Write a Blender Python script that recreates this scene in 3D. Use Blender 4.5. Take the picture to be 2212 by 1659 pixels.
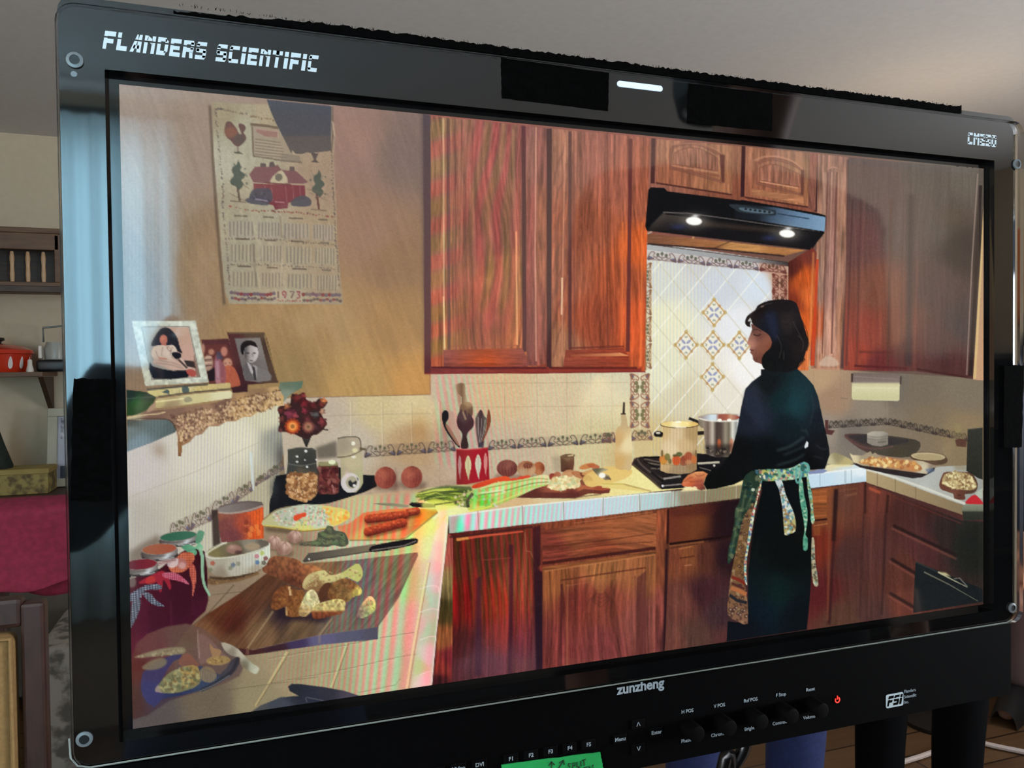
import bpy, bmesh, math, random
import numpy as np
from mathutils import Vector, Matrix, Euler
for _o in list(bpy.data.objects):
    bpy.data.objects.remove(_o)
SC = bpy.context.scene
COL = SC.collection
random.seed(7)

# ------------------------------------------------------------------ camera
ZC = 1.35                                    # height of the monitor screen's centre above the floor (screen plane is y = 0)
PHOTO_W, PHOTO_H, FPX, PCX, PCY = 2212, 1659, 1690.0, 1106.0, 829.5
RC = np.array([[0.94466635, -0.32783717, -0.01132585], [-0.01737887, -0.01553961, -0.99972821], [0.32757207, 0.94460643, -0.02037719]])
_u, _s, _v = np.linalg.svd(RC)
RC = _u @ _v                                 # rows: camera right, down, forward
CAM = np.array([-0.22012336, -0.40964518, 0.01745547 + ZC])
cam_data = bpy.data.cameras.new('camera')
cam_data.sensor_fit = 'HORIZONTAL'
cam_data.sensor_width = 36.0
cam_data.lens = FPX / PHOTO_W * 36.0
cam_data.clip_start = 0.01
cam = bpy.data.objects.new('camera', cam_data)
COL.objects.link(cam)
cam.matrix_world = Matrix(((RC[0][0], -RC[1][0], -RC[2][0], CAM[0]), (RC[0][1], -RC[1][1], -RC[2][1], CAM[1]),
                           (RC[0][2], -RC[1][2], -RC[2][2], CAM[2]), (0, 0, 0, 1)))
SC.camera = cam

# ------------------------------------------------------------------ view, world, lights
SC.view_settings.view_transform = 'Standard'
SC.view_settings.look = 'None'
SC.view_settings.exposure = 0.0
SC.view_settings.gamma = 1.0
SC.view_settings.use_curve_mapping = False
SC.cycles.use_denoising = True
SC.cycles.max_bounces = 8
SC.cycles.sample_clamp_indirect = 4.0
world = bpy.data.worlds.new('world')
SC.world = world
world.use_nodes = True
world.node_tree.nodes['Background'].inputs[0].default_value = (0.55, 0.72, 1.0, 1)
world.node_tree.nodes['Background'].inputs[1].default_value = 1.0

def light(name, kind, loc, energy, color, size=0.1, size_y=None, rot=(0, 0, 0)):
    l = bpy.data.lights.new(name, kind)
    l.energy = energy
    l.color = color
    if kind == 'AREA':
        l.size = size
        if size_y:
            l.shape = 'RECTANGLE'
            l.size_y = size_y
    else:
        l.shadow_soft_size = size
    o = bpy.data.objects.new(name, l)
    o.location = loc
    o.rotation_euler = rot
    COL.objects.link(o)
    return o

# daylight through the two windows behind the camera and one added on the left (the lights stand outside, between pane and sky)
light('daylight_curtain_window', 'AREA', (-1.02, -3.02, 1.52), 125, (0.50, 0.81, 1.0), 1.5, 1.5, (math.radians(90), 0, 0))
light('daylight_side_window', 'AREA', (3.80, -1.0, 1.42), 185, (0.90, 0.95, 1.0), 1.3, 1.0, (math.radians(128), 0, math.radians(90)))

light('daylight_added_window', 'AREA', (-2.65, -1.5, 1.45), 95, (0.94, 0.96, 1.0), 1.2, 0.9, (math.radians(140), 0, math.radians(-90)))  # fill light at an added, unseen window, brightens the ceiling

# ------------------------------------------------------------------ helpers
def lin(c):
    return tuple((v / 255.0 / 12.92) if v / 255.0 <= 0.04045 else ((v / 255.0 + 0.055) / 1.055) ** 2.4 for v in c[:3]) + (1.0,)

def pix_plane(px, py, y=0.0):
    """world point of the plane y = const seen at a photo pixel"""
    d = RC.T @ np.array([(px - PCX) / FPX, (py - PCY) / FPX, 1.0])
    t = (y - CAM[1]) / d[1]
    return CAM + d * t

def pix_depth(px, py, depth):
    """world point at a distance in front of the camera"""
    return CAM + RC.T @ (np.array([(px - PCX) / FPX, (py - PCY) / FPX, 1.0]) * depth)

MATS = {}
def mat(name, c1, c2=None, rough=0.6, scale=12.0, stretch=(1, 1, 1), spec=0.5, metal=0.0, coat=0.0, bump=0.0, ior=1.5, detail=4.0, mix=(0.35, 0.65), kind='noise'):
    """procedural material: two colours (sRGB 0-255) mixed by a noise or wave pattern in object space"""
    if name in MATS:
        return MATS[name]
    m = bpy.data.materials.new(name)
    m.use_nodes = True
    nt = m.node_tree
    b = nt.nodes['Principled BSDF']
    b.inputs['Roughness'].default_value = rough
    b.inputs['Specular IOR Level'].default_value = spec
    b.inputs['Metallic'].default_value = metal
    b.inputs['IOR'].default_value = ior
    b.inputs['Coat Weight'].default_value = coat
    if c2 is None:
        c2 = tuple(min(255, v * 1.06 + 1) for v in c1)
    tc = nt.nodes.new('ShaderNodeTexCoord')
    mp = nt.nodes.new('ShaderNodeMapping')
    mp.inputs['Scale'].default_value = stretch
    nt.links.new(tc.outputs['Object'], mp.inputs[0])
    if kind == 'voronoi':
        tx = nt.nodes.new('ShaderNodeTexVoronoi')
        tx.inputs['Scale'].default_value = scale
        out = tx.outputs['Distance']
    elif kind == 'wave':
        tx = nt.nodes.new('ShaderNodeTexWave')
        tx.inputs['Scale'].default_value = scale
        tx.inputs['Distortion'].default_value = 6.0
        tx.inputs['Detail'].default_value = detail
        out = tx.outputs['Fac']
    else:
        tx = nt.nodes.new('ShaderNodeTexNoise')
        tx.inputs['Scale'].default_value = scale
        tx.inputs['Detail'].default_value = detail
        out = tx.outputs['Fac']
    nt.links.new(mp.outputs[0], tx.inputs['Vector'])
    cr = nt.nodes.new('ShaderNodeValToRGB')
    cr.color_ramp.elements[0].position = mix[0]
    cr.color_ramp.elements[0].color = lin(c1)
    cr.color_ramp.elements[1].position = mix[1]
    cr.color_ramp.elements[1].color = lin(c2)
    nt.links.new(out, cr.inputs[0])
    nt.links.new(cr.outputs[0], b.inputs['Base Color'])
    if bump:
        bp = nt.nodes.new('ShaderNodeBump')
        bp.inputs['Strength'].default_value = bump
        bp.inputs['Distance'].default_value = 0.002
        nt.links.new(out, bp.inputs['Height'])
        nt.links.new(bp.outputs[0], b.inputs['Normal'])
    MATS[name] = m
    return m

def glow(name, c, strength):
    m = mat(name, c)
    b = m.node_tree.nodes['Principled BSDF']
    b.inputs['Emission Color'].default_value = lin(c)
    b.inputs['Emission Strength'].default_value = strength
    return m

def link_obj(name, data, parent=None, label=None, cat=None, group=None, kind=None):
    o = bpy.data.objects.new(name, data)
    COL.objects.link(o)
    if parent is not None:
        o.parent = parent
    tag(o, label, cat, group, kind)
    return o

def tag(o, label=None, cat=None, group=None, kind=None):
    for k, v in (('label', label), ('category', cat), ('group', group), ('kind', kind)):
        if v:
            o[k] = v
    return o

def thing(name, label, cat, loc=(0, 0, 0), rz=0.0, group=None):
    o = bpy.data.objects.new(name, None)
    o.empty_display_size = 0.05
    COL.objects.link(o)
    o.location = loc
    o.rotation_euler = (0, 0, rz)
    return tag(o, label, cat, group)

class MB:
    """collects shapes into one bmesh, builds one object"""
    def __init__(s):
        s.bm = bmesh.new()
    def box(s, c, d, rot=None, bev=0.0, seg=2):
        g = bmesh.ops.create_cube(s.bm, size=1.0)
        vs = g['verts']
        bmesh.ops.scale(s.bm, verts=vs, vec=d)
        if bev:
            es = list({e for v in vs for e in v.link_edges})
            r = bmesh.ops.bevel(s.bm, geom=es, offset=bev, segments=seg, affect='EDGES', profile=0.5)
            vs = list({v for f in r['faces'] for v in f.verts} | {v for v in vs if v.is_valid})
        if rot:
            bmesh.ops.rotate(s.bm, verts=vs, matrix=Euler(rot).to_matrix(), cent=(0, 0, 0))
        bmesh.ops.translate(s.bm, verts=vs, vec=c)
        return s
    def prism(s, pts, axis, a, b):
        """polygon pts (2-D) extruded along axis from a to b"""
        def mk(p, h):
            return {'x': (h, p[0], p[1]), 'y': (p[0], h, p[1]), 'z': (p[0], p[1], h)}[axis]
        v0 = [s.bm.verts.new(mk(p, a)) for p in pts]
        v1 = [s.bm.verts.new(mk(p, b)) for p in pts]
        n = len(pts)
        fs = [s.bm.faces.new(v0), s.bm.faces.new(v1[::-1])]
        for i in range(n):
            fs.append(s.bm.faces.new((v0[i], v1[i], v1[(i + 1) % n], v0[(i + 1) % n])))
        bmesh.ops.recalc_face_normals(s.bm, faces=fs)
        return s
    def lathe(s, prof, c=(0, 0, 0), n=28, rot=None, sx=1, sy=1):
        """profile [(r, z)] turned about z"""
        rings = []
        allv = []
        for r, z in prof:
            ring = [s.bm.verts.new((r * math.cos(2 * math.pi * i / n) * sx, r * math.sin(2 * math.pi * i / n) * sy, z)) for i in range(n)] if r > 1e-6 else [s.bm.verts.new((0, 0, z))]
            rings.append(ring)
            allv += ring
        for a, b in zip(rings, rings[1:]):
            for i in range(n):
                j = (i + 1) % n
                if len(a) == 1 and len(b) == 1:
                    continue
                if len(a) == 1:
                    s.bm.faces.new((a[0], b[i], b[j]))
                elif len(b) == 1:
                    s.bm.faces.new((a[i], a[j], b[0]))
                else:
                    s.bm.faces.new((a[i], a[j], b[j], b[i]))
        if rot:
            bmesh.ops.rotate(s.bm, verts=allv, matrix=Euler(rot).to_matrix(), cent=(0, 0, 0))
        bmesh.ops.translate(s.bm, verts=allv, vec=c)
        return s
    def tube(s, pts, r, n=10):
        """round bar along points; r a number or one per point"""
        P = [Vector(p) for p in pts]
        rr = r if isinstance(r, (list, tuple)) else [r] * len(P)
        rings = []
        up = Vector((0.13, 0.27, 0.95))
        for i, p in enumerate(P):
            t = (P[min(i + 1, len(P) - 1)] - P[max(i - 1, 0)]).normalized()
            a = t.cross(up)
            if a.length < 0.05:
                a = t.cross(Vector((1, 0, 0)))
            a.normalize()
            b = t.cross(a)
            rings.append([s.bm.verts.new(p + (a * math.cos(2 * math.pi * k / n) + b * math.sin(2 * math.pi * k / n)) * rr[i]) for k in range(n)])
        for a, b in zip(rings, rings[1:]):
            for i in range(n):
                s.bm.faces.new((a[i], a[(i + 1) % n], b[(i + 1) % n], b[i]))
        s.bm.faces.new(rings[0][::-1])
        s.bm.faces.new(rings[-1])
        return s
    def grid(s, fn, nu, nv):
        """surface fn(u, v) -> point, u, v in 0..1"""
        vs = [[s.bm.verts.new(fn(i / nu, j / nv)) for j in range(nv + 1)] for i in range(nu + 1)]
        for i in range(nu):
            for j in range(nv):
                s.bm.faces.new((vs[i][j], vs[i + 1][j], vs[i + 1][j + 1], vs[i][j + 1]))
        return s
    def build(s, name, m, parent=None, smooth=False, label=None, cat=None, group=None, kind=None, at=None):
        bmesh.ops.recalc_face_normals(s.bm, faces=s.bm.faces[:])
        me = bpy.data.meshes.new(name)
        s.bm.to_mesh(me)
        s.bm.free()
        if smooth:
            me.polygons.foreach_set('use_smooth', [True] * len(me.polygons))
            if smooth != 'all':
                me.set_sharp_from_angle(angle=math.radians(38))
        if m is not None:
            me.materials.append(m)
        o = link_obj(name, me, parent, label, cat, group, kind)
        if at is not None:
            o.location = at
        return o

def round_rect(x0, z0, x1, z1, r, n=6):
    pts = []
    for cx_, cz_, a0 in ((x1 - r, z1 - r, 0), (x0 + r, z1 - r, 90), (x0 + r, z0 + r, 180), (x1 - r, z0 + r, 270)):
        for k in range(n + 1):
            a = math.radians(a0 + 90 * k / n)
            pts.append((cx_ + r * math.cos(a), cz_ + r * math.sin(a)))
    return pts

def copy_tree(o, parent=None):
    c = o.copy()
    COL.objects.link(c)
    if parent is not None:
        c.parent = parent
    for ch in list(o.children):
        copy_tree(ch, c)
    return c
# ================================================================== the room
FLOOR_Z, CEIL_Z = 0.0, 2.43
XL, XR, YB, YF = -2.6, 3.75, 3.6, -2.95
M_WALL = mat('wall_paint', (196, 178, 152), (200, 183, 158), rough=0.85, scale=30, bump=0.05)
M_CEIL = mat('ceiling_paint', (206, 203, 200), (210, 207, 204), rough=0.9, scale=40, bump=0.05)
def floor_material():
    m = bpy.data.materials.new('wood_floor')
    m.use_nodes = True
    nt = m.node_tree
    b = nt.nodes['Principled BSDF']
    tc = nt.nodes.new('ShaderNodeTexCoord')
    br = nt.nodes.new('ShaderNodeTexBrick')
    br.inputs['Color1'].default_value = lin((128, 94, 62))
    br.inputs['Color2'].default_value = lin((104, 74, 48))
    br.inputs['Mortar'].default_value = lin((52, 34, 22))
    br.inputs['Scale'].default_value = 1.0
    br.inputs['Mortar Size'].default_value = 0.004
    br.inputs['Brick Width'].default_value = 1.3
    br.inputs['Row Height'].default_value = 0.13
    nt.links.new(tc.outputs['Object'], br.inputs['Vector'])
    mp = nt.nodes.new('ShaderNodeMapping')
    mp.inputs['Scale'].default_value = (2.0, 26.0, 1.0)
    nz = nt.nodes.new('ShaderNodeTexNoise')
    nz.inputs['Scale'].default_value = 2.0
    nz.inputs['Detail'].default_value = 6.0
    nt.links.new(tc.outputs['Object'], mp.inputs[0])
    nt.links.new(mp.outputs[0], nz.inputs['Vector'])
    mx = nt.nodes.new('ShaderNodeMixRGB')
    mx.blend_type = 'MULTIPLY'
    mx.inputs[0].default_value = 0.55
    nt.links.new(br.outputs['Color'], mx.inputs[1])
    nt.links.new(nz.outputs['Fac'], mx.inputs[2])
    nt.links.new(mx.outputs[0], b.inputs['Base Color'])
    b.inputs['Roughness'].default_value = 0.45
    return m
MB().box(((XL + XR) / 2, (YB + YF) / 2, -0.04), (XR - XL + 0.4, YB - YF + 0.4, 0.08)).build('floor', floor_material(), kind='structure')
MB().box(((XL + XR) / 2, (YB + YF) / 2, CEIL_Z + 0.05), (XR - XL + 0.4, YB - YF + 0.4, 0.1)).build('ceiling', M_CEIL, kind='structure')
MB().box(((XL + XR) / 2, YB + 0.05, CEIL_Z / 2), (XR - XL + 0.3, 0.1, CEIL_Z)).build('wall_back', M_WALL, kind='structure')

def wall_with_hole(name, along, const, a0, a1, h0, h1, z0, z1):
    """wall slab with a window opening: along 'x' at y = const or along 'y' at x = const"""
    m = MB()
    for (p, q, r, s_) in ((a0, h0, 0, CEIL_Z), (h1, a1, 0, CEIL_Z), (h0, h1, 0, z0), (h0, h1, z1, CEIL_Z)):
        ca, cz, da, dz = (p + q) / 2, (r + s_) / 2, q - p, s_ - r
        m.box((ca, const, cz) if along == 'x' else (const, ca, cz), (da, 0.1, dz) if along == 'x' else (0.1, da, dz))
    return m.build(name, M_WALL, kind='structure')
WX0, WX1, WZ0, WZ1 = -1.75, -0.46, 0.85, 2.27
wall_with_hole('wall_front', 'x', YF - 0.05, XL, XR, WX0, WX1, WZ0, WZ1)
wall_with_hole('wall_right', 'y', XR + 0.05, YF, YB, -1.7, -0.3, 0.9, 2.1)
wall_with_hole('wall_left', 'y', XL - 0.05, YF, YB, -2.1, -0.9, 0.95, 1.95)
M_TRIM = mat('white_trim', (225, 224, 220), rough=0.5)
def window_frame(name, along, const, h0, h1, z0, z1):
    m = MB()
    w = 0.05
    def bx(ca, cz, da, dz):
        m.box((ca, const, cz) if along == 'x' else (const, ca, cz), (da, 0.06, dz) if along == 'x' else (0.06, da, dz), bev=0.004)
    bx((h0 + h1) / 2, z0 + w / 2, h1 - h0, w)
    bx((h0 + h1) / 2, z1 - w / 2, h1 - h0, w)
    bx(h0 + w / 2, (z0 + z1) / 2, w, z1 - z0 - 2 * w)
    bx(h1 - w / 2, (z0 + z1) / 2, w, z1 - z0 - 2 * w)
    bx((h0 + h1) / 2, (z0 + z1) / 2, 0.03, z1 - z0 - 2 * w)
    return m.build(name, M_TRIM, kind='structure')
window_frame('window_1', 'x', YF - 0.05, WX0, WX1, WZ0, WZ1)
window_frame('added_window_left', 'y', XL - 0.05, -2.1, -0.9, 0.95, 1.95)  # unseen window added as the opening for the left fill light
window_frame('window_2', 'y', XR + 0.05, -1.7, -0.3, 0.9, 2.1)
for nm, c, d in (('baseboard_back', ((XL + XR) / 2, YB - 0.008, 0.05), (XR - XL, 0.016, 0.1)),):
    MB().box(c, d, bev=0.004).build(nm, M_TRIM, kind='structure')

# sheer curtains hung over the window behind the camera (the screen and its frame mirror them)
m_cur = bpy.data.materials.new('sheer_curtain_cloth')
m_cur.use_nodes = True
_nt = m_cur.node_tree
_nt.nodes.remove(_nt.nodes['Principled BSDF'])
_tr = _nt.nodes.new('ShaderNodeBsdfTranslucent')
_tr.inputs[0].default_value = lin((226, 240, 242))
_df = _nt.nodes.new('ShaderNodeBsdfDiffuse')
_df.inputs[0].default_value = lin((215, 230, 235))
_mx = _nt.nodes.new('ShaderNodeMixShader')
_mx.inputs[0].default_value = 0.2
_nt.links.new(_tr.outputs[0], _mx.inputs[1])
_nt.links.new(_df.outputs[0], _mx.inputs[2])
_nt.links.new(_mx.outputs[0], _nt.nodes['Material Output'].inputs['Surface'])
curt = thing('curtain', 'pale blue sheer curtain over the window, mirrored in the monitor', 'curtain', (0, 0, 0))
def cur_fn(x0, x1, seed):
    def f(u, v):
        x = x0 + (x1 - x0) * u
        fold = 0.022 * math.sin(x * 62 + seed) + 0.012 * math.sin(x * 143 + 2 * seed)
        return (x, YF + 0.10 + fold * (0.6 + 0.4 * (1 - v)), 0.45 + 1.87 * v)
    return f
MB().grid(cur_fn(-1.95, -1.13, 0.4), 150, 4).build('curtain_panel', m_cur, curt, smooth='all')
MB().grid(cur_fn(-1.16, -0.44, 1.7), 150, 4).build('curtain_panel', m_cur, curt, smooth='all')
MB().tube([(-2.05, YF + 0.10, 2.335), (-0.34, YF + 0.10, 2.335)], 0.012).build('curtain_rod', mat('dark_metal', (38, 36, 34), rough=0.4, metal=0.8), curt, smooth=True)
# ================================================================== the monitor (local frame: x right, y into depth, z up, origin at the screen's centre)
mon = thing('monitor', 'large black studio monitor with a kitchen scene on its lit screen', 'monitor', (0, 0, ZC))
M_GLOSS = mat('glossy_black_acrylic', (11, 12, 13), (13, 14, 15), rough=0.035, ior=1.62, scale=60)
M_RECESS = mat('satin_black_border', (14, 14, 14), (16, 16, 17), rough=0.06, ior=1.5, scale=60)
M_MATTE = mat('matte_black_plastic', (5, 5, 6), (7, 7, 8), rough=0.7, spec=0.03, scale=220, bump=0.05)
M_TAPE = mat('black_cloth_tape', (3, 3, 3), (6, 6, 6), rough=0.95, spec=0.02, scale=400, bump=0.12)
M_INK = mat('pale_printed_ink', (196, 214, 222), (204, 220, 228), rough=0.5)
M_INK2 = mat('grey_printed_ink', (150, 164, 174), (158, 172, 182), rough=0.5)
M_RUBBER = mat('black_rubber', (7, 7, 8), (9, 9, 10), rough=0.55, spec=0.06)
FY = -0.006                                   # front face of the bezel
OX0, OX1, OZ0, OZ1 = -0.2768, 0.2744, -0.1556, 0.1570
BX0, BX1, BZ0, BZ1 = -0.2955, 0.2940, -0.1644, 0.1886

def ring(outer, inner, ya, yb):
    """frame between two outlines of equal length"""
    m = MB()
    bm = m.bm
    n = len(outer)
    A = [bm.verts.new((p[0], ya, p[1])) for p in outer]
    B = [bm.verts.new((p[0], ya, p[1])) for p in inner]
    A2 = [bm.verts.new((p[0], yb, p[1])) for p in outer]
    B2 = [bm.verts.new((p[0], yb, p[1])) for p in inner]
    for i in range(n):
        j = (i + 1) % n
        bm.faces.new((A[i], A[j], B[j], B[i]))
        bm.faces.new((A2[i], A2[j], B2[j], B2[i]))
        bm.faces.new((A[i], A[j], A2[j], A2[i]))
        bm.faces.new((B[i], B[j], B2[j], B2[i]))
    return m

# housing behind the front
MB().prism(round_rect(-0.2945, -0.2172, 0.2932, 0.1874, 0.006), 'y', 0.0012, 0.052).build('housing', M_MATTE, mon)
MB().prism(round_rect(-0.17, -0.12, 0.17, 0.12, 0.02), 'y', 0.052, 0.085).build('rear_bulge', M_MATTE, mon)
# glossy front frame
bez = ring(round_rect(BX0, BZ0, BX1, BZ1, 0.007), round_rect(OX0, OZ0, OX1, OZ1, 0.0005), FY, 0.0011).build('bezel', M_GLOSS, mon)
# lower control panel
panel = MB().prism(round_rect(-0.2945, -0.2178, 0.2925, -0.1650, 0.003), 'y', -0.0045, 0.0011).build('control_panel', M_MATTE, mon)
# clear acrylic front sheet: bonded over the frame, its free edges stand past the frame at the sides and bottom
m_ac = bpy.data.materials.new('clear_acrylic')
m_ac.use_nodes = True
_b = m_ac.node_tree.nodes['Principled BSDF']
_b.inputs['Base Color'].default_value = (0.93, 0.96, 0.98, 1)
_b.inputs['Roughness'].default_value = 0.08
_b.inputs['Transmission Weight'].default_value = 1.0
_b.inputs['IOR'].default_value = 1.12
sheet = ring(round_rect(-0.2963, -0.1657, 0.3003, 0.1850, 0.0085), round_rect(-0.2956, -0.1646, 0.2941, 0.1846, 0.0078), FY - 0.0016, -0.0040).build("acrylic_sheet", m_ac, mon, label="clear acrylic front sheet standing past the bezel")
MB().tube([(x, FY - 0.0010, z) for x, z in [(-0.2972, -0.150), (-0.2968, -0.1590), (-0.2940, -0.1632), (-0.2890, -0.1648), (0.2850, -0.1652), (0.2905, -0.1640)]], 0.00042, 6).build('polished_edge', mat('acrylic_edge', (150, 158, 152), rough=0.3), sheet, smooth=True)

# screws with washers at the sheet's corners
M_WASH = mat('grey_washer', (104, 112, 116), rough=0.4, metal=0.2)
M_HOLE = mat('black_screw', (4, 4, 4), rough=0.4)
for sx, sz in ((-0.2888, 0.1595), (-0.2911, -0.1514), (0.2947, 0.1558), (0.2912, -0.1556)):
    s_ = MB().lathe([(0.0021, 0), (0.0033, 0), (0.0036, 0.0006), (0.0035, 0.0011), (0.0022, 0.0014), (0.0021, 0.0004)], rot=(math.radians(90), 0, 0)).build('washer', M_WASH, mon, smooth=True, at=(sx, FY - 0.0001, sz))
    MB().lathe([(0.0, 0.0010), (0.0023, 0.0010), (0.0023, 0.0), (0, 0)], rot=(math.radians(90), 0, 0), n=20).build('screw', M_HOLE, s_, smooth=True)
MB().lathe([(0, 0.0004), (0.0013, 0.0004), (0.0014, 0)], rot=(math.radians(90), 0, 0), n=16).build('sensor_dot', M_WASH, mon, at=(-0.2893, FY - 0.0001, 0.1533))

# tally lamp in the top bar
MB().prism(round_rect(-0.0149, 0.1769, 0.0143, 0.1802, 0.00163), 'y', FY - 0.0006, FY + 0.001).build('tally_lamp', glow('tally_lamp_white', (190, 212, 232), 0.62), mon, label='pale lit tally lamp bar')

# ---- lettering in a slit display face
GL = {
    'F': [[(0, 0), (.30, 0), (.30, 1), (0, 1)], [(.30, .74), (1, .74), (1, 1), (.30, 1)], [(.30, .34), (.86, .34), (.86, .58), (.30, .58)]],
    'L': [[(0, 0), (.32, 0), (.32, 1), (0, 1)], [(.32, 0), (.92, 0), (.92, .26), (.32, .26)]],
    'A': [[(0, 0), (.32, 0), (.74, 1), (.50, 1)], [(.62, 0), (.97, 0), (.97, 1), (.62, 1)], [(.25, .20), (.8, .20), (.8, .40), (.32, .40)]],
    'N': [[(0, 0), (.31, 0), (.31, 1), (0, 1)], [(.69, 0), (1, 0), (1, 1), (.69, 1)], [(.31, 1), (.22, .78), (.74, .5), (.74, .8)]],
    'D': [[(0, 0), (.31, 0), (.31, 1), (0, 1)], [(.31, .78), (.85, .78), (.78, 1), (.31, 1)], [(.31, 0), (.80, 0), (.86, .24), (.31, .24)], [(.70, .12), (1, .22), (1, .82), (.70, .95)]],
    'E': [[(0, 0), (.31, 0), (.31, 1), (0, 1)], [(.31, .76), (.97, .76), (.97, 1), (.31, 1)], [(.31, .38), (.88, .38), (.88, .60), (.31, .60)], [(.31, 0), (.97, 0), (.97, .24), (.31, .24)]],
    'R': [[(0, 0), (.31, 0), (.31, 1), (0, 1)], [(.31, .78), (.97, .78), (.92, 1), (.31, 1)], [(.31, .34), (.97, .34), (.97, .58), (.31, .58)], [(.68, .5), (1, .5), (1, .9), (.68, .9)], [(.60, .36), (.92, .36), (1, 0), (.68, 0)]],
    'S': [[(0, .78), (.12, 1), (.97, 1), (.97, .78)], [(0, .45), (.32, .45), (.32, .88), (0, .88)], [(.05, .38), (.95, .38), (.95, .60), (.05, .60)], [(.68, .1), (1, .1), (1, .52), (.68, .52)], [(0, 0), (.9, 0), (1, .23), (0, .23)]],
    'C': [[(0, .1), (.31, .1), (.31, .92), (0, .92)], [(.04, .78), (.97, .78), (.97, 1), (.12, 1)], [(0, .23), (.08, 0), (.97, 0), (.97, .23)]],
    'I': [[(.05, 0), (.95, 0), (.95, 1), (.05, 1)]],
    'T': [[(.34, 0), (.66, 0), (.66, 1), (.34, 1)], [(0, .76), (1, .76), (1, 1), (0, 1)]],
    'M': [[(0, 0), (.26, 0), (.26, 1), (0, 1)], [(.74, 0), (1, 0), (1, 1), (.74, 1)], [(.26, 1), (.26, .72), (.5, .45), (.5, .78)], [(.74, 1), (.74, .72), (.5, .45), (.5, .78)]],
    '2': [[(0, .78), (.9, .78), (1, 1), (0, 1)], [(.68, .5), (1, .5), (1, .9), (.68, .9)], [(0, .38), (1, .38), (1, .60), (.1, .60)], [(0, .1), (.31, .1), (.31, .5), (0, .5)], [(0, 0), (1, 0), (1, .23), (0, .23)]],
    '5': [[(0, .78), (1, .78), (1, 1), (0, 1)], [(0, .45), (.31, .45), (.31, .9), (0, .9)], [(0, .38), (.95, .38), (.95, .60), (0, .60)], [(.68, .1), (1, .1), (1, .52), (.68, .52)], [(0, 0), (.9, 0), (1, .23), (0, .23)]],
    '0': [[(0, .08), (.31, .08), (.31, .92), (0, .92)], [(.69, .08), (1, .08), (1, .92), (.69, .92)], [(.02, .78), (.98, .78), (.9, 1), (.1, 1)], [(.1, 0), (.9, 0), (.98, .23), (.02, .23)]],
}
def clip_band(poly, lo, hi):
    for side, lim in ((1, lo), (-1, hi)):
        out = []
        for i, p in enumerate(poly):
            q = poly[(i + 1) % len(poly)]
            dp, dq = side * (p[1] - lim), side * (q[1] - lim)
            if dp >= 0:
                out.append(p)
            if dp * dq < 0:
                t = dp / (dp - dq)
                out.append((p[0] + (q[0] - p[0]) * t, lim))
        poly = out
        if len(poly) < 3:
            return []
    return poly

def display_text(name, text, x0, x1, z0, z1, y, m, parent, slant=0.16, slit=(0.62, 0.715), th=0.0002, label=None):
    units = sum({'I': 0.62, ' ': 0.75, 'M': 1.3}.get(c, 1.16) for c in text)
    w = (x1 - x0) / units
    mb = MB()
    x = x0
    for c in text:
        adv = {'I': 0.62, ' ': 0.75, 'M': 1.3}.get(c, 1.16) * w
        cw = adv - 0.20 * w
        for poly in GL.get(c, []):
            for lo, hi in ((0, slit[0]), (slit[1], 1)):
                q = clip_band(poly, lo, hi)
                if len(q) >= 3:
                    mb.prism([(x + p[0] * cw + slant * (p[1] - 0.5) * (z1 - z0), z0 + p[1] * (z1 - z0)) for p in q], 'y', y, y + th)
        x += adv
    return mb.build(name, m, parent, label=label)

display_text('maker_lettering', 'FLANDERS SCIENTIFIC', -0.2768, -0.1800, 0.1663, 0.1746, FY - 0.0002, M_INK, bez, label='pale maker lettering on the top left of the bezel')
display_text('model_lettering', 'CM250', 0.2499, 0.2768, 0.1662, 0.1742, FY - 0.0002, M_INK, bez, slant=0.05, label='pale model lettering on the top right of the bezel')

def text_mesh(name, s, x, z, size, m, parent, y=-0.0046, align='CENTER', bold=0.0, sx=1.0, label=None, rot=0.0, shear=0.0):
    cu = bpy.data.curves.new(name, 'FONT')
    cu.body = s
    cu.size = size
    cu.align_x = align
    cu.align_y = 'CENTER'
    cu.offset = bold
    cu.extrude = 0.0001
    cu.shear = shear
    cu.resolution_u = 4
    tmp = bpy.data.objects.new('tmp_text', cu)
    COL.objects.link(tmp)
    bpy.context.view_layer.update()
    dg = bpy.context.evaluated_depsgraph_get()
    me = bpy.data.meshes.new_from_object(tmp.evaluated_get(dg))
    bpy.data.objects.remove(tmp)
    me.transform(Matrix.Translation((x, y, z)) @ Matrix.Rotation(rot, 4, 'Y') @ Matrix.Rotation(math.radians(90), 4, 'X') @ Matrix.Diagonal((sx, 1, 1, 1)))
    me.materials.clear()
    me.materials.append(m)
    return link_obj(name, me, parent, label)

text_mesh('brand_lettering', 'zunzheng', -0.0020, -0.1697, 0.0082, M_INK2, panel, bold=0.00022, sx=1.0, label='grey brand lettering in the middle of the control panel')
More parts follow.
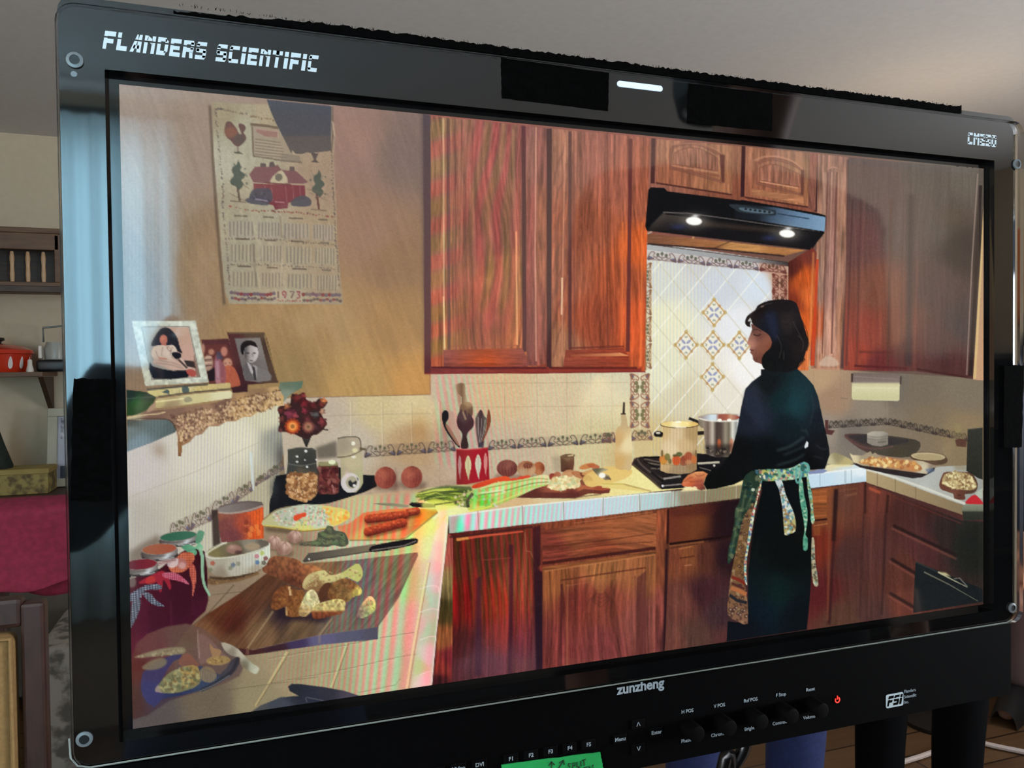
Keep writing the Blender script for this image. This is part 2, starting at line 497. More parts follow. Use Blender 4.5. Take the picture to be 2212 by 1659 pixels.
# keys
def key(txt, x, z, w=0.0085, h=0.0056, size=0.0031, lab=None):
    k = MB().box((x, -0.0048, z), (w, 0.0012, h), bev=0.0003).build('key', M_RUBBER, panel)
    text_mesh('key_lettering', txt, x, z, size, M_INK2, k, y=-0.00545, bold=0.00006)
for i in range(5):
    key('F%d' % (i + 1), -0.0829 + 0.01172 * i, -0.1979)
key('DVI', -0.1010, -0.1979)
key('Video', -0.1128, -0.1979)
key('SDI 2', -0.1246, -0.1979, size=0.0027)
key('SDI 1', -0.1364, -0.1979, size=0.0027)
key('Menu', -0.0160, -0.1982)
key('Enter', 0.0077, -0.1981)
for z_, up in ((-0.1912, 1), (-0.2056, -1)):
    k = MB().box((-0.0042, -0.0048, z_), (0.0085, 0.0012, 0.0056), bev=0.0003).build('key', M_RUBBER, panel)
    mb = MB()
    for s in (-1, 1):
        mb.prism([(-0.0042 + s * 0.00085, z_ - up * 0.0012), (-0.0042 + s * 0.00125, z_ - up * 0.0012), (-0.0042 + s * 0.0002, z_ + up * 0.0012), (-0.0042 - s * 0.0001, z_ + up * 0.0012)], 'y', -0.0057, -0.0054)
    mb.build('key_arrow', M_INK2, k)
# rotary knobs with captions
KX = [0.0292, 0.0515, 0.0740, 0.0965, 0.1190]
for x_, up_, lo_ in zip(KX, ('H POS', 'V POS', 'Ref POS', 'F Stop', 'Reset'), ('Phase', 'Chroma', 'Bright', 'Contrast', 'Volume')):
    k = MB().lathe([(0, 0), (0.0050, 0), (0.0050, 0.0100), (0.0046, 0.0112), (0.0040, 0.0114), (0, 0.0110)], rot=(math.radians(90), 0, 0), n=36).build('knob', M_RUBBER, panel, smooth=True, at=(x_, -0.0044, -0.1985))
    MB().lathe([(0.0041, 0.0109), (0.0047, 0.0108), (0.0048, 0.0100), (0.0041, 0.0100)], rot=(math.radians(90), 0, 0), n=36).build('knob_rim', mat('grey_knob_rim', (34, 36, 38), rough=0.3), k, smooth=True)  # lighter grey ring round the knob's front
    text_mesh('knob_caption', up_, x_, -0.1892, 0.0030, M_INK2, panel, bold=0.00003)
    text_mesh('knob_caption', lo_, x_ - 0.0010, -0.2068, 0.0030, M_INK2, panel, bold=0.00003)
# power symbol
mb = MB()
mb.tube([(0.0017 * math.sin(math.radians(a)), 0, 0.0017 * math.cos(math.radians(a))) for a in range(38, 323, 15)], 0.00036, 8)
mb.tube([(0, 0, 0.0004), (0, 0, 0.0026)], 0.00036, 8)
mb.build('power_symbol', glow('power_red', (255, 52, 40), 1.6), panel, smooth=True, label='glowing red power symbol', at=(0.1401, -0.0048, -0.1990))
# maker badge
badge = MB().prism(round_rect(0.1800, -0.2108, 0.1946, -0.2018, 0.0012), 'y', -0.0048, -0.0043).build('maker_badge', M_INK, panel, label='pale rounded badge with dark initials')
display_text('badge_lettering', 'FSI', 0.1815, 0.1942, -0.2095, -0.2030, -0.0050, M_MATTE, badge, slant=0.22)
for i, t_ in enumerate(('Flanders', 'Scientific', 'Inc.')):
    text_mesh('badge_caption', t_, 0.1953, -0.2020 - 0.0036 * i, 0.0030, M_INK2, panel, align='LEFT')

# ---- tapes stuck on the front
def tape(px_pts, label, m=M_TAPE, y=FY, th=0.0004, jag=0.00035, name='tape_strip'):
    pts = []
    n = len(px_pts)
    for i in range(n):
        a = pix_plane(*px_pts[i], y)
        b = pix_plane(*px_pts[(i + 1) % n], y)
        k = 14
        for t in range(k):
            q = a + (b - a) * t / k
            pts.append((q[0] + random.uniform(-jag, jag) * (t > 0), q[2] - ZC + random.uniform(-jag, jag) * (t > 0)))
    return MB().prism(pts, 'y', y - th, y + 0.0002).build(name, m, mon, label=label)
tape([(1082, 124), (1315, 158), (1313, 240), (1084, 212)], 'black cloth tape left of the tally lamp', jag=0.0002)
tape([(1487, 180), (1668, 202), (1667, 283), (1484, 266)], 'black cloth tape right of the tally lamp', jag=0.0002)
tape([(160, 817), (242, 820), (238, 1083), (152, 1082)], 'tall black cloth tape on the left bezel')
tape([(2168, 790), (2211, 789), (2206, 966), (2168, 968)], 'tall black cloth tape on the right bezel', y=FY - 0.0017)
gt = tape([(1083, 1652), (1296, 1624), (1303, 1662), (1300, 1692), (1090, 1716)], 'bright green paper tape with handwriting below the function keys', mat('green_paper_tape', (24, 168, 84), (20, 158, 78), rough=0.8, scale=90), y=-0.0056, jag=0.0002, name='label_tape')
M_PEN = mat('black_marker', (10, 40, 20), rough=0.8)
def strokes(list_, w=2.4):
    mb = MB()
    for pts in list_:
        P = [pix_plane(*p, -0.0061) for p in pts]
        mb.tube([(p[0], p[1], p[2] - ZC) for p in P], w * 0.00013, 6)
    return mb
strokes([[(1192, 1672), (1191, 1646)], [(1185, 1654), (1191, 1645), (1198, 1652)],                                   # arrow up
         [(1205, 1663), (1216, 1643)], [(1208, 1648), (1217, 1642), (1219, 1652)],
         [(1233, 1649), (1227, 1650), (1227, 1654), (1231, 1655), (1230, 1660), (1224, 1661)], [(1237, 1660), (1237, 1648), (1242, 1648), (1242, 1653), (1238, 1654)],
         [(1246, 1646), (1246, 1657), (1251, 1656)], [(1254, 1644), (1255, 1655)], [(1257, 1643), (1265, 1640)], [(1261, 1642), (1262, 1654)],
         [(1226, 1668), (1220, 1670), (1224, 1675)], [(1250, 1658), (1249, 1672)], [(1250, 1658), (1256, 1661), (1250, 1665), (1257, 1671)],
         [(1268, 1657), (1262, 1658), (1263, 1670), (1269, 1669)], [(1263, 1663), (1267, 1663)], [(1273, 1670), (1272, 1655), (1281, 1666), (1281, 1652)]]).build('handwriting', M_PEN, gt, smooth=True)
# ragged strip of hook-and-loop tape on the top edge
mb = MB()
N = 300
xs = [-0.247 + (0.2435 + 0.247) * i / N for i in range(N + 1)]
top = [(x, 0.1872 + 0.0034 * min(1, i / 40) + random.uniform(-0.0005, 0.0007)) for i, x in enumerate(xs)]
top[-1] = (xs[-1], 0.1918)
mb.prism([(xs[0], 0.1866)] + [(x, max(z, 0.1868)) for x, z in top] + [(xs[-1], 0.1862)], 'y', FY - 0.0008, 0.020)
for i in range(420):
    x = random.uniform(-0.245, 0.24)
    z = 0.1905 + random.uniform(-0.0004, 0.0004)
    mb.tube([(x, FY, z), (x + random.uniform(-.0006, .0006), FY - 0.0003, z + random.uniform(.0003, .0014))], 0.00012, 3)
mb.build('hook_and_loop_strip', M_TAPE, mon, label='ragged black fabric strip along the top edge')

# stand that carries the monitor
MB().box((0, 0.091, 0.0), (0.10, 0.012, 0.10), bev=0.003).build('mount_plate', M_MATTE, mon)
st = thing('monitor_stand', 'black pole stand carrying the studio monitor', 'stand', (0, 0.15, 0))
M_POLE = mat('black_metal_pole', (16, 16, 17), rough=0.4, metal=0.6)
MB().tube([(0, 0, 0.05), (0, 0, ZC + 0.02)], 0.022, 20).build('pole', M_POLE, st, smooth=True)
MB().box((0, 0, ZC), (0.09, 0.05, 0.09), bev=0.006).build('head', M_POLE, st)
for k in range(3):
    a = math.radians(90 + 120 * k)
    MB().tube([(0, 0, 0.20), (0.34 * math.cos(a), 0.34 * math.sin(a), 0.02)], 0.012, 12).build('leg', M_POLE, st, smooth=True)
# ================================================================== the picture shown on the screen
# The screen shows a flat picture.  Its colours are worked out here on a pixel field and later carried by the screen's own
# pieces (one flat piece of the screen per thing pictured, each vertex holding its emitted colour).
PX0, PY0, PX1, PY1 = 250, 170, 2140, 1600
PHH, PWW = PY1 - PY0, PX1 - PX0
YY, XX = np.mgrid[PY0:PY1, PX0:PX1].astype(np.float32)
YY += 0.5
XX += 0.5
CV = np.zeros((PHH, PWW, 3), np.float32)
LAB = np.zeros((PHH, PWW), np.int16)
PIECES = [('kitchen_wall', None)]
RNG = np.random.RandomState(11)

def smooth_pts(pts, n=6, closed=True):
    P = np.array(pts, float)
    if closed:
        P = np.vstack([P[-1:], P, P[:2]])
    else:
        P = np.vstack([2 * P[:1] - P[1:2], P, 2 * P[-1:] - P[-2:-1]])
    out = []
    t = np.linspace(0, 1, n, endpoint=False)[:, None]
    for i in range(1, len(P) - 2):
        p0, p1, p2, p3 = P[i - 1], P[i], P[i + 1], P[i + 2]
        out.append(0.5 * (2 * p1 + (p2 - p0) * t + (2 * p0 - 5 * p1 + 4 * p2 - p3) * t * t + (3 * p1 - p0 - 3 * p2 + p3) * t ** 3))
    r = np.vstack(out)
    return r if closed else np.vstack([r, P[-2:-1]])

def cover(pts, pad=0):
    """(y0, y1, x0, x1, coverage) of a polygon on the field, antialiased"""
    P = np.array(pts, np.float64)
    x0 = max(int(np.floor(P[:, 0].min())) - pad, PX0)
    x1 = min(int(np.ceil(P[:, 0].max())) + pad + 1, PX1)
    y0 = max(int(np.floor(P[:, 1].min())) - pad, PY0)
    y1 = min(int(np.ceil(P[:, 1].max())) + pad + 1, PY1)
    if x1 <= x0 or y1 <= y0:
        return None
    SS = 3
    C = np.zeros((y1 - y0, x1 - x0 + 2), np.float32)
    Q = np.roll(P, -1, 0)
    ys = y0 + (np.arange((y1 - y0) * SS) + 0.5) / SS
    cr = [[] for _ in range(len(ys))]
    for (ax, ay), (bx, by) in zip(P, Q):
        if ay == by:
            continue
        lo, hi = min(ay, by), max(ay, by)
        i0 = max(int(np.ceil((lo - y0) * SS - 0.5)), 0)
        i1 = min(int(np.ceil((hi - y0) * SS - 0.5)), len(ys))
        if i1 <= i0:
            continue
        xs = ax + (ys[i0:i1] - ay) * (bx - ax) / (by - ay)
        for k in range(i0, i1):
            cr[k].append(xs[k - i0])
    W = x1 - x0
    for k, c in enumerate(cr):
        if len(c) < 2:
            continue
        c.sort()
        row = C[k // SS]
        for a, b in zip(c[::2], c[1::2]):
            a = min(max(a - x0, 0), W)
            b = min(max(b - x0, 0), W)
            if b <= a:
                continue
            ia, ib = int(a), int(b)
            if ia == ib:
                row[ia] += (b - a) / SS
            else:
                row[ia] += (ia + 1 - a) / SS
                row[ia + 1:ib] += 1.0 / SS
                row[ib] += (b - ib) / SS
    return y0, y1, x0, x1, np.clip(C[:, :W], 0, 1)

def boxblur(m, r):
    for _ in range(2):
        for ax in (0, 1):
            k = max(1, int(round(r)))
            pad = [(k + 1, k) if a == ax else (0, 0) for a in (0, 1)]
            c = np.cumsum(np.pad(m, pad), axis=ax)
            if ax == 0:
                m = (c[2 * k + 1:] - c[:-2 * k - 1]) / (2 * k + 1)
            else:
                m = (c[:, 2 * k + 1:] - c[:, :-2 * k - 1]) / (2 * k + 1)
    return m

def G(*pts, p=2.0):
    """smooth colour field through points (x, y, (r, g, b))"""
    def f(X, Y):
        num = 0
        den = 0
        for x, y, c in pts:
            w = 1.0 / ((X - x) ** 2 + (Y - y) ** 2 + 60.0) ** p
            num = num + w[..., None] * np.array(c, np.float32)
            den = den + w
        return num / den[..., None]
    return f

def LG(a, ca, b, cb, *more):
    """linear gradient between two or more points on the line a-b; more = (t, colour)"""
    st = sorted([(0.0, ca), (1.0, cb)] + list(more))
    d = np.array(b, float) - np.array(a, float)
    L2 = d @ d
    def f(X, Y):
        t = np.clip(((X - a[0]) * d[0] + (Y - a[1]) * d[1]) / L2, 0, 1)
        ts = [s[0] for s in st]
        return np.stack([np.interp(t, ts, [s[1][k] for s in st]) for k in range(3)], -1).astype(np.float32)
    return f

_NT = RNG.rand(256, 256).astype(np.float32)
def vn(X, Y, sx, sy, ox=0.0, oy=0.0):
    """smooth value noise, 0..1"""
    u, v = X / sx + ox + 50, Y / sy + oy + 50
    iu, iv = np.floor(u).astype(int), np.floor(v).astype(int)
    fu, fv = u - iu, v - iv
    fu, fv = fu * fu * (3 - 2 * fu), fv * fv * (3 - 2 * fv)
    iu, iv, ju, jv = iu & 255, iv & 255, (iu + 1) & 255, (iv + 1) & 255
    return (_NT[iv, iu] * (1 - fu) + _NT[iv, ju] * fu) * (1 - fv) + (_NT[jv, iu] * (1 - fu) + _NT[jv, ju] * fu) * fv

def new_piece(name, label=None):
    PIECES.append((name, label))
    return len(PIECES) - 1

def fill(pts, col, a=1.0, piece=None, sm=0, blur=0, tex=None, label=None, mode='mix', under=None):
    """paint a polygon; piece = name of the thing pictured (a new piece of the screen) or an index; tex(X, Y, colour) -> colour"""
    if sm:
        pts = smooth_pts(pts, sm)
    r = cover(pts, pad=int(blur * 3) if blur else 0)
    if r is None:
        return None
    y0, y1, x0, x1, m = r
    sl = (slice(y0 - PY0, y1 - PY0), slice(x0 - PX0, x1 - PX0))
    idx = None
    if piece is not None:
        idx = new_piece(piece, label) if isinstance(piece, str) else piece
        LAB[sl][m > 0.5] = idx
    if blur:
        m = boxblur(m, blur)
    if under is not None:
        m = m * (LAB[sl] == under)
    X, Y = XX[sl], YY[sl]
    c = col(X, Y) if callable(col) else np.broadcast_to(np.array(col, np.float32), X.shape + (3,))
    if tex is not None:
        c = tex(X, Y, c)
    m = (m * a)[..., None]
    if mode == 'mul':
        CV[sl] *= 1 - m + m * c
    elif mode == 'add':
        CV[sl] += m * c
    else:
        CV[sl] = CV[sl] * (1 - m) + c * m
    return idx

def line(pts, w, col, a=1.0, sm=0, blur=0, piece=None, label=None, w2=None, mode='mix', under=None):
    """a stroke; w2 = width at the far end"""
    P = smooth_pts(pts, sm, closed=False) if sm else np.array(pts, float)
    n = len(P)
    ww = np.linspace(w, w if w2 is None else w2, n)
    T = np.gradient(P, axis=0)
    T /= np.maximum(np.linalg.norm(T, axis=1, keepdims=True), 1e-6)
    N = np.stack([-T[:, 1], T[:, 0]], 1) * ww[:, None] / 2
    return fill(np.vstack([P + N, (P - N)[::-1]]), col, a, piece=piece, blur=blur, label=label, mode=mode, under=under)

def ell(cx, cy, rx, ry, col, a=1.0, rot=0.0, blur=0, piece=None, label=None, tex=None, mode='mix', n=28, a0=0, a1=360, under=None):
    t = np.radians(np.linspace(a0, a1, n, endpoint=(a1 - a0 != 360)))
    c, s = math.cos(math.radians(rot)), math.sin(math.radians(rot))
    x, y = rx * np.cos(t), ry * np.sin(t)
    return fill(np.stack([cx + x * c - y * s, cy + x * s + y * c], 1), col, a, blur=blur, piece=piece, label=label, tex=tex, mode=mode, under=under)

def soft(cx, cy, rx, ry, col, a=1.0, rot=0.0, mode='mix', under=None):
    """gaussian blob"""
    R = 2.4 * max(rx, ry)
    x0, x1 = max(int(cx - R), PX0), min(int(cx + R), PX1)
    y0, y1 = max(int(cy - R), PY0), min(int(cy + R), PY1)
    if x1 <= x0 or y1 <= y0:
        return
    sl = (slice(y0 - PY0, y1 - PY0), slice(x0 - PX0, x1 - PX0))
    X, Y = XX[sl] - cx, YY[sl] - cy
    c, s = math.cos(math.radians(rot)), math.sin(math.radians(rot))
    u, v = (X * c + Y * s) / rx, (-X * s + Y * c) / ry
    m = np.exp(-(u * u + v * v)) * a
    if under is not None:
        m = m * np.isin(LAB[sl], under)
    m = m[..., None]
    col = np.array(col, np.float32)
    CV[sl] = CV[sl] * (1 - m + m * col) if mode == 'mul' else (CV[sl] + m * col if mode == 'add' else CV[sl] * (1 - m) + col * m)

def speck(pts, n, size, cols, a=0.8, sm=0, seed=1, jit=0.5, elong=1.0, rot=None, under=None):
    """n small flecks inside a polygon"""
    if sm:
        pts = smooth_pts(pts, sm)
    r = cover(pts)
    if r is None:
        return
    y0, y1, x0, x1, m = r
    rs = np.random.RandomState(seed)
    ys, xs = np.nonzero(m > 0.7)
    if len(ys) == 0:
        return
    for i in rs.randint(0, len(ys), n):
        s = size * (1 + jit * (rs.rand() * 2 - 1))
        ell(xs[i] + x0, ys[i] + y0, s * elong, s, cols[rs.randint(len(cols))], a, rot=rs.rand() * 180 if rot is None else rot + rs.randn() * 12, n=9, under=under)

def crop(ox, oy, s):
    """converts points read off an enlarged view of the photo"""
    return lambda *pts: [(ox + x / s, oy + y / s) for x, y in pts]

def quad(H4):
    """unit square -> four photo points (perspective), corners in order (0,0) (1,0) (1,1) (0,1)"""
    A = []
    for (u, v), (x, y) in zip(((0, 0), (1, 0), (1, 1), (0, 1)), H4):
        A += [[u, v, 1, 0, 0, 0, -x * u, -x * v, -x], [0, 0, 0, u, v, 1, -y * u, -y * v, -y]]
    Hm = np.linalg.svd(np.array(A, float))[2][-1].reshape(3, 3)
    def f(*uv):
        q = np.array([(u, v, 1.0) for u, v in uv]) @ Hm.T
        return [(x / w, y / w) for x, y, w in q]
    return f

def fringe(X, Y, x0=925.0, tilt=0.10, yc=1200.0):
    """phase of the colour fringes the photo shows between screen raster and camera"""
    d = np.abs(X + tilt * (Y - yc) - x0)
    return 2 * math.pi * 0.21 * (d - 240 * np.log1p(d / 240.0))

def moire(pts, amp=1.0, x0=925.0, tilt=0.10, sm=0, lo=None, only=None):
    """pink / green fringes over a region"""
    if sm:
        pts = smooth_pts(pts, sm)
    r = cover(pts, pad=14)
    y0, y1, x0_, x1, m = r
    m = boxblur(m, 6)
    sl = (slice(y0 - PY0, y1 - PY0), slice(x0_ - PX0, x1 - PX0))
    X, Y = XX[sl], YY[sl]
    if only is not None:
        m = m * np.isin(LAB[sl], only)
    ph = fringe(X, Y, x0, tilt) + 0.5 * (vn(X, Y, 30, 90) - 0.5)
    d = np.abs(X + tilt * (Y - 1200) - x0)
    k = amp * np.clip(1.25 - d / 330.0, 0.28, 1.0)
    s, c = np.sin(ph), np.sin(ph + 2.4)
    base = CV[sl]
    lum = base.mean(-1, keepdims=True)
    off = np.stack([30 * s, -18 * s + 12 * c, 14 * c], -1) * (k * m)[..., None]
    CV[sl] = base + off * np.clip(lum / 150.0, 0.15, 1.1)

# ---- wood
def wood_tex(seed=0, amp=0.28, fine=0.2, sx=6.0, sy=120.0, axis='v', warp=8.0):
    def f(X, Y, c):
        U, V = (X, Y) if axis == 'v' else (Y, X)
        w = (vn(U, V, 60, 160, seed * 3.1, 1.7) - 0.5) * warp * 2
        g = vn(U + w, V, sx, sy, seed, 0.3) * 0.6 + vn(U + w * 1.4, V, sx * 0.45, sy * 0.8, seed + 9, 4.2) * 0.4
        rings = 0.5 + 0.5 * np.sin((U + w * 2.2) * 0.55 + vn(U, V, 26, 120, seed + 3, 2) * 14)
        h = vn(U, V, 1.6, 14, seed + 5, 8)
        k = 1 + amp * (g - 0.5) * 1.6 + amp * 0.28 * (rings - 0.5) + fine * (h - 0.5)
        return c * k[..., None]
    return f

def grain_all(sl=None, amp=3.0):
    n = np.random.RandomState(5).randn(PHH, PWW).astype(np.float32)
    n = (n + np.roll(n, 1, 0) + np.roll(n, 1, 1)) / 1.7
    return n[..., None] * amp

# scroll-and-leaf border tile: drawn inside a unit square
def border_tile(q, s, dark=(78, 62, 58), green=(88, 86, 66), a=0.85, blue=(84, 88, 120)):
    """q maps the unit square to the photo; s = stroke width"""
    def L(pts, w, c, aa=a):
        line(q(*pts), w * s * 1.35, c, aa, sm=5)
    def leaf(u, v, r):
        c_ = q((u, v))[0]
        ell(c_[0], c_[1], r * s * 1.25, r * s * 1.4, green, a, n=10)
    fill(q((0, 0.08), (1, 0.08), (1, 1), (0, 1)), dark, 0.16, blur=1)
    for k in (0, 1):
        m_ = (lambda u: u) if k == 0 else (lambda u: 1 - u)
        L([(m_(0.02), 0.95), (m_(0.06), 0.55), (m_(0.16), 0.12), (m_(0.26), 0.20), (m_(0.22), 0.42)], 1.0, dark)
        L([(m_(0.20), 0.5), (m_(0.32), 0.75), (m_(0.44), 0.92), (m_(0.5), 0.82)], 0.9, dark)
        for j, (u0, c) in enumerate(((0.10, dark), (0.17, blue), (0.24, dark))):
            L([(m_(0.03), 0.97), (m_(u0), 0.58 + 0.08 * j)], 2.0, c)
        leaf(m_(0.36), 0.36, 2.0)
        L([(m_(0.30), 0.62), (m_(0.40), 0.55), (m_(0.48), 0.70)], 1.1, dark)
        L([(m_(0.06), 0.95), (m_(0.30), 0.92), (m_(0.42), 0.97)], 0.9, dark, 0.6)
    leaf(0.5, 0.22, 2.1)
    L([(0.5, 0.3), (0.5, 0.9)], 0.8, dark)

def border_run(A, B, C, D, n, s, **kw):
    """border band between top edge A-B and bottom edge D-C, n tiles"""
    Q = quad([A, B, C, D])
    for i in range(n):
        u0, u1 = i / n, (i + 1) / n
        H = quad(Q((u0, 0), (u1, 0), (u1, 1), (u0, 1)))
        border_tile(H, s, **kw)
# ---- back wall of the pictured kitchen
fill([(250, 170), (2140, 170), (2140, 1600), (250, 1600)], G((300, 230, (150, 134, 122)), (420, 300, (148, 130, 116)), (430, 600, (146, 122, 92)), (560, 700, (158, 128, 88)), (300, 620, (108, 92, 86)),
     (760, 300, (146, 114, 102)), (880, 330, (118, 98, 92)), (800, 500, (144, 112, 92)), (850, 560, (140, 106, 78)), (850, 700, (160, 122, 78)), (700, 700, (164, 132, 90)), (780, 830, (182, 146, 90)), (900, 830, (196, 146, 86)), (620, 800, (150, 124, 82)), p=1.6),
     tex=lambda X, Y, c: c * (1 + 0.07 * (vn(X - 0.35 * Y, Y, 7, 60) - 0.5) + 0.05 * (vn(X, Y, 3.2, 3.2) - 0.5) + 0.05 * np.sin(X * 2 * math.pi / 8.2)[...] * np.clip((560 - X) / 400, 0, 0.6) * np.clip((Y - 330) / 200, 0, 1))[..., None])
fill([(900, 1010), (2140, 900), (2140, 1600), (250, 1600), (250, 1400)], (72, 42, 40))
fill([(925, 170), (2140, 170), (2140, 900), (1500, 700), (925, 500)], G((940, 240, (150, 84, 74)), (1300, 290, (140, 84, 72)), (1800, 340, (110, 78, 66)), (2126, 370, (92, 84, 76))))
# shade beside the tall cupboard
fill([(910, 240), (930, 240), (932, 806), (917, 806)], (64, 50, 54), 0.55, blur=4)

# ---- left tiled wall and its border
P_TILEL = fill([(270, 975), (384, 905), (600, 862), (612, 900), (616, 960), (606, 1005), (596, 1110), (596, 1180), (440, 1300), (270, 1320)],
     G((290, 1010, (196, 190, 184)), (300, 1140, (178, 172, 160)), (440, 1000, (206, 202, 186)), (520, 950, (214, 210, 188)), (580, 900, (205, 200, 172)), (570, 1080, (176, 168, 142)), (420, 1120, (190, 184, 164)), (600, 950, (150, 150, 138))),
     piece='side_tile_wall', label='pale side wall of tiles behind the jars')
S_ = cover([(270, 975), (384, 905), (600, 862), (612, 900), (616, 960), (606, 1005), (596, 1110), (596, 1180), (440, 1300), (270, 1320)])
_sl = (slice(S_[0] - PY0, S_[1] - PY0), slice(S_[2] - PX0, S_[3] - PX0))
_X, _Y = XX[_sl], YY[_sl]
_per = 6.0 + (_X - 280) / 320.0 * 1.6
_ph = 2 * math.pi * (_X + 0.02 * _Y) / 6.9 + 1.6 * (vn(_X, _Y, 22, 60) - 0.5)
_st = np.sin(_ph) * S_[4] * np.clip((_X - 290) / 150, 0.35, 1)
CV[_sl] += np.stack([13 * _st, 13 * _st, 4 * _st], -1) + (6 * np.sin(_ph + 2) * S_[4])[..., None] * np.array([0.3, 0.5, -0.8])
line([(285, 1072), (420, 1020), (560, 955)], 1.6, (150, 140, 120), 0.35)
soft(344, 972, 16, 20, (150, 128, 108), 0.55, rot=-30)
T = crop(270, 930, 6.32)
line(T((1715, 300), (1735, 560), (1745, 820)), 5.5, (204, 218, 220), 0.75)
# border climbing to the right
for A, B, C, D, n in ((T((600, 1260))[0], T((1180, 1000))[0], T((1180, 1240))[0], T((600, 1500))[0], 1.0), (T((1160, 980))[0], T((1740, 660))[0], T((1740, 830))[0], T((1160, 1230))[0], 1.0), (T((1780, 660))[0], T((2180, 370))[0], T((2180, 530))[0], T((1780, 760))[0], 1.0)):
    border_run(A, B, C, D, 2, 1.5, dark=(104, 82, 76), a=0.8)
soft(606, 985, 12, 30, (60, 56, 54), 0.6)
line([(560, 1045), (612, 1005)], 1.5, (110, 104, 96), 0.6)
fill(T((2040, 640), (2210, 470), (2212, 900), (2040, 1000)), (110, 110, 104), 0.5, blur=3)

# ---- tiles of the back wall, left of the stove
WB = [(604, 862), (640, 858), (930, 852), (931, 804), (1395, 802), (1397, 930), (1360, 1012), (1290, 1030), (980, 1056), (800, 1075), (620, 1090)]
P_TILEB = fill(WB, G((700, 900, (186, 172, 152)), (820, 880, (204, 186, 140)), (890, 960, (180, 150, 112)), (900, 880, (214, 196, 150)), (760, 960, (190, 178, 158)), (960, 840, (200, 176, 150)), (1000, 960, (190, 166, 148)), (1080, 840, (212, 182, 140)), (1200, 860, (212, 192, 156)), (1330, 840, (206, 202, 172)), (1300, 960, (210, 196, 150)), (1100, 990, (196, 176, 148)), (860, 1050, (176, 154, 130)), (1360, 900, (214, 204, 160))),
     piece='tile_backsplash', label='glazed tiles behind the counter, left of the stove', tex=lambda X, Y, c: c * (1 + 0.07 * (vn(X, Y, 3, 3) - 0.5))[..., None])
line([(640, 859), (930, 852)], 2.2, (120, 84, 60), 0.6)
line([(930, 852), (928, 804)], 2.5, (150, 100, 90), 0.5)
for x0_, x1_ in ((757, 758), (824, 826), (886, 890), (948, 950)):
    line([(x0_, 868), (x1_, 968)], 2.0, (226, 214, 180), 0.45)
    line([(x0_ + 3, 868), (x1_ + 3, 968)], 1.2, (150, 130, 110), 0.4)
line([(700, 898), (930, 893)], 1.8, (150, 136, 118), 0.4)
for y_ in ((828, 826), (880, 876)):
    line([(1000, y_[0]), (1390, y_[1])], 1.5, (168, 140, 110), 0.45)
for x_ in (1090, 1160, 1224, 1276, 1322):
    line([(x_, 806), (x_ + 1, 948)], 1.4, (160, 138, 112), 0.4)
for x_ in (760, 826, 890, 950, 1062, 1120, 1180, 1240, 1300):
    line([(x_, 985), (x_, 1050)], 1.3, (150, 130, 110), 0.35)
soft(905, 925, 24, 34, (176, 128, 72), 0.5)
soft(880, 1062, 60, 12, (190, 160, 130), 0.4)
moire([(940, 810), (1395, 806), (1395, 1030), (1060, 1030), (940, 1000)], 0.62, x0=905, tilt=-0.16, only=[P_TILEB])
# light fan over the moire, upper right
for k in range(7):
    fill([(1290, 806 + 2 * k), (1395, 800 + 18 * k), (1395, 808 + 18 * k), (1240, 840 + 12 * k)], (250, 226, 180), 0.13, blur=4, under=P_TILEB)
border_run((786, 961), (985, 949), (985, 975), (786, 989), 3, 1.25, dark=(74, 60, 56))
border_run((1053, 950), (1322, 932), (1322, 957), (1053, 973), 4, 1.25, dark=(74, 60, 56))
soft(1330, 1000, 26, 60, (196, 160, 96), 0.4, under=P_TILEB)

# ---- tiles behind the stove
ST = [(1397, 524), (1450, 530), (1703, 566), (1703, 700), (1700, 800), (1640, 960), (1500, 1005), (1372, 1008), (1362, 806), (1396, 800)]
P_TILES = fill(ST, G((1440, 600, (214, 216, 206)), (1440, 700, (232, 230, 200)), (1430, 800, (228, 226, 198)), (1500, 560, (206, 206, 204)), (1560, 620, (206, 212, 218)), (1640, 620, (214, 224, 234)), (1600, 700, (232, 234, 236)), (1480, 860, (214, 206, 176)), (1420, 960, (208, 188, 136)), (1620, 800, (244, 242, 238)), (1560, 850, (230, 224, 208)), (1690, 600, (190, 158, 126)), (1690, 700, (200, 160, 110)), (1500, 960, (196, 176, 130))),
     piece='stove_backsplash', label='diamond-set tiles with small flower tiles behind the stove')
def _dia(i, j):
    """corner points of the diamond grid"""
    return (1540 + 29 * (i + j) - 0.02 * (745 - 745), 745 + 35 * (i - j))
_s2 = cover(ST)
_m = _s2[4]
_sl = (slice(_s2[0] - PY0, _s2[1] - PY0), slice(_s2[2] - PX0, _s2[3] - PX0))
_X, _Y = XX[_sl], YY[_sl]
_in = ((_X > 1406) & (_Y > 562 + 0.075 * (_X - 1406)) & ~((_X > 1664) & (_Y < 760))).astype(np.float32) * _m
for sgn in (1, -1):
    u = (_X - 1540) / 58.0 + sgn * (_Y - 745) / 70.0
    fr = u - np.floor(u)
    d = np.abs(fr - 0.5) * 58
    line_hi = np.exp(-((d - 0.2) / 1.5) ** 2) * _in * (0.75 if sgn > 0 else 0.6)
    tone = np.array((246, 246, 232) if sgn > 0 else (204, 198, 170), np.float32)
    CV[_sl] = CV[_sl] * (1 - line_hi[..., None]) + tone * line_hi[..., None]
_ph = 2 * math.pi * _X / 7.4 + 1.2 * (vn(_X, _Y, 20, 60) - 0.5)
_w = _in * np.clip((1600 - _X) / 120, 0.1, 1)
CV[_sl] += np.stack([9 * np.sin(_ph) * _w, 8 * np.sin(_ph + 0.6) * _w, 8 * np.sin(_ph + 2.6) * _w], -1)
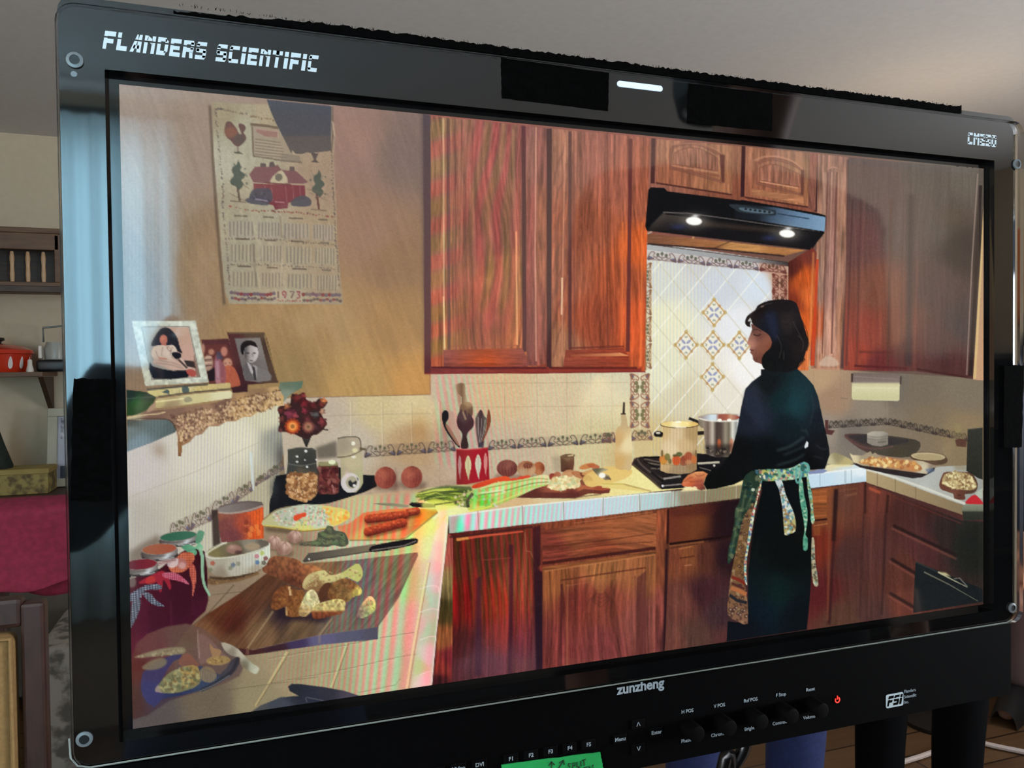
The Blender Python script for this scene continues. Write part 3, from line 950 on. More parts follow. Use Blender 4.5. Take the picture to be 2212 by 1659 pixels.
for cx_, cy_ in ((1542.5, 675), (1482, 745), (1540, 745), (1597, 746), (1539, 814)):
    fill([(cx_, cy_ - 33), (cx_ + 27, cy_), (cx_, cy_ + 33), (cx_ - 27, cy_)], (236, 232, 214), 0.95)
    for k in range(4):
        a_ = k * 90
        c_, s_ = math.cos(math.radians(a_)), math.sin(math.radians(a_))
        tip = (cx_ + 23.5 * c_, cy_ + 28 * s_)
        side = (cx_ + 23.5 * math.cos(math.radians(a_ + 90)), cy_ + 28 * math.sin(math.radians(a_ + 90)))
        mid = ((tip[0] + side[0]) / 2, (tip[1] + side[1]) / 2)
        out = (cx_ + (mid[0] - cx_) * 1.05, cy_ + (mid[1] - cy_) * 1.05)
        ell(tip[0], tip[1], 4.2, 4.6, (190, 164, 100), 0.8)
        inn = (cx_ + (mid[0] - cx_) * 0.98, cy_ + (mid[1] - cy_) * 0.98)
        line([tip, inn, side], 2.8, (190, 150, 92), 0.85, sm=5)
        ell(mid[0], mid[1], 3.0, 3.4, (176, 130, 92), 0.7)
        ell(cx_ + 8 * math.cos(math.radians(a_ + 45)), cy_ + 9.5 * math.sin(math.radians(a_ + 45)), 6.4, 2.7, (150, 156, 186), 0.95, rot=a_ + 49)
        ell(cx_ + 15.5 * c_, cy_ + 18 * s_, 3.4, 3.4, (140, 146, 126), 0.75)
        ell(cx_ + 17.6 * c_, cy_ + 20.4 * s_, 2.4, 2.4, (238, 236, 222), 0.9)
# grey top moulding, border of the stove tiles
fill([(1397, 526), (1704, 566), (1704, 576), (1397, 540)], LG((1397, 0), (176, 178, 178), (1704, 0), (60, 50, 50), (0.75, (150, 150, 150))))
line([(1397, 527), (1704, 567)], 2, (60, 46, 40), 0.8)
_kw = dict(dark=(110, 86, 84), green=(88, 92, 74), blue=(86, 94, 134))
fill([(1397, 540), (1704, 577), (1704, 588), (1397, 562)], (222, 210, 204), 0.5)
border_run((1397, 540), (1640, 566), (1640, 585), (1397, 561), 4, 1.35, **_kw)
fill([(1640, 568), (1702, 576), (1702, 646), (1668, 646), (1668, 590), (1640, 586)], (196, 150, 128), 0.75, blur=2)
border_run((1640, 566), (1700, 573), (1700, 592), (1640, 585), 1, 1.45, dark=(104, 56, 48), green=(92, 66, 52), blue=(100, 62, 60))
for k in range(2):
    border_run((1684, 592 + 38 * k), (1684, 630 + 38 * k), (1668, 630 + 38 * k), (1668, 590 + 38 * k), 1, 1.35, dark=(112, 58, 48), green=(94, 58, 46), blue=(110, 60, 52))
    border_run((1684, 592 + 38 * k), (1684, 630 + 38 * k), (1700, 632 + 38 * k), (1700, 594 + 38 * k), 1, 1.35, dark=(112, 58, 48), green=(94, 58, 46), blue=(110, 60, 52))
# upright border strip at the cupboard's side and below it
for k in range(4):
    border_run((1395, 566 + 58 * k), (1395, 624 + 58 * k), (1407, 624 + 58 * k), (1407, 566 + 58 * k), 1, 1.25, dark=(146, 102, 68), green=(104, 104, 76), blue=(120, 110, 120))
fill([(1360, 806), (1404, 806), (1404, 926), (1360, 926)], (226, 214, 180), 0.6)
for k in range(2):
    border_run((1382, 806 + 60 * k), (1382, 866 + 60 * k), (1361, 866 + 60 * k), (1361, 806 + 60 * k), 1, 1.7, dark=(146, 96, 72), green=(106, 104, 66), blue=(90, 92, 124))
    border_run((1382, 806 + 60 * k), (1382, 866 + 60 * k), (1403, 866 + 60 * k), (1403, 806 + 60 * k), 1, 1.7, dark=(146, 96, 72), green=(106, 104, 66), blue=(90, 92, 124))
line([(1382, 806), (1382, 926)], 1.3, (240, 232, 200), 0.6)
border_run((1362, 928), (1410, 927), (1410, 951), (1362, 953), 1, 1.5, dark=(120, 84, 70))
border_run((1300, 934), (1330, 931), (1330, 956), (1300, 957), 1, 1.4, dark=(110, 74, 66))

# ---- right tiled walls
T = crop(1740, 780, 5.267)
P_TILER = fill([(1730, 786), (1800, 795), (1835, 800), (2126, 818), (2126, 1060), (1900, 1040), (1740, 1040)], G((1770, 820, (182, 152, 118)), (1800, 860, (160, 130, 104)), (1780, 930, (150, 138, 124)), (1880, 880, (140, 128, 112)), (1990, 850, (118, 106, 90)), (2000, 900, (124, 110, 88)), (2090, 850, (124, 112, 94)), (1930, 840, (112, 102, 90)), (1940, 960, (128, 114, 94)), (2080, 930, (140, 120, 90)), (1840, 940, (120, 112, 102))),
     piece='corner_tile_wall', label='dim tiled corner walls on the right of the picture')
line([(1916, 845), (1917, 925)], 1.5, (150, 138, 118), 0.5)
line([(1815, 860), (1832, 861)], 2, (110, 96, 86), 0.5)
for x_ in (1757, 1816, 1822):
    line([(x_, 800), (x_ + 1, 900)], 1.3, (140, 118, 98), 0.35)
border_run((1789, 908), (1917, 901), (1917, 918), (1789, 926), 4, 1.1, dark=(64, 54, 50), green=(66, 60, 50), blue=(70, 66, 66))
border_run((1917, 901), (2090, 936), (2090, 954), (1917, 918), 5, 1.1, dark=(58, 48, 44), green=(60, 54, 46), blue=(62, 56, 56))
fill(T((220, 670), (260, 668), (258, 780), (335, 790), (300, 840), (225, 830)), (84, 50, 48))
fill(T((1560, 960), (1690, 930), (1640, 1120), (1540, 1100)), (150, 130, 96), 0.4, blur=3)
# ---- upper cupboards
def wood(pts, col, seed=0, piece=None, label=None, amp=0.3, axis='v', sm=0, **kw):
    return fill(pts, col, piece=piece, label=label, sm=sm, tex=wood_tex(seed, amp=amp, axis=axis, **kw))

# big two-door cupboard
P_CUP = wood([(917, 245), (931, 250), (1408, 300), (1420, 302), (1416, 408), (1397, 500), (1393, 804), (916, 807)],
     G((940, 300, (128, 82, 70)), (1000, 400, (138, 82, 70)), (1050, 300, (134, 84, 74)), (1160, 320, (126, 78, 70)), (1160, 600, (140, 76, 56)), (1270, 400, (148, 88, 68)), (1270, 600, (156, 80, 54)), (1360, 400, (150, 84, 64)), (1375, 600, (196, 92, 46)), (1390, 700, (206, 86, 44)), (1270, 740, (150, 70, 46)), (1050, 720, (142, 70, 54)), (960, 720, (150, 92, 62)), (1050, 790, (118, 50, 44)), (1380, 320, (140, 84, 70))),
     seed=1, piece='wall_cupboard', label='tall oak wall cupboard with two panelled doors', amp=0.16)
fill([(914, 245), (930, 250), (933, 806), (917, 807)], LG((0, 250), (72, 58, 66), (0, 800), (88, 44, 48)))
def stile(x0, x1, yt, yb, col, seed, a=1.0, dx=2):
    wood([(x0, yt), (x1, yt + (x1 - x0) * 0.105), (x1 + dx, yb), (x0 + dx, yb)], col, seed, amp=0.22)
# left door
P_DOOR1 = wood([(930, 250), (1160, 274), (1160, 792), (931, 792)], G((945, 300, (140, 96, 76)), (945, 500, (146, 94, 70)), (945, 760, (158, 98, 62)), (1050, 300, (134, 82, 72)), (1050, 500, (138, 78, 66)), (1060, 700, (146, 78, 58)), (1110, 600, (156, 98, 66)), (1120, 720, (170, 96, 60))), seed=2, amp=0.42, sy=130, piece='cupboard_door')
for x_, w_, c_, a_ in ((957.5, 3.2, (214, 178, 140), 0.75), (968, 7, (92, 58, 62), 0.8), (978, 2, (120, 74, 66), 0.7), (983, 2, (88, 54, 56), 0.6)):
    line([(x_, 256), (x_ + 2, 760)], w_, c_, a_)
line([(958, 640), (961, 752)], 3, (250, 206, 150), 0.7)
line([(1115, 500), (1117, 745)], 4, (244, 176, 120), 0.75)
line([(1108, 280), (1112, 500)], 6, (178, 128, 100), 0.4)
line([(1131, 272), (1133, 760)], 9, (72, 36, 44), 0.9)
wood([(1136, 273), (1158, 275), (1160, 790), (1138, 790)], G((1147, 300, (138, 88, 80)), (1147, 500, (140, 78, 68)), (1147, 760, (132, 74, 66))), seed=4, amp=0.3)
# cathedral grain and the rose and olive fringes of the left door
for k, (x_, y_, h_) in enumerate(((1060, 300, 240), (1030, 440, 160), (1088, 520, 200), (1030, 690, 60), (1090, 400, 150))):
    for j in range(4):
        r_ = 10 + 9 * j
        line([(x_ - r_ * 0.55, y_ + h_), (x_ - r_ * 0.5, y_ + h_ * 0.3), (x_, y_ - 6 * j), (x_ + r_ * 0.5, y_ + h_ * 0.3), (x_ + r_ * 0.6, y_ + h_)], 2.0, (84, 58, 48), 0.30, sm=6, blur=1)
_r = cover([(930, 250), (1160, 274), (1160, 792), (931, 792)])
_sl = (slice(_r[0] - PY0, _r[1] - PY0), slice(_r[2] - PX0, _r[3] - PX0))
_X, _Y = XX[_sl], YY[_sl]
_b = np.clip(np.sin(2 * math.pi * (_Y + 0.35 * (_X - 930) - 305) / (88 - 0.02 * (_Y - 250))) * 1.5, -1, 1) * np.exp(-((_X - 930) / 62.0) ** 2)
_b2 = np.clip(np.sin((_X - 1000) * 0.16 + 6 * vn(_X, _Y, 40, 150, 2, 3) + (_Y - 250) * 0.018) * 1.3, -1, 1) * np.exp(-((_X - 1065) / 60.0) ** 2) * np.clip((760 - _Y) / 160, 0, 1)
_k = ((_b * 0.85 + _b2 * 0.9) * _r[4])[..., None]
CV[_sl] += np.where(_k > 0, _k * np.array((26, -10, -2), np.float32), -_k * np.array((-6, 7, -9), np.float32))
for cx_, cy_, rx_, ry_ in ((1018, 330, 16, 34), (1045, 520, 14, 40), (1000, 600, 18, 34), (1075, 620, 14, 34), (1048, 420, 10, 30), (990, 430, 22, 26), (1062, 690, 30, 20)):
    soft(cx_, cy_, rx_, ry_, (196, 88, 84), 0.34, rot=20)
fill([(958, 756), (1128, 752), (1136, 768), (1140, 792), (958, 792)], LG((958, 0), (132, 72, 66), (1140, 0), (140, 74, 66), (0.5, (176, 74, 36))), tex=wood_tex(6, axis='h', amp=0.2))
line([(960, 766), (975, 748), (1118, 746), (1128, 758)], 2, (150, 80, 66), 0.7)
# middle stile and gap
wood([(1160, 275), (1180, 277), (1180, 786), (1160, 790)], G((1170, 300, (132, 80, 72)), (1170, 500, (146, 88, 66)), (1170, 760, (140, 78, 66))), seed=7, amp=0.4, sy=60)
line([(1158, 275), (1156, 540), (1158, 780)], 3.4, (226, 160, 136), 0.7)
line([(1187, 278), (1187, 796)], 12, (66, 38, 40), 0.95)
# right door
P_DOOR2 = wood([(1192, 278), (1408, 298), (1398, 500), (1392, 792), (1191, 792)], G((1210, 320, (158, 106, 84)), (1210, 600, (158, 92, 68)), (1210, 760, (152, 102, 74)), (1280, 330, (148, 90, 76)), (1280, 500, (150, 82, 58)), (1290, 700, (150, 72, 48)), (1350, 400, (158, 92, 72)), (1350, 600, (160, 78, 48)), (1380, 700, (196, 84, 44)), (1385, 540, (206, 94, 44)), (1390, 420, (168, 92, 66))), seed=8, amp=0.34, piece='cupboard_door')
for k in range(7):
    y_ = 330 + 62 * k
    line([(1196, y_ + 70), (1206, y_ + 20), (1216, y_), (1222, y_ - 40)], 4, (100, 62, 56), 0.42, sm=6, blur=1)
line([(1221, 290), (1216, 560), (1214, 770)], 3, (214, 148, 116), 0.55)
line([(1214, 600), (1213, 680)], 3.5, (255, 222, 180), 0.7)
for x_, w_, c_, a_ in ((1231, 7, (86, 50, 52), 0.85), (1240, 2.5, (116, 62, 56), 0.6), (1312, 3, (96, 52, 44), 0.5)):
    line([(x_, 284), (x_, 760)], w_, c_, a_)
line([(1362, 300), (1360, 480), (1356, 760)], 8, (92, 44, 44), 0.85)
line([(1345, 480), (1343, 748)], 4, (216, 110, 58), 0.7)
line([(1352, 480), (1350, 750)], 2.5, (196, 100, 58), 0.6)
line([(1387, 480), (1384, 790)], 3.5, (232, 124, 66), 0.6)
fill([(1222, 756), (1345, 752), (1358, 768), (1358, 792), (1216, 792)], LG((1222, 0), (138, 66, 50), (1358, 0), (150, 62, 40)), tex=wood_tex(9, axis='h', amp=0.2))
fill([(1232, 766), (1340, 762), (1360, 769), (1232, 770)], LG((1232, 0), (150, 76, 52), (1360, 0), (226, 150, 96)))
line([(1232, 752), (1348, 748)], 4, (104, 44, 36), 0.7)
fill([(930, 792), (1186, 793), (1186, 807), (930, 807)], LG((930, 0), (120, 52, 50), (1186, 0), (138, 52, 42)), tex=wood_tex(10, axis='h', amp=0.15))
fill([(1186, 796), (1386, 796), (1384, 804), (1186, 806)], (140, 54, 42))
line([(932, 794), (1180, 795)], 4, (74, 28, 34), 0.8)
line([(1190, 795), (1376, 795)], 5, (84, 28, 26), 0.8)
line([(916, 807), (1395, 803)], 3, (120, 40, 42), 0.8)
line([(1410, 300), (1412, 402)], 5, (76, 44, 46), 0.9)

# ---- short cupboard over the hood, two arched doors
P_SHORT = wood([(1404, 298), (1775, 332), (1772, 470), (1700, 455), (1400, 412)], G((1420, 330, (146, 92, 76)), (1600, 330, (142, 98, 76)), (1770, 350, (132, 90, 78)), (1600, 425, (132, 76, 56)), (1740, 455, (130, 74, 58))), seed=12, piece='wall_cupboard', label='short oak cupboard with two arched doors above the cooker hood', amp=0.2)
T = crop(1360, 290, 4.424)
line(T((228, 40), (220, 470)), 9, (66, 36, 36), 0.9)
def arch_door(o, panel, gl, seed, name_):
    wood(o, G((o[0][0] + 20, o[0][1] + 20, (156, 106, 82)), (o[1][0] - 20, o[1][1] + 20, (152, 108, 82)), (o[2][0] - 20, o[2][1] - 15, (156, 102, 72)), (o[3][0] + 20, o[3][1] - 15, (150, 92, 68))), seed, piece=name_, amp=0.28)
    line(panel + [panel[0]], 5.5, (104, 62, 52), 0.75, blur=1)
    line(panel + [panel[0]], 1.6, (178, 124, 98), 0.5)
    fill(gl, (148, 98, 78), tex=wood_tex(seed + 1, amp=0.5, sx=6, sy=40))
    line(gl + [gl[0]], 1.4, (112, 68, 56), 0.8)
pa = smooth_pts(T((400, 215), (420, 150), (500, 110), (590, 100), (680, 112), (770, 150), (850, 195)), 4, closed=False).tolist()
arch_door(T((258, 48), (985, 108), (980, 572), (250, 462)), [(x - 3, y - 3) for x, y in pa] + T((895, 200), (890, 455), (390, 315)), smooth_pts(T((425, 180), (500, 145), (600, 130), (700, 150), (840, 225)), 4, closed=False).tolist() + T((845, 350), (420, 285)), 13, 'cupboard_door')
fill(T((860, 190), (908, 200), (908, 462), (880, 455)), (88, 50, 44), 0.8)
line(T((395, 330), (860, 400)), 5, (130, 80, 62), 0.7)
line(T((400, 300), (845, 370)), 2, (196, 140, 110), 0.7)
line(T((250, 465), (975, 578)), 3.5, (70, 36, 32), 0.9)
line(T((385, 95), (640, 90), (830, 150), (880, 190)), 3, (180, 126, 98), 0.5, sm=4)
line(T((1088, 112), (1078, 600)), 8, (52, 26, 30), 0.95)
arch_door(T((1108, 118), (1798, 185), (1712, 695), (1100, 600)), smooth_pts(T((1215, 280), (1320, 240), (1420, 245), (1540, 280), (1660, 345)), 4, closed=False).tolist() + T((1655, 580), (1215, 465)), smooth_pts(T((1245, 320), (1330, 290), (1420, 295), (1520, 335), (1630, 385)), 4, closed=False).tolist() + T((1630, 505), (1245, 440)), 17, 'cupboard_door')
fill(T((1635, 340), (1668, 345), (1662, 585), (1635, 575)), (92, 52, 46), 0.75)
line(T((1190, 250), (1290, 215), (1420, 215), (1560, 260), (1655, 335)), 3.5, (190, 136, 108), 0.7, sm=4)
line(T((1245, 450), (1610, 515)), 2.4, (222, 162, 126), 0.8)
wood(T((1170, 520), (1660, 600), (1660, 660), (1170, 580)), (170, 114, 80), 18, axis='h')
line(T((1100, 602), (1715, 698)), 3.5, (64, 32, 30), 0.9)
line(T((1805, 190), (1785, 740)), 10, (56, 28, 30), 0.95)
wood(T((1720, 180), (1795, 186), (1775, 730), (1705, 715)), (134, 84, 70), 19)

# ---- narrow cupboard right of the hood
P_NARROW = wood([(1766, 332), (1834, 340), (1832, 800), (1752, 796), (1764, 520)], G((1790, 350, (140, 100, 84)), (1790, 500, (150, 110, 90)), (1780, 620, (156, 116, 98)), (1780, 760, (164, 120, 96)), (1822, 500, (144, 104, 84)), (1822, 700, (160, 112, 86)), (1760, 700, (190, 90, 50))), seed=21, piece='wall_cupboard', label='narrow pale oak cupboard beside the hood', amp=0.4, sy=60)
wood([(1788, 365), (1810, 362), (1806, 768), (1778, 770)], G((1795, 400, (134, 96, 84)), (1790, 600, (150, 110, 98)), (1790, 740, (186, 138, 116))), 22, amp=0.3)
for x0_, x1_, w_, c_, a_ in ((1788, 1776, 2.5, (96, 62, 56), 0.7), (1797, 1787, 3, (206, 160, 140), 0.5), (1808, 1796, 4, (96, 60, 52), 0.7), (1782, 1768, 7, (190, 156, 140), 0.35), (1820, 1808, 5, (178, 136, 112), 0.4)):
    line([(x0_, 372), (x1_, 764)], w_, c_, a_)
line([(1787, 366), (1799, 361), (1810, 364)], 3, (176, 132, 112), 0.6, sm=4)
fill([(1770, 790), (1778, 774), (1790, 768), (1806, 776), (1810, 790)], (206, 178, 156), 0.8, sm=3, blur=1)
line([(1764, 560), (1755, 790)], 9, (196, 62, 30), 0.85)
line([(1757, 575), (1748, 790)], 3, (236, 176, 130), 0.6)
line([(1758, 797), (1815, 797)], 5, (190, 140, 112), 0.7)
line([(1834, 345), (1832, 600), (1820, 796)], 10, (66, 44, 46), 0.75, blur=1)

# ---- corner cupboards in the shade on the right
wood([(1834, 340), (2126, 366), (2126, 822), (2096, 818), (1980, 802), (1822, 800)], G((1850, 360, (84, 66, 62)), (1900, 400, (84, 66, 64)), (2000, 380, (84, 74, 68)), (2090, 380, (92, 84, 76)), (1860, 520, (104, 70, 66)), (1950, 500, (88, 72, 68)), (2040, 480, (84, 74, 70)), (1900, 620, (122, 76, 60)), (1880, 720, (142, 70, 56)), (1930, 720, (120, 72, 56)), (1850, 760, (150, 66, 50)), (1960, 760, (92, 52, 48)), (2030, 620, (78, 60, 58)), (2030, 740, (84, 58, 56)), (2080, 540, (52, 42, 40)), (2080, 700, (70, 58, 58)), (1900, 790, (104, 46, 46)), (2050, 790, (78, 46, 44))), seed=25, piece='wall_cupboard', label='dark corner cupboard in the shade on the right', amp=0.12, fine=0.06)
for x0_, x1_, w_, c_, a_ in ((1842, 1828, 3, (70, 46, 46), 0.7), (1860, 1850, 4, (84, 52, 48), 0.5), (1868, 1858, 2, (140, 90, 72), 0.35), (1925, 1918, 7, (84, 54, 46), 0.6), (1952, 1945, 3, (84, 56, 50), 0.5)):
    line([(x0_, 430), (x1_, 790)], w_, c_, a_, blur=1)
line([(1968, 420), (1962, 790)], 14, (58, 46, 46), 0.7, blur=3)
line([(1982, 560), (1974, 795)], 2.5, (150, 88, 74), 0.4, blur=1)
for x0_, x1_, w_, c_, a_ in ((2036, 2034, 5, (64, 46, 44), 0.6), (2000, 1998, 3, (110, 82, 76), 0.4), (2038, 2034, 2, (120, 92, 86), 0.3)):
    line([(x0_, 640), (x1_, 770)], w_, c_, a_, blur=1)
line([(1855, 760), (1930, 762)], 5, (90, 44, 40), 0.6, blur=1)
line([(1845, 790), (1960, 796)], 5, (84, 34, 36), 0.8)
line([(1980, 797), (2090, 815)], 4, (66, 34, 34), 0.8)
soft(2070, 500, 30, 60, (40, 34, 32), 0.6)
soft(2060, 470, 34, 26, (92, 72, 54), 0.35)
line([(2112, 375), (2100, 560), (2088, 810)], 3, (150, 130, 118), 0.75)
line([(2118, 400), (2106, 640), (2096, 812)], 8, (44, 34, 32), 0.85)
fill([(2126, 440), (2126, 822), (2102, 820), (2114, 620)], LG((0, 440), (178, 146, 116), (0, 820), (196, 154, 120)), piece='cupboard_side', label='sunlit pale edge of the corner cupboard')
fill([(2124, 440), (2122, 560), (2108, 818), (2102, 818), (2114, 620)], (214, 186, 126), 0.8)

# ---- orange side panel right of the stove, wooden underside
wood([(1703, 566), (1756, 534), (1764, 545), (1757, 690), (1746, 800), (1716, 800), (1702, 700)], G((1712, 580, (84, 34, 28)), (1745, 545, (110, 50, 40)), (1735, 600, (190, 84, 34)), (1712, 650, (128, 50, 30)), (1728, 700, (206, 92, 36)), (1745, 640, (206, 98, 44)), (1726, 790, (214, 112, 60))), seed=31, piece='cupboard_side', label='orange-lit oak side panel right of the stove', amp=0.14)
line([(1757, 545), (1752, 680), (1744, 795)], 4, (224, 150, 92), 0.55, blur=1)
wood(T((170, 950), (1680, 1108), (1480, 1162), (170, 1048)), G((1400, 520, (128, 84, 60)), (1520, 535, (150, 98, 62)), (1600, 545, (186, 134, 80)), (1700, 548, (166, 112, 66))), seed=33, piece='hood_underside', label='wooden board under the cooker hood', axis='h', amp=0.12)
line(T((800, 1092), (980, 1018)), 2.2, (80, 54, 42), 0.8)
line(T((170, 1048), (800, 1094), (1480, 1164)), 3.5, (40, 28, 28), 0.85)
line(T((600, 995), (615, 980)), 4, (230, 180, 130), 0.6)
line(T((170, 950), (215, 930)), 3, (210, 196, 180), 0.7)

# ---- cooker hood
P_HOOD = fill(T((180, 530), (200, 508), (330, 512), (360, 545), (1050, 632), (1080, 628), (1800, 755), (1870, 775), (1876, 800), (1866, 925), (1838, 972), (1720, 1102), (165, 922), (150, 880)), (12, 12, 15), piece='cooker_hood', label='black cooker hood with two lit lamps')
fill(T((1000, 660), (1400, 700), (1872, 792), (1864, 930), (1200, 822), (1000, 800)), LG((1560, 430), (13, 14, 18), (1790, 480), (128, 160, 188), (0.35, (26, 30, 36)), (0.5, (66, 84, 104)), (0.7, (98, 126, 154))))
fill(T((330, 742), (1860, 935), (1838, 975), (1720, 1102), (170, 918), (230, 840)), LG((1440, 465), (66, 58, 52), (1450, 500), (18, 16, 18)), blur=1)
fill(T((700, 830), (1400, 905), (1400, 940), (700, 880)), (62, 50, 40), 0.7, blur=3)
line(T((320, 745), (560, 755), (1000, 815), (1820, 935)), 2.2, (118, 110, 106), 0.75)
line(T((340, 760), (1000, 830), (1860, 945)), 3, (10, 10, 12), 0.9)
fill(T((950, 678), (1020, 670), (1370, 722), (1395, 735), (1390, 775), (1260, 770), (1060, 745), (1000, 715)), (40, 48, 54), sm=3, piece=P_HOOD)
fill(T((1060, 700), (1350, 735), (1345, 762), (1100, 738)), (84, 102, 114), sm=3)
for k in range(6):
    x_, y_ = T((1110 + 45 * k, 715 + 6 * k))[0]
    ell(x_, y_, 3.2, 2.2, (26, 32, 36))
line(T((1410, 758), (1715, 808)), 2.4, (38, 52, 66), 0.9)
for (cx_, cy_, rx_, ry_) in ((1499, 477.6, 18, 9.5), (1700, 504.7, 17.5, 9)):
    soft(cx_, cy_, 30, 16, (190, 184, 170), 0.5)
    ell(cx_, cy_, rx_, ry_, (196, 190, 176), rot=4)
    ell(cx_, cy_, rx_ - 2, ry_ - 1.5, (255, 255, 250), rot=4, piece='hood_lamp', label='round lit lamp in the cooker hood')
    soft(cx_ + 3, cy_ - 11, 7, 3, (255, 255, 255), 0.8)
for cx_, cy_ in ((1466, 490), (1662, 514)):
    soft(cx_, cy_, 16, 6, (44, 50, 84), 0.8)
fill(T((1735, 990), (1840, 960), (1745, 1100)), (16, 14, 16), 0.8)
# ---- worktop
P_TOP = fill([(270, 1330), (392, 1260), (446, 1210), (596, 1100), (620, 1085), (800, 1068), (980, 1048), (1290, 1020), (1372, 1004), (1500, 1000), (1610, 1030), (1606, 1048), (1470, 1056), (1380, 1066), (1128, 1093), (969, 1116), (966, 1160), (950, 1300), (935, 1480), (900, 1490), (700, 1520), (270, 1600)],
     G((470, 1290, (138, 118, 96)), (420, 1340, (128, 104, 82)), (620, 1170, (150, 128, 102)), (700, 1110, (176, 150, 124)), (780, 1090, (196, 180, 136)), (860, 1070, (190, 156, 124)), (920, 1130, (236, 236, 120)), (950, 1110, (238, 240, 170)), (940, 1180, (226, 232, 150)), (940, 1240, (232, 190, 160)), (890, 1350, (216, 176, 150)), (840, 1450, (196, 180, 146)), (880, 1250, (190, 200, 130)), (700, 1460, (170, 154, 118)), (640, 1440, (158, 140, 108)), (560, 1520, (142, 130, 100)), (450, 1520, (104, 92, 76)), (330, 1540, (84, 76, 74)), (750, 1190, (200, 196, 160)), (1100, 1080, (214, 180, 132)), (1250, 1072, (216, 196, 140)), (1340, 1040, (236, 222, 150)), (1400, 1050, (238, 228, 156)), (1200, 1040, (220, 200, 160)), (1550, 1045, (226, 212, 150))),
     piece='tiled_worktop', label='pale tiled kitchen worktop', tex=lambda X, Y, c: c * (1 + 0.05 * (vn(X, Y, 3, 3) - 0.5))[..., None])
# grout of the near worktop
T = crop(580, 1280, 5.82)
for pts in (((990, 630), (790, 1190)), ((235, 745), (0, 1150))):
    line(T(*pts), 5, (206, 190, 140), 0.8)
    line([(x + 3, y + 1) for x, y in T(*pts)], 2.5, (124, 108, 76), 0.7)
for pts in (((0, 830), (230, 790), (960, 665), (1400, 570), (1830, 500)), ((0, 1145), (870, 985), (1290, 890), (1680, 800), (1900, 770)), ((1130, 1260), (1600, 1160), (1660, 1080))):
    line(T(*pts), 1.6, (112, 98, 74), 0.55)
    line([(x, y + 2) for x, y in T(*pts)], 1.5, (220, 204, 170), 0.4)
T = crop(270, 1060, 5.267)
for pts in (((1240, 1070), (960, 1380)), ((960, 1380), (620, 1659))):
    line(T(*pts), 2, (84, 66, 50), 0.8)
for pts in (((960, 1190), (1480, 1130)), ((950, 1390), (1300, 1330))):
    line(T(*pts), 1.6, (98, 80, 62), 0.7)
T = crop(270, 1290, 5.267)
line(T((1860, 625), (1480, 1240)), 4, (186, 166, 118), 0.8)
line(T((1870, 630), (1500, 1235)), 2, (96, 82, 60), 0.6)
line(T((1100, 1060), (1600, 1000), (2200, 900)), 1.5, (96, 84, 62), 0.6)
line(T((1060, 1090), (920, 1340)), 1.6, (90, 80, 62), 0.6)
# right-hand edge of the near worktop with its long rim
rim = [(966, 1118), (962, 1160), (952, 1250), (944, 1360), (935, 1480), (888, 1492), (900, 1400), (912, 1300), (926, 1210), (940, 1150)]
fill(rim, G((950, 1140, (240, 240, 190)), (948, 1200, (234, 214, 190)), (940, 1260, (200, 206, 190)), (938, 1300, (150, 220, 180)), (934, 1360, (150, 214, 160)), (926, 1420, (214, 200, 190)), (920, 1470, (238, 196, 190)), (905, 1440, (190, 196, 130)), (905, 1350, (226, 170, 160)), (915, 1300, (210, 180, 150)), (930, 1220, (230, 196, 180))), 0.85, blur=2)
line([(925, 1215), (908, 1310), (892, 1400), (878, 1488)], 4.5, (232, 220, 150), 0.7)
line([(929, 1215), (912, 1310), (897, 1400), (883, 1488)], 2, (170, 110, 60), 0.6)
line([(965, 1130), (960, 1200), (950, 1290), (942, 1380), (934, 1478)], 4, (250, 240, 236), 0.75, blur=1)
for y_ in (1265, 1315, 1375, 1450):
    line([(906, y_ + 8), (930, y_), (946, y_ + 3), (948, y_ + 14)], 1.6, (244, 226, 214), 0.7, sm=4)
for y_ in (1200, 1260, 1330, 1400):
    line([(800, y_ + 60), (880, y_ + 8), (915, y_)], 1.3, (236, 208, 176), 0.35)
moire([(640, 1090), (960, 1060), (966, 1130), (960, 1180), (935, 1480), (660, 1530), (560, 1440), (570, 1200)], 0.85, only=[P_TOP])

# far worktop front tiles
P_EDGE = fill([(969, 1114), (1031, 1104), (1128, 1092), (1280, 1077), (1380, 1066), (1455, 1061), (1520, 1054), (1606, 1044), (1606, 1076), (1593, 1078), (1446, 1096), (1280, 1117), (1128, 1134), (971, 1153)],
     G((985, 1135, (146, 206, 176)), (1010, 1120, (214, 190, 200)), (1050, 1120, (206, 206, 196)), (1100, 1115, (196, 204, 190)), (1160, 1110, (190, 208, 206)), (1260, 1095, (196, 214, 222)), (1340, 1092, (194, 212, 216)), (1420, 1080, (184, 206, 206)), (1450, 1080, (170, 180, 170)), (1480, 1075, (148, 136, 112)), (1540, 1070, (136, 126, 98)), (1590, 1062, (140, 130, 96))), piece='worktop_edge', label='row of tiles along the front edge of the worktop')
moire([(969, 1112), (1600, 1044), (1600, 1080), (971, 1155)], 1.45, x0=945, only=[P_EDGE])
line([(970, 1115), (1128, 1093), (1280, 1078), (1450, 1062)], 3, (246, 244, 226), 0.7)
for a_, b_ in (((1032, 1104), (1034, 1146)), ((1128, 1093), (1129, 1134)), ((1217, 1084), (1218, 1124)), ((1303, 1075), (1302, 1114)), ((1381, 1067), (1382, 1103)), ((1457, 1061), (1456, 1095)), ((1527, 1054), (1526, 1086)), ((1593, 1046), (1592, 1078))):
    line([a_, b_], 2, (132, 116, 96), 0.7)
    line([(a_[0] - 2, a_[1]), (b_[0] - 2, b_[1])], 1.5, (240, 236, 226), 0.5)
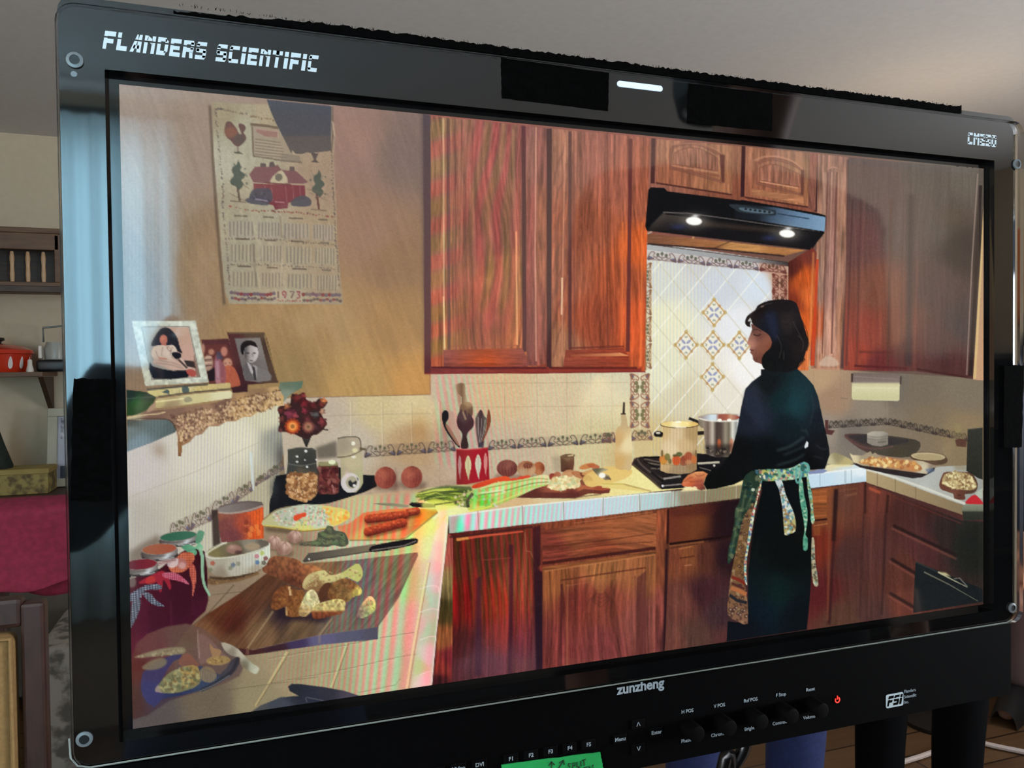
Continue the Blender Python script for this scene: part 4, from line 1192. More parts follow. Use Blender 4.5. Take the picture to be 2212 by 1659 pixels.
fill([(1478, 1052), (1506, 1050), (1520, 1060), (1606, 1040), (1606, 1047), (1500, 1060), (1470, 1062)], (238, 224, 166), 0.9, blur=1)

# ---- base cupboards
P_BASE = wood([(971, 1152), (1128, 1134), (1280, 1117), (1446, 1096), (1593, 1077), (1640, 1072), (1640, 1380), (1500, 1405), (1100, 1462), (933, 1482), (944, 1360), (958, 1240)], G((1000, 1200, (84, 26, 22)), (980, 1300, (96, 18, 18)), (1060, 1300, (112, 34, 26)), (1060, 1200, (96, 36, 28)), (1060, 1400, (100, 36, 40)), (1120, 1430, (96, 50, 54)), (1000, 1440, (84, 40, 44)), (1250, 1150, (128, 64, 40)), (1300, 1250, (118, 58, 42)), (1300, 1380, (112, 52, 48)), (1380, 1160, (130, 72, 44)), (1480, 1130, (84, 44, 30)), (1500, 1200, (88, 46, 32)), (1560, 1150, (40, 20, 22)), (1560, 1300, (56, 34, 36)), (1500, 1350, (72, 44, 40)), (1590, 1380, (72, 38, 38))), seed=41, amp=0.3, piece='base_cupboard', label='reddish oak base cupboards under the worktop')
# wood side below the near worktop
wood([(968, 1152), (978, 1160), (978, 1300), (976, 1476), (935, 1482), (944, 1370), (956, 1250)], G((970, 1180, (150, 70, 60)), (966, 1270, (120, 100, 60)), (960, 1320, (70, 56, 24)), (955, 1380, (150, 84, 44)), (950, 1440, (130, 44, 36)), (972, 1420, (112, 30, 36)), (945, 1475, (60, 20, 24))), 42, amp=0.5, sy=60)
# tall door nearest the corner
P_DR = wood([(978, 1164), (1150, 1142), (1150, 1454), (978, 1476)], G((990, 1200, (92, 28, 22)), (990, 1300, (104, 16, 16)), (1000, 1400, (60, 18, 18)), (1010, 1440, (72, 36, 40)), (1050, 1200, (84, 36, 28)), (1060, 1300, (126, 40, 26)), (1080, 1380, (116, 40, 36)), (1060, 1440, (96, 46, 54)), (1120, 1250, (120, 52, 38)), (1130, 1400, (104, 40, 48)), (1130, 1450, (108, 54, 52))), 43, amp=0.5, piece='cupboard_door', sy=120)
_r = cover([(978, 1164), (1150, 1142), (1150, 1454), (978, 1476)])
_sl = (slice(_r[0] - PY0, _r[1] - PY0), slice(_r[2] - PX0, _r[3] - PX0))
_X, _Y = XX[_sl], YY[_sl]
_f = np.sin(fringe(_X, _Y, 945, -0.08)) * _r[4] * np.clip((1400 - _Y) / 120, 0.15, 1)
CV[_sl] += np.where(_f[..., None] > 0, _f[..., None] * np.array((30, 0, -2), np.float32), -_f[..., None] * np.array((-14, 12, -6), np.float32))
line([(986, 1165), (1048, 1157), (1130, 1148)], 7, (206, 84, 58), 0.9, w2=3)
line([(986, 1166), (1012, 1162)], 6, (214, 146, 70), 0.8)
line([(971, 1160), (990, 1160), (1150, 1138)], 5, (60, 26, 24), 0.7)
fill([(1028, 1250), (1040, 1244), (1040, 1460), (1026, 1460)], (44, 22, 40), 0.7, blur=2)
line([(1104, 1176), (1104, 1290), (1102, 1456)], 9, (56, 20, 34), 0.75, blur=1)
line([(1040, 1210), (1104, 1205)], 2.5, (150, 70, 56), 0.5)
line([(1134, 1150), (1136, 1190), (1146, 1192), (1160, 1225)], 2, (170, 96, 74), 0.7)
line([(1134, 1190), (1134, 1440)], 4, (156, 72, 54), 0.4, blur=1)
for c_ in ((1030, 1420, 46, 46), (1085, 1430, 50, 46), (1140, 1430, 40, 34)):
    soft(c_[0], c_[1], c_[2], c_[3], (96, 62, 74), 0.42)
# gap, drawer and door
fill([(1150, 1140), (1168, 1134), (1168, 1220), (1160, 1228), (1172, 1236), (1172, 1448), (1158, 1452)], LG((0, 1140), (64, 24, 28), (0, 1450), (36, 18, 32), (0.6, (30, 14, 26))), 0.92, blur=1)
P_DRW = wood([(1168, 1136), (1180, 1144), (1420, 1108), (1417, 1182), (1178, 1215), (1174, 1212)], G((1190, 1190, (118, 52, 40)), (1250, 1150, (136, 74, 46)), (1330, 1140, (150, 84, 50)), (1400, 1120, (150, 86, 52)), (1300, 1190, (128, 62, 40))), 44, axis='h', amp=0.34, piece='drawer_front')
line([(1178, 1182), (1300, 1168), (1412, 1152)], 2.4, (74, 34, 22), 0.6)
line([(1180, 1196), (1300, 1178), (1412, 1170)], 2.0, (80, 36, 24), 0.6)
line([(1240, 1130), (1410, 1106)], 2, (176, 110, 70), 0.6)
line([(1172, 1217), (1416, 1184)], 7, (60, 22, 20), 0.9)
wood([(1172, 1225), (1417, 1190), (1417, 1197), (1172, 1234)], (130, 76, 42), 45, axis='h')
P_DR2 = wood([(1172, 1234), (1417, 1196), (1415, 1412), (1172, 1448)], G((1200, 1260, (136, 78, 44)), (1300, 1225, (150, 94, 54)), (1390, 1220, (140, 84, 50)), (1200, 1400, (120, 52, 48)), (1300, 1300, (122, 58, 44)), (1300, 1400, (112, 52, 50)), (1390, 1350, (120, 64, 56)), (1240, 1300, (110, 46, 38))), 46, amp=0.42, piece='cupboard_door')
line([(1176, 1234), (1414, 1198)], 3, (190, 122, 76), 0.6)
line([(1210, 1254), (1395, 1226)], 3.5, (84, 38, 26), 0.7)
line([(1222, 1266), (1380, 1240)], 2, (160, 92, 62), 0.5)
line([(1213, 1262), (1212, 1440)], 5, (70, 26, 30), 0.7)
line([(1226, 1262), (1225, 1440)], 4, (166, 96, 64), 0.5)
line([(1372, 1244), (1374, 1418)], 4, (112, 60, 48), 0.5)
fill([(1376, 1248), (1396, 1232), (1395, 1416), (1374, 1419)], (84, 40, 38), 0.65)
for j in range(6):
    line([(1280 - 5 * j, 1440), (1285 - 3 * j, 1300), (1297, 1266 + 9 * j), (1312 + 3 * j, 1300), (1320 + 5 * j, 1436)], 2, (78, 36, 28), 0.5, sm=6, blur=1)
ell(1297, 1262, 13, 20, (164, 104, 60), 0.5, blur=2)
# stile, second drawer and door in the woman's shade
wood([(1418, 1103), (1443, 1098), (1436, 1240), (1434, 1410), (1415, 1413), (1417, 1200)], G((1430, 1120, (140, 72, 46)), (1430, 1220, (128, 68, 42)), (1425, 1320, (118, 58, 50)), (1425, 1400, (110, 54, 52))), 47, amp=0.4, sy=50)
line([(1443, 1100), (1442, 1175)], 5, (46, 16, 14), 0.9)
line([(1440, 1186), (1438, 1290), (1434, 1408)], 6, (36, 16, 22), 0.9, blur=1)
fill([(1445, 1100), (1595, 1080), (1592, 1155), (1446, 1174)], LG((1446, 0), (104, 48, 32), (1590, 0), (28, 14, 20), (0.35, (104, 54, 30)), (0.55, (70, 34, 26)), (0.7, (36, 16, 20))), piece='drawer_front')
soft(1515, 1130, 18, 30, (126, 70, 34), 0.5, rot=12)
fill([(1446, 1100), (1560, 1086), (1540, 1112), (1450, 1118)], (70, 28, 26), 0.5, blur=3)
line([(1446, 1175), (1520, 1166), (1595, 1156)], 5, (26, 8, 10), 0.9)
fill([(1446, 1186), (1592, 1162), (1592, 1386), (1436, 1408)], G((1460, 1210, (118, 62, 40)), (1490, 1200, (126, 72, 42)), (1520, 1200, (80, 42, 32)), (1570, 1200, (36, 18, 24)), (1470, 1300, (104, 58, 48)), (1460, 1390, (104, 60, 50)), (1520, 1280, (60, 30, 34)), (1560, 1320, (58, 38, 42)), (1580, 1390, (84, 46, 44)), (1500, 1380, (78, 52, 44))), piece='cupboard_door', tex=wood_tex(48, amp=0.14))
line([(1446, 1180), (1520, 1170)], 4, (128, 76, 44), 0.8)
line([(1466, 1186), (1496, 1180)], 3, (180, 116, 70), 0.6)
line([(1468, 1206), (1500, 1201)], 3, (70, 30, 20), 0.7)
line([(1478, 1222), (1494, 1220)], 2.5, (190, 120, 86), 0.7)
line([(1463, 1215), (1460, 1400)], 4, (128, 76, 60), 0.4, blur=1)

# ---- right-hand base units and worktop
T = crop(1740, 780, 5.267)
P_TOP2 = fill(T((20, 1280), (240, 1200), (250, 1180), (560, 1180), (690, 1230), (1300, 1330), (1500, 1200), (2015, 1180), (2020, 1659), (1790, 1640), (690, 1250), (200, 1270), (20, 1300)), G((1760, 1010, (214, 208, 176)), (1860, 1010, (206, 220, 224)), (1960, 1040, (176, 178, 172)), (2040, 1060, (172, 174, 166)), (2000, 1090, (196, 200, 192)), (2110, 1090, (150, 152, 146))), piece='tiled_worktop', label='pale tiled worktop on the right')
fill(T((20, 1290), (640, 1220), (690, 1235), (690, 1370), (30, 1450)), G((1760, 1040, (196, 220, 234)), (1860, 1020, (226, 236, 240)), (1860, 1040, (190, 214, 226))), piece='worktop_edge')
line(T((25, 1290), (640, 1222)), 4, (240, 244, 240), 0.7)
for u in (165, 445, 460, 520):
    line(T((u, 1290 - u * 0.1), (u, 1435 - u * 0.1)), 1.3, (120, 140, 150), 0.6)
fill(T((690, 1235), (760, 1250), (1790, 1640), (1830, 1659), (1830, 1740), (1790, 1750), (690, 1380)), LG((1870, 1020), (176, 156, 116), (2085, 1110), (130, 112, 84), (0.4, (158, 138, 102))), piece='worktop_edge')
line(T((700, 1235), (1000, 1320), (1400, 1460), (1830, 1630)), 5, (216, 216, 200), 0.8)
for p_ in (((815, 1270), (815, 1420)), ((1022, 1340), (1022, 1490)), ((1252, 1430), (1252, 1580))):
    line(T(*p_), 1.5, (104, 88, 64), 0.7)
T = crop(1740, 1020, 4.686)
P_B2 = fill(T((60, 175), (610, 100), (660, 130), (1580, 490), (1800, 500), (1800, 1330), (1100, 1440), (0, 1600), (70, 900)), G((1775, 1060, (130, 72, 40)), (1775, 1100, (118, 66, 38)), (1775, 1180, (110, 40, 26)), (1765, 1280, (84, 28, 30)), (1820, 1080, (96, 56, 42)), (1830, 1200, (72, 42, 38)), (1820, 1340, (84, 54, 42)), (1890, 1070, (100, 52, 42)), (1890, 1200, (80, 46, 42)), (1890, 1330, (76, 48, 44)), (1960, 1100, (66, 36, 32)), (2000, 1180, (76, 40, 40)), (2040, 1160, (44, 34, 32)), (1950, 1240, (84, 46, 36)), (1950, 1310, (96, 50, 40)), (2090, 1180, (30, 32, 28)), (2100, 1140, (36, 36, 32))), piece='base_cupboard', label='shaded oak base units on the right', tex=wood_tex(51, amp=0.16, fine=0.06))
for k, (a_, b_, w_, c_, al) in enumerate((((245, 160), (225, 1500), 5, (128, 70, 44), 0.6), ((310, 170), (285, 700), 9, (36, 16, 16), 0.9), ((285, 700), (240, 1540), 6, (50, 22, 24), 0.8), ((605, 110), (600, 420), 5, (44, 22, 20), 0.8), ((590, 420), (545, 1480), 4, (58, 34, 32), 0.6), ((835, 230), (820, 420), 5, (40, 22, 20), 0.8), ((815, 420), (770, 1450), 5, (48, 28, 28), 0.7), ((680, 280), (640, 1460), 3, (112, 66, 56), 0.4))):
    line(T(a_, b_), w_, c_, al, blur=1)
fill(T((70, 185), (215, 170), (215, 460), (80, 480)), (150, 84, 44), 0.8, piece='drawer_front', tex=wood_tex(52, axis='h', amp=0.4))
line(T((80, 490), (220, 475)), 4, (40, 14, 12), 0.9)
line(T((80, 545), (225, 520)), 3, (170, 104, 60), 0.7)
fill(T((80, 560), (150, 550), (148, 640), (85, 645)), (140, 78, 40), 0.6)
line(T((400, 240), (520, 215)), 5, (130, 84, 60), 0.6, blur=1)
line(T((330, 190), (530, 160)), 4, (116, 72, 52), 0.5)
line(T((640, 160), (760, 210)), 6, (176, 84, 56), 0.8, blur=1)
line(T((880, 245), (1580, 520)), 3, (96, 44, 40), 0.6)
for a_, b_, w_ in (((870, 565), (1530, 880), 0), ((845, 900), (1110, 1060), 0), ((830, 1245), (1090, 1400), 0)):
    A, B = T(a_, b_)
    line([A, B], 5, (124, 70, 58), 0.6, blur=1)
    line([(A[0] + 4, A[1] - 5), (B[0] + 2, B[1] - 7)], 7, (34, 20, 20), 0.85, blur=1)
fill(T((1500, 600), (1800, 520), (1800, 1000), (1560, 1000)), (28, 30, 26), 0.7, blur=8)
fill(T((1115, 905), (1790, 1180), (1800, 1310), (1090, 1425), (1105, 1060)), (24, 28, 30), piece='oven_front', label='black oven front with a bright handle edge')
line(T((1200, 1010), (1450, 1135), (1745, 1305)), 3, (120, 118, 100), 0.85, w2=1.2)
line(T((1340, 1010), (1480, 1085), (1640, 1165)), 3.5, (190, 186, 150), 0.9, w2=1)
fill(T((1345, 1008), (1420, 1018), (1475, 1060), (1400, 1040)), (206, 200, 150), 0.9, blur=1)
line(T((1500, 1080), (1560, 1072), (1640, 1160)), 2, (150, 150, 140), 0.7)
line(T((1115, 910), (1340, 1010)), 3, (50, 56, 54), 0.7)
# ---- things on the left side of the picture
# calendar towel on the wall
T = crop(440, 190, 6.506)
B = crop(440, 430, 6.506)
cal = T((118, 195), (560, 225), (1800, 250), (1850, 640), (1832, 1000)) + B((1862, 0), (1880, 640), (1945, 1280), (1960, 1480), (360, 1470), (300, 1300), (245, 700), (195, 0)) + T((140, 900))
line([(x - 4, y + 2) for x, y in T((110, 230), (150, 900)) + B((190, 0), (245, 700), (315, 1470))], 6, (84, 70, 58), 0.7, blur=1)
P_CAL = fill(cal, G((470, 240, (150, 138, 112)), (520, 300, (160, 156, 134)), (520, 420, (162, 152, 128)), (480, 350, (170, 166, 146)), (600, 240, (160, 146, 120)), (700, 400, (156, 132, 110)), (560, 480, (164, 156, 132)), (600, 600, (164, 150, 124)), (690, 500, (156, 136, 108)), (700, 620, (156, 136, 110)), (510, 600, (156, 148, 126)), (620, 640, (168, 158, 132))),
             piece='calendar_towel', label='printed linen calendar towel hanging on the wall', tex=lambda X, Y, c: c * (1 + 0.10 * (vn(X, Y, 2.4, 2.4) - 0.5) + 0.06 * (vn(X, Y, 8, 60) - 0.5))[..., None])
rs = np.random.RandomState(3)
def dots(path, n, cols, r=(1.2, 2.6), a=0.75, jx=1.5):
    P = smooth_pts(path, 12, closed=False)
    for i in range(n):
        p = P[int(i / max(1, n - 1) * (len(P) - 1))]
        ell(p[0] + rs.randn() * jx * 0.6, p[1] + rs.randn() * jx * 0.6, rs.uniform(*r), rs.uniform(*r), cols[rs.randint(len(cols))], a, n=8)
dk = [(92, 78, 72), (104, 84, 78), (82, 76, 78), (110, 92, 78)]
dots(T((165, 300), (330, 310), (600, 375)), 20, dk)
dots(T((670, 395), (820, 420), (970, 450)), 14, [(112, 84, 66), (120, 96, 72)])
dots(T((165, 300), (190, 600), (230, 1000), (265, 1400)) + B((270, 100), (310, 500), (340, 900), (365, 1200)), 70, dk)
dots(T((1800, 950), (1815, 1400)) + B((1840, 100), (1850, 500), (1880, 800), (1900, 1200)), 56, dk)
dots(B((360, 110), (700, 160), (900, 170)), 14, [(120, 80, 64), (96, 76, 64), (140, 66, 56)])
dots(B((960, 170), (1300, 190), (1800, 250)), 28, [(124, 52, 58), (100, 60, 60), (130, 60, 56)])
dots(B((350, 555), (900, 560), (1400, 610), (1830, 640)), 44, dk, r=(1.1, 2.2))
dots(B((390, 920), (900, 925), (1400, 950), (1830, 985)), 40, dk, r=(1.1, 2.2))
# rooster
rb = (88, 58, 58)
fill(T((295, 560), (320, 480), (380, 475), (430, 530), (470, 590), (500, 650), (530, 640), (490, 540), (500, 500), (550, 510), (585, 540), (580, 600), (560, 625), (600, 700), (560, 770), (490, 825), (430, 800), (380, 740), (330, 700), (295, 620)), rb, 0.9, sm=3)
ell(*T((380, 620))[0], 14, 12, (128, 84, 66), 0.8, blur=2)
ell(*T((500, 720))[0], 12, 11, (78, 70, 68), 0.7, blur=2)
line(T((340, 500), (420, 560), (470, 640)), 2, (120, 70, 66), 0.6)
line(T((480, 820), (482, 900)), 2.4, (96, 72, 70), 0.8)
fill(T((420, 900), (500, 893), (555, 930), (430, 918)), (64, 66, 54), 0.9)
# text panel
fill(T((660, 500), (1050, 570), (1240, 920), (1090, 1000), (690, 950), (665, 560)), (144, 128, 110), 0.6)
line(T((655, 510), (900, 535), (1050, 565)), 5.5, (96, 78, 64), 0.85)
line(T((680, 540), (700, 960)), 3.5, (100, 84, 70), 0.8)
line(T((690, 955), (900, 985), (1090, 1020), (1380, 1045)), 3.5, (96, 84, 70), 0.8)
fill(T((1100, 920), (1350, 950), (1370, 1040), (1080, 1010)), (120, 108, 96), 0.7)
fill(T((740, 570), (1040, 610), (1040, 695), (860, 680), (740, 620)), (140, 98, 92), 0.75)
line(T((740, 575), (1045, 612), (1040, 695)), 2, (186, 158, 146), 0.6)
for k in range(6):
    y_ = 720 + 42 * k
    line(T((720, y_), (900, y_ + 22), (1080 + 16 * k, y_ + 50)), 2.6, (110, 98, 84), 0.7)
    line(T((720, y_ + 20), (1090 + 14 * k, y_ + 66)), 1.6, (176, 160, 136), 0.5)
# trees
for cx_, cy_, rx_, ry_, tr in ((513, 379, 21, 33, ((513, 405), (518, 434))), (687.5, 397, 18, 31, ((684, 418), (689, 452)))):
    line(tr, 4.5, (86, 48, 46) if cx_ > 600 else (84, 68, 60), 0.9)
    fill([(cx_ + rx_ * (0.75 + 0.28 * math.cos(7 * a)) * math.cos(a) * (0.75 + 0.25 * math.sin(a)), cy_ + ry_ * (0.85 + 0.16 * math.cos(5 * a)) * math.sin(a)) for a in np.linspace(0, 6.28, 40)], (64, 74, 66), 0.92)
    speck([(cx_ - rx_, cy_ - ry_), (cx_ + rx_, cy_ - ry_), (cx_ + rx_, cy_ + ry_), (cx_ - rx_, cy_ + ry_)], 12, 2.2, [(84, 92, 82), (52, 62, 56)], 0.5, seed=int(cx_))
    line([(cx_ - 16, tr[1][1]), (cx_ + 18, tr[1][1] + 3)], 3, (94, 74, 62), 0.6)
# house
for pts in (((360, 1480), (520, 1560), (600, 1590)), ((1480, 1470), (1740, 1580)), ((560, 1360), (640, 1420)), ((1450, 1420), (1760, 1500))):
    line(T(*pts), 2, (106, 86, 72), 0.55)
fill(T((700, 1340), (1420, 1370), (1430, 1560), (1000, 1659), (700, 1560)), LG((550, 395), (120, 58, 64), (640, 445), (112, 42, 54)))
fill(B((960, 0), (1190, 0), (1180, 130), (1000, 150)), (110, 44, 56), 0.9)
fill(T((640, 1215), (720, 1110), (960, 1110), (1040, 1080), (1090, 1150), (1300, 1170), (1470, 1325), (1400, 1345), (700, 1330)), (112, 72, 76), 0.95)
fill(T((790, 1110), (800, 1055), (870, 1060), (880, 1110)), (84, 72, 72))
fill(T((915, 1115), (930, 1040), (980, 1035), (1010, 1110)), (84, 72, 72))
fill(T((1205, 1165), (1210, 1105), (1275, 1110), (1280, 1165)), (92, 74, 74))
fill(T((925, 1320), (1060, 1165), (1130, 1190), (1180, 1335)), (178, 164, 136), sm=2)
ell(*T((1055, 1255))[0], 8.2, 8.2, (104, 98, 86))
line(T((860, 1330), (1230, 1360)), 3, (92, 46, 52), 0.8)
for u in (860, 950, 1150, 1250, 1350):
    line(T((u, 1380), (u + 20, 1600)), 2, (150, 110, 108), 0.5)
fill(T((690, 1430), (830, 1410), (940, 1430), (950, 1600), (700, 1560), (640, 1540)), (66, 66, 78), 0.9, sm=3)
fill(T((1240, 1580), (1380, 1510), (1500, 1560), (1490, 1659), (1250, 1659)), (66, 66, 76), 0.9, sm=3)
fill(T((590, 1560), (720, 1540), (900, 1590), (900, 1650), (640, 1620)), (76, 74, 84), 0.85, sm=3)
line(T((720, 1560), (900, 1590)), 3, (150, 138, 150), 0.8)
line(T((1000, 1600), (1140, 1610)), 3, (180, 130, 136), 0.7)
speck(T((640, 1440), (950, 1430), (940, 1600), (640, 1590)), 18, 1.8, [(98, 98, 116), (48, 52, 58)], 0.6, seed=8)
# months
for r_, (y0_, y1_) in enumerate(((476, 513), (526, 567), (585, 621))):
    for c_, (xa, xb) in enumerate(((493, 549), (556, 606), (612, 668), (675, 721))):
        dy = (xa - 493) * 0.045
        dx = (0, 4, 8)[r_]
        line([(xa + dx + 12, y0_ - 10 + dy), (xb + dx - 14, y0_ - 9 + dy)], 3.4, (96, 84, 72), 0.85)
        fill([(xa + dx, y0_ + dy), (xb + dx, y0_ + dy + 2), (xb + dx + 1, y1_ + dy), (xa + dx, y1_ + dy - 2)], ((150, 142, 136), (152, 144, 124), (150, 138, 116))[r_], 0.45, blur=1)
        for k in range(7):
            x_ = xa + dx + 4 + k * (xb - xa - 8) / 6
            line([(x_, y0_ + 2 + dy), (x_ + rs.uniform(-1, 1), y1_ - 2 + dy + rs.uniform(-5, 2))], 2.6, (112, 102, 92), 0.62)
            line([(x_ + 3.6, y0_ + 2 + dy), (x_ + 3.2, y1_ - 4 + dy)], 2.0, (180, 168, 140), 0.5)
for pts in (((545, 280), (520, 100)), ((690, 300), (760, 600)), ((800, 600), (820, 760), (790, 850)), ((1090, 240), (1110, 500)), ((1095, 850), (1110, 1200)), ((720, 900), (790, 1250))):
    line(B(*pts), 3.5, (190, 178, 150), 0.5, blur=1)
line(B((1080, 240), (1095, 540)), 4, (112, 96, 80), 0.5, blur=1)
line(B((690, 620), (720, 960), (750, 1240)), 5, (106, 98, 84), 0.45, blur=1)
# flower band with the year
for k in range(34):
    x_ = 500 + 233 * k / 33.0
    if 592 < x_ < 650:
        continue
    c_ = [(120, 48, 52), (104, 72, 90), (112, 92, 92), (96, 84, 96)][rs.randint(4)]
    ell(x_, 634 + rs.uniform(-2, 2) + (x_ - 500) * 0.012, 4.4, 4.2, c_, 0.85, n=9)
    ell(x_ + 2, 645 + rs.uniform(-2, 2) + (x_ - 500) * 0.015, 4, 3.4, [(96, 78, 92), (120, 60, 60), (88, 74, 70)][rs.randint(3)], 0.8, n=9)
line(B((375, 1445), (900, 1430), (1960, 1470)), 2.5, (150, 138, 118), 0.6)
for x_, d in ((598, '1'), (609, '9'), (626, '7'), (641, '3')):
    S = {'1': [[(3, 0), (3, 15)]], '9': [[(8, 8), (2, 8), (1, 3), (4, 0), (8, 2), (8, 9), (6, 15)]], '7': [[(0, 1), (9, 1), (3, 15)]], '3': [[(0, 1), (6, 1), (7, 4), (3, 7), (7, 10), (6, 14), (0, 15)]]}[d]
    fill([(x_ - 3, 627), (x_ + 11, 628), (x_ + 11, 652), (x_ - 3, 651)], (176, 160, 136), 0.6, blur=1)
    for s_ in S:
        line([(x_ + u, 629 + v) for u, v in s_], 3.6, (142, 74, 80) if d in '93' else (112, 92, 84), 0.9)
dots([(602, 649), (648, 650)], 10, [(150, 74, 70), (130, 90, 84)], r=(1.4, 2.4))
# dark panel in front of its top
P_FLAG = fill([(576, 215), (585, 241), (595, 264), (614, 301), (630, 333), (631, 324), (638, 332), (652, 333), (663, 329), (676, 331), (694, 328), (715, 326), (716, 229)], LG((0, 215), (62, 66, 76), (0, 335), (84, 76, 74), (0.62, (66, 66, 74)), (0.68, (80, 74, 74))), piece='dark_panel', label='dark grey panel hanging in front of the calendar towel')
fill([(672, 331), (688, 331), (682, 345), (690, 352), (672, 350), (678, 345)], (74, 62, 62), 0.9)
line([(718, 230), (719, 290), (716, 330)], 3, (86, 70, 66), 0.8)
line([(718, 262), (722, 292)], 2.5, (196, 164, 146), 0.7)

# ---- ledge, doily and what stands on them
C = crop(260, 670, 5.267)
fill([(605, 826), (655, 823), (652, 838), (630, 850), (612, 868), (600, 850)], G((620, 832, (96, 112, 92)), (650, 828, (92, 112, 94)), (620, 850, (128, 138, 122))), piece='wall_ledge', label='green-grey end of the ledge beside the portrait frame')
fill([(274, 905), (351, 902), (366, 909), (380, 926), (376, 935), (355, 944), (326, 957), (274, 976)], G((280, 930, (110, 122, 122)), (340, 915, (94, 108, 108)), (370, 925, (84, 98, 98)), (300, 960, (120, 138, 146)), (280, 912, (80, 84, 76))), piece='wall_ledge', label='blue-grey rounded ledge under the doily', tex=lambda X, Y, c: c * (1 + 0.05 * np.sin(X * 0.9))[..., None])
line([(274, 903), (340, 899), (362, 905), (380, 925), (376, 934)], 2.5, (44, 42, 38), 0.8, sm=4)
P_DOI = fill(C((75, 1225), (300, 1150), (520, 1130), (1100, 1050), (1300, 960), (1500, 900), (1790, 868), (1860, 985), (1848, 1095), (1780, 1085), (1700, 1110), (1640, 1160), (1560, 1160), (1480, 1215), (1400, 1215), (1310, 1265), (1210, 1265), (1120, 1320), (1010, 1320), (930, 1410), (850, 1430), (790, 1500), (700, 1545), (690, 1660), (655, 1660), (655, 1500), (640, 1370), (600, 1290), (540, 1245), (300, 1250), (75, 1255)),
     G((280, 903, (170, 160, 130)), (330, 890, (116, 88, 76)), (380, 885, (126, 96, 80)), (420, 890, (140, 110, 88)), (400, 930, (160, 126, 102)), (390, 960, (150, 110, 76)), (450, 900, (164, 128, 98)), (520, 880, (184, 146, 98)), (600, 845, (186, 152, 104)), (600, 870, (200, 164, 106)), (480, 870, (120, 90, 76)), (560, 850, (140, 110, 80))), piece='lace_doily', label='tan crocheted runner with tassels over the ledge')
fill([(386, 970), (393, 970), (391, 986), (384, 985)], (130, 88, 58), piece=P_DOI)
fill([(383, 955), (394, 950), (393, 978), (385, 978)], (140, 100, 66), piece=P_DOI)
speck(C((560, 1200), (1100, 1080), (1300, 1010), (1830, 900), (1840, 1080), (1500, 1200), (1000, 1320), (690, 1530)), 520, 1.7, [(84, 58, 50), (100, 74, 56)], 0.55, seed=21, elong=1.4)
speck(C((640, 1220), (1100, 1100), (1300, 1030), (1830, 910), (1840, 1085), (1500, 1200), (1000, 1320), (690, 1530)), 420, 1.7, [(214, 184, 136), (222, 190, 150)], 0.6, seed=22, elong=1.5, rot=80)
line(C((75, 1222), (300, 1190), (420, 1180), (515, 1158)), 3, (206, 186, 140), 0.85, sm=4)
line(C((75, 1250), (300, 1235), (560, 1250), (640, 1370)), 2, (60, 50, 44), 0.8, sm=4)
# picture frame behind (family group)
P_F2 = fill(C((920, 335), (1230, 325), (1400, 880), (1260, 895), (1010, 850)), G((450, 740, (84, 46, 46)), (500, 735, (78, 42, 44)), (480, 780, (90, 44, 44)), (510, 830, (70, 30, 34))), piece='picture_frame', label='dark red frame with a family group')
fill(C((930, 400), (1210, 385), (1360, 870), (1240, 880), (1010, 830)), (96, 50, 46))
for c_, r_, col in (((940, 440), (22, 60), (172, 130, 110)), ((1035, 475), (34, 34), (178, 128, 104)), ((1180, 470), (38, 55), (188, 126, 108)), ((1220, 600), (50, 55), (196, 150, 124)), ((1110, 620), (40, 120), (146, 92, 102)), ((1000, 600), (55, 90), (170, 140, 120))):
    ell(*C(c_)[0], r_[0] / 5.267, r_[1] / 5.267, col, 0.9, blur=1)
fill(C((1190, 640), (1300, 660), (1365, 870), (1190, 840)), (176, 92, 66), 0.9, sm=3)
fill(C((1085, 560), (1190, 640), (1190, 840), (1085, 830)), (140, 84, 92), 0.85, sm=3)
fill(C((1090, 480), (1140, 470), (1170, 560), (1100, 560)), (70, 66, 84), 0.8)
fill(C((985, 700), (1075, 650), (1080, 800), (1010, 810)), (24, 20, 26), 0.9)
for k in range(4):
    line(C((960, 540 + 32 * k), (1040, 530 + 32 * k)), 2.6, (60, 36, 40) if k % 2 else (214, 186, 164), 0.7)
fill(C((1080, 580), (1120, 560), (1140, 830), (1085, 830)), (196, 170, 186), 0.45, blur=1)
speck(C((1085, 560), (1280, 560), (1350, 860), (1085, 830)), 30, 2, [(190, 110, 90), (110, 50, 50)], 0.4, seed=5)
# picture frame with the portrait
P_F3 = fill(C((1210, 240), (1230, 255), (1640, 255), (1670, 330), (1800, 825), (1720, 830), (1430, 850), (1450, 930), (1390, 900)), G((500, 740, (78, 42, 44)), (520, 830, (62, 32, 36)), (560, 722, (84, 68, 54)), (580, 740, (70, 52, 44)), (595, 810, (80, 60, 48))), piece='picture_frame', label='brown frame with a grey portrait of a man in a suit')
fill(C((1260, 880), (1450, 840), (1450, 930), (1280, 940)), (56, 30, 34), piece=P_F3)
fill(C((1300, 320), (1590, 316), (1712, 800), (1420, 803)), G((510, 740, (112, 106, 104)), (560, 740, (126, 118, 112)), (580, 810, (112, 106, 102)), (535, 800, (104, 98, 96))))
fill(C((1400, 640), (1450, 610), (1560, 660), (1680, 690), (1712, 800), (1430, 803)), (116, 110, 108), sm=2)
ell(*C((1490, 490))[0], 15, 20.5, LG((527, 0), (58, 54, 54), (556, 0), (196, 188, 184), (0.45, (158, 150, 146))), rot=4)
fill(C((1365, 420), (1400, 360), (1470, 345), (1530, 365), (1560, 420), (1540, 420), (1480, 400), (1420, 430), (1400, 500), (1380, 500)), (22, 20, 22), sm=3)
for u in (1450, 1525):
    ell(*C((u, 488))[0], 3.6, 1.8, (30, 28, 30), 0.85)
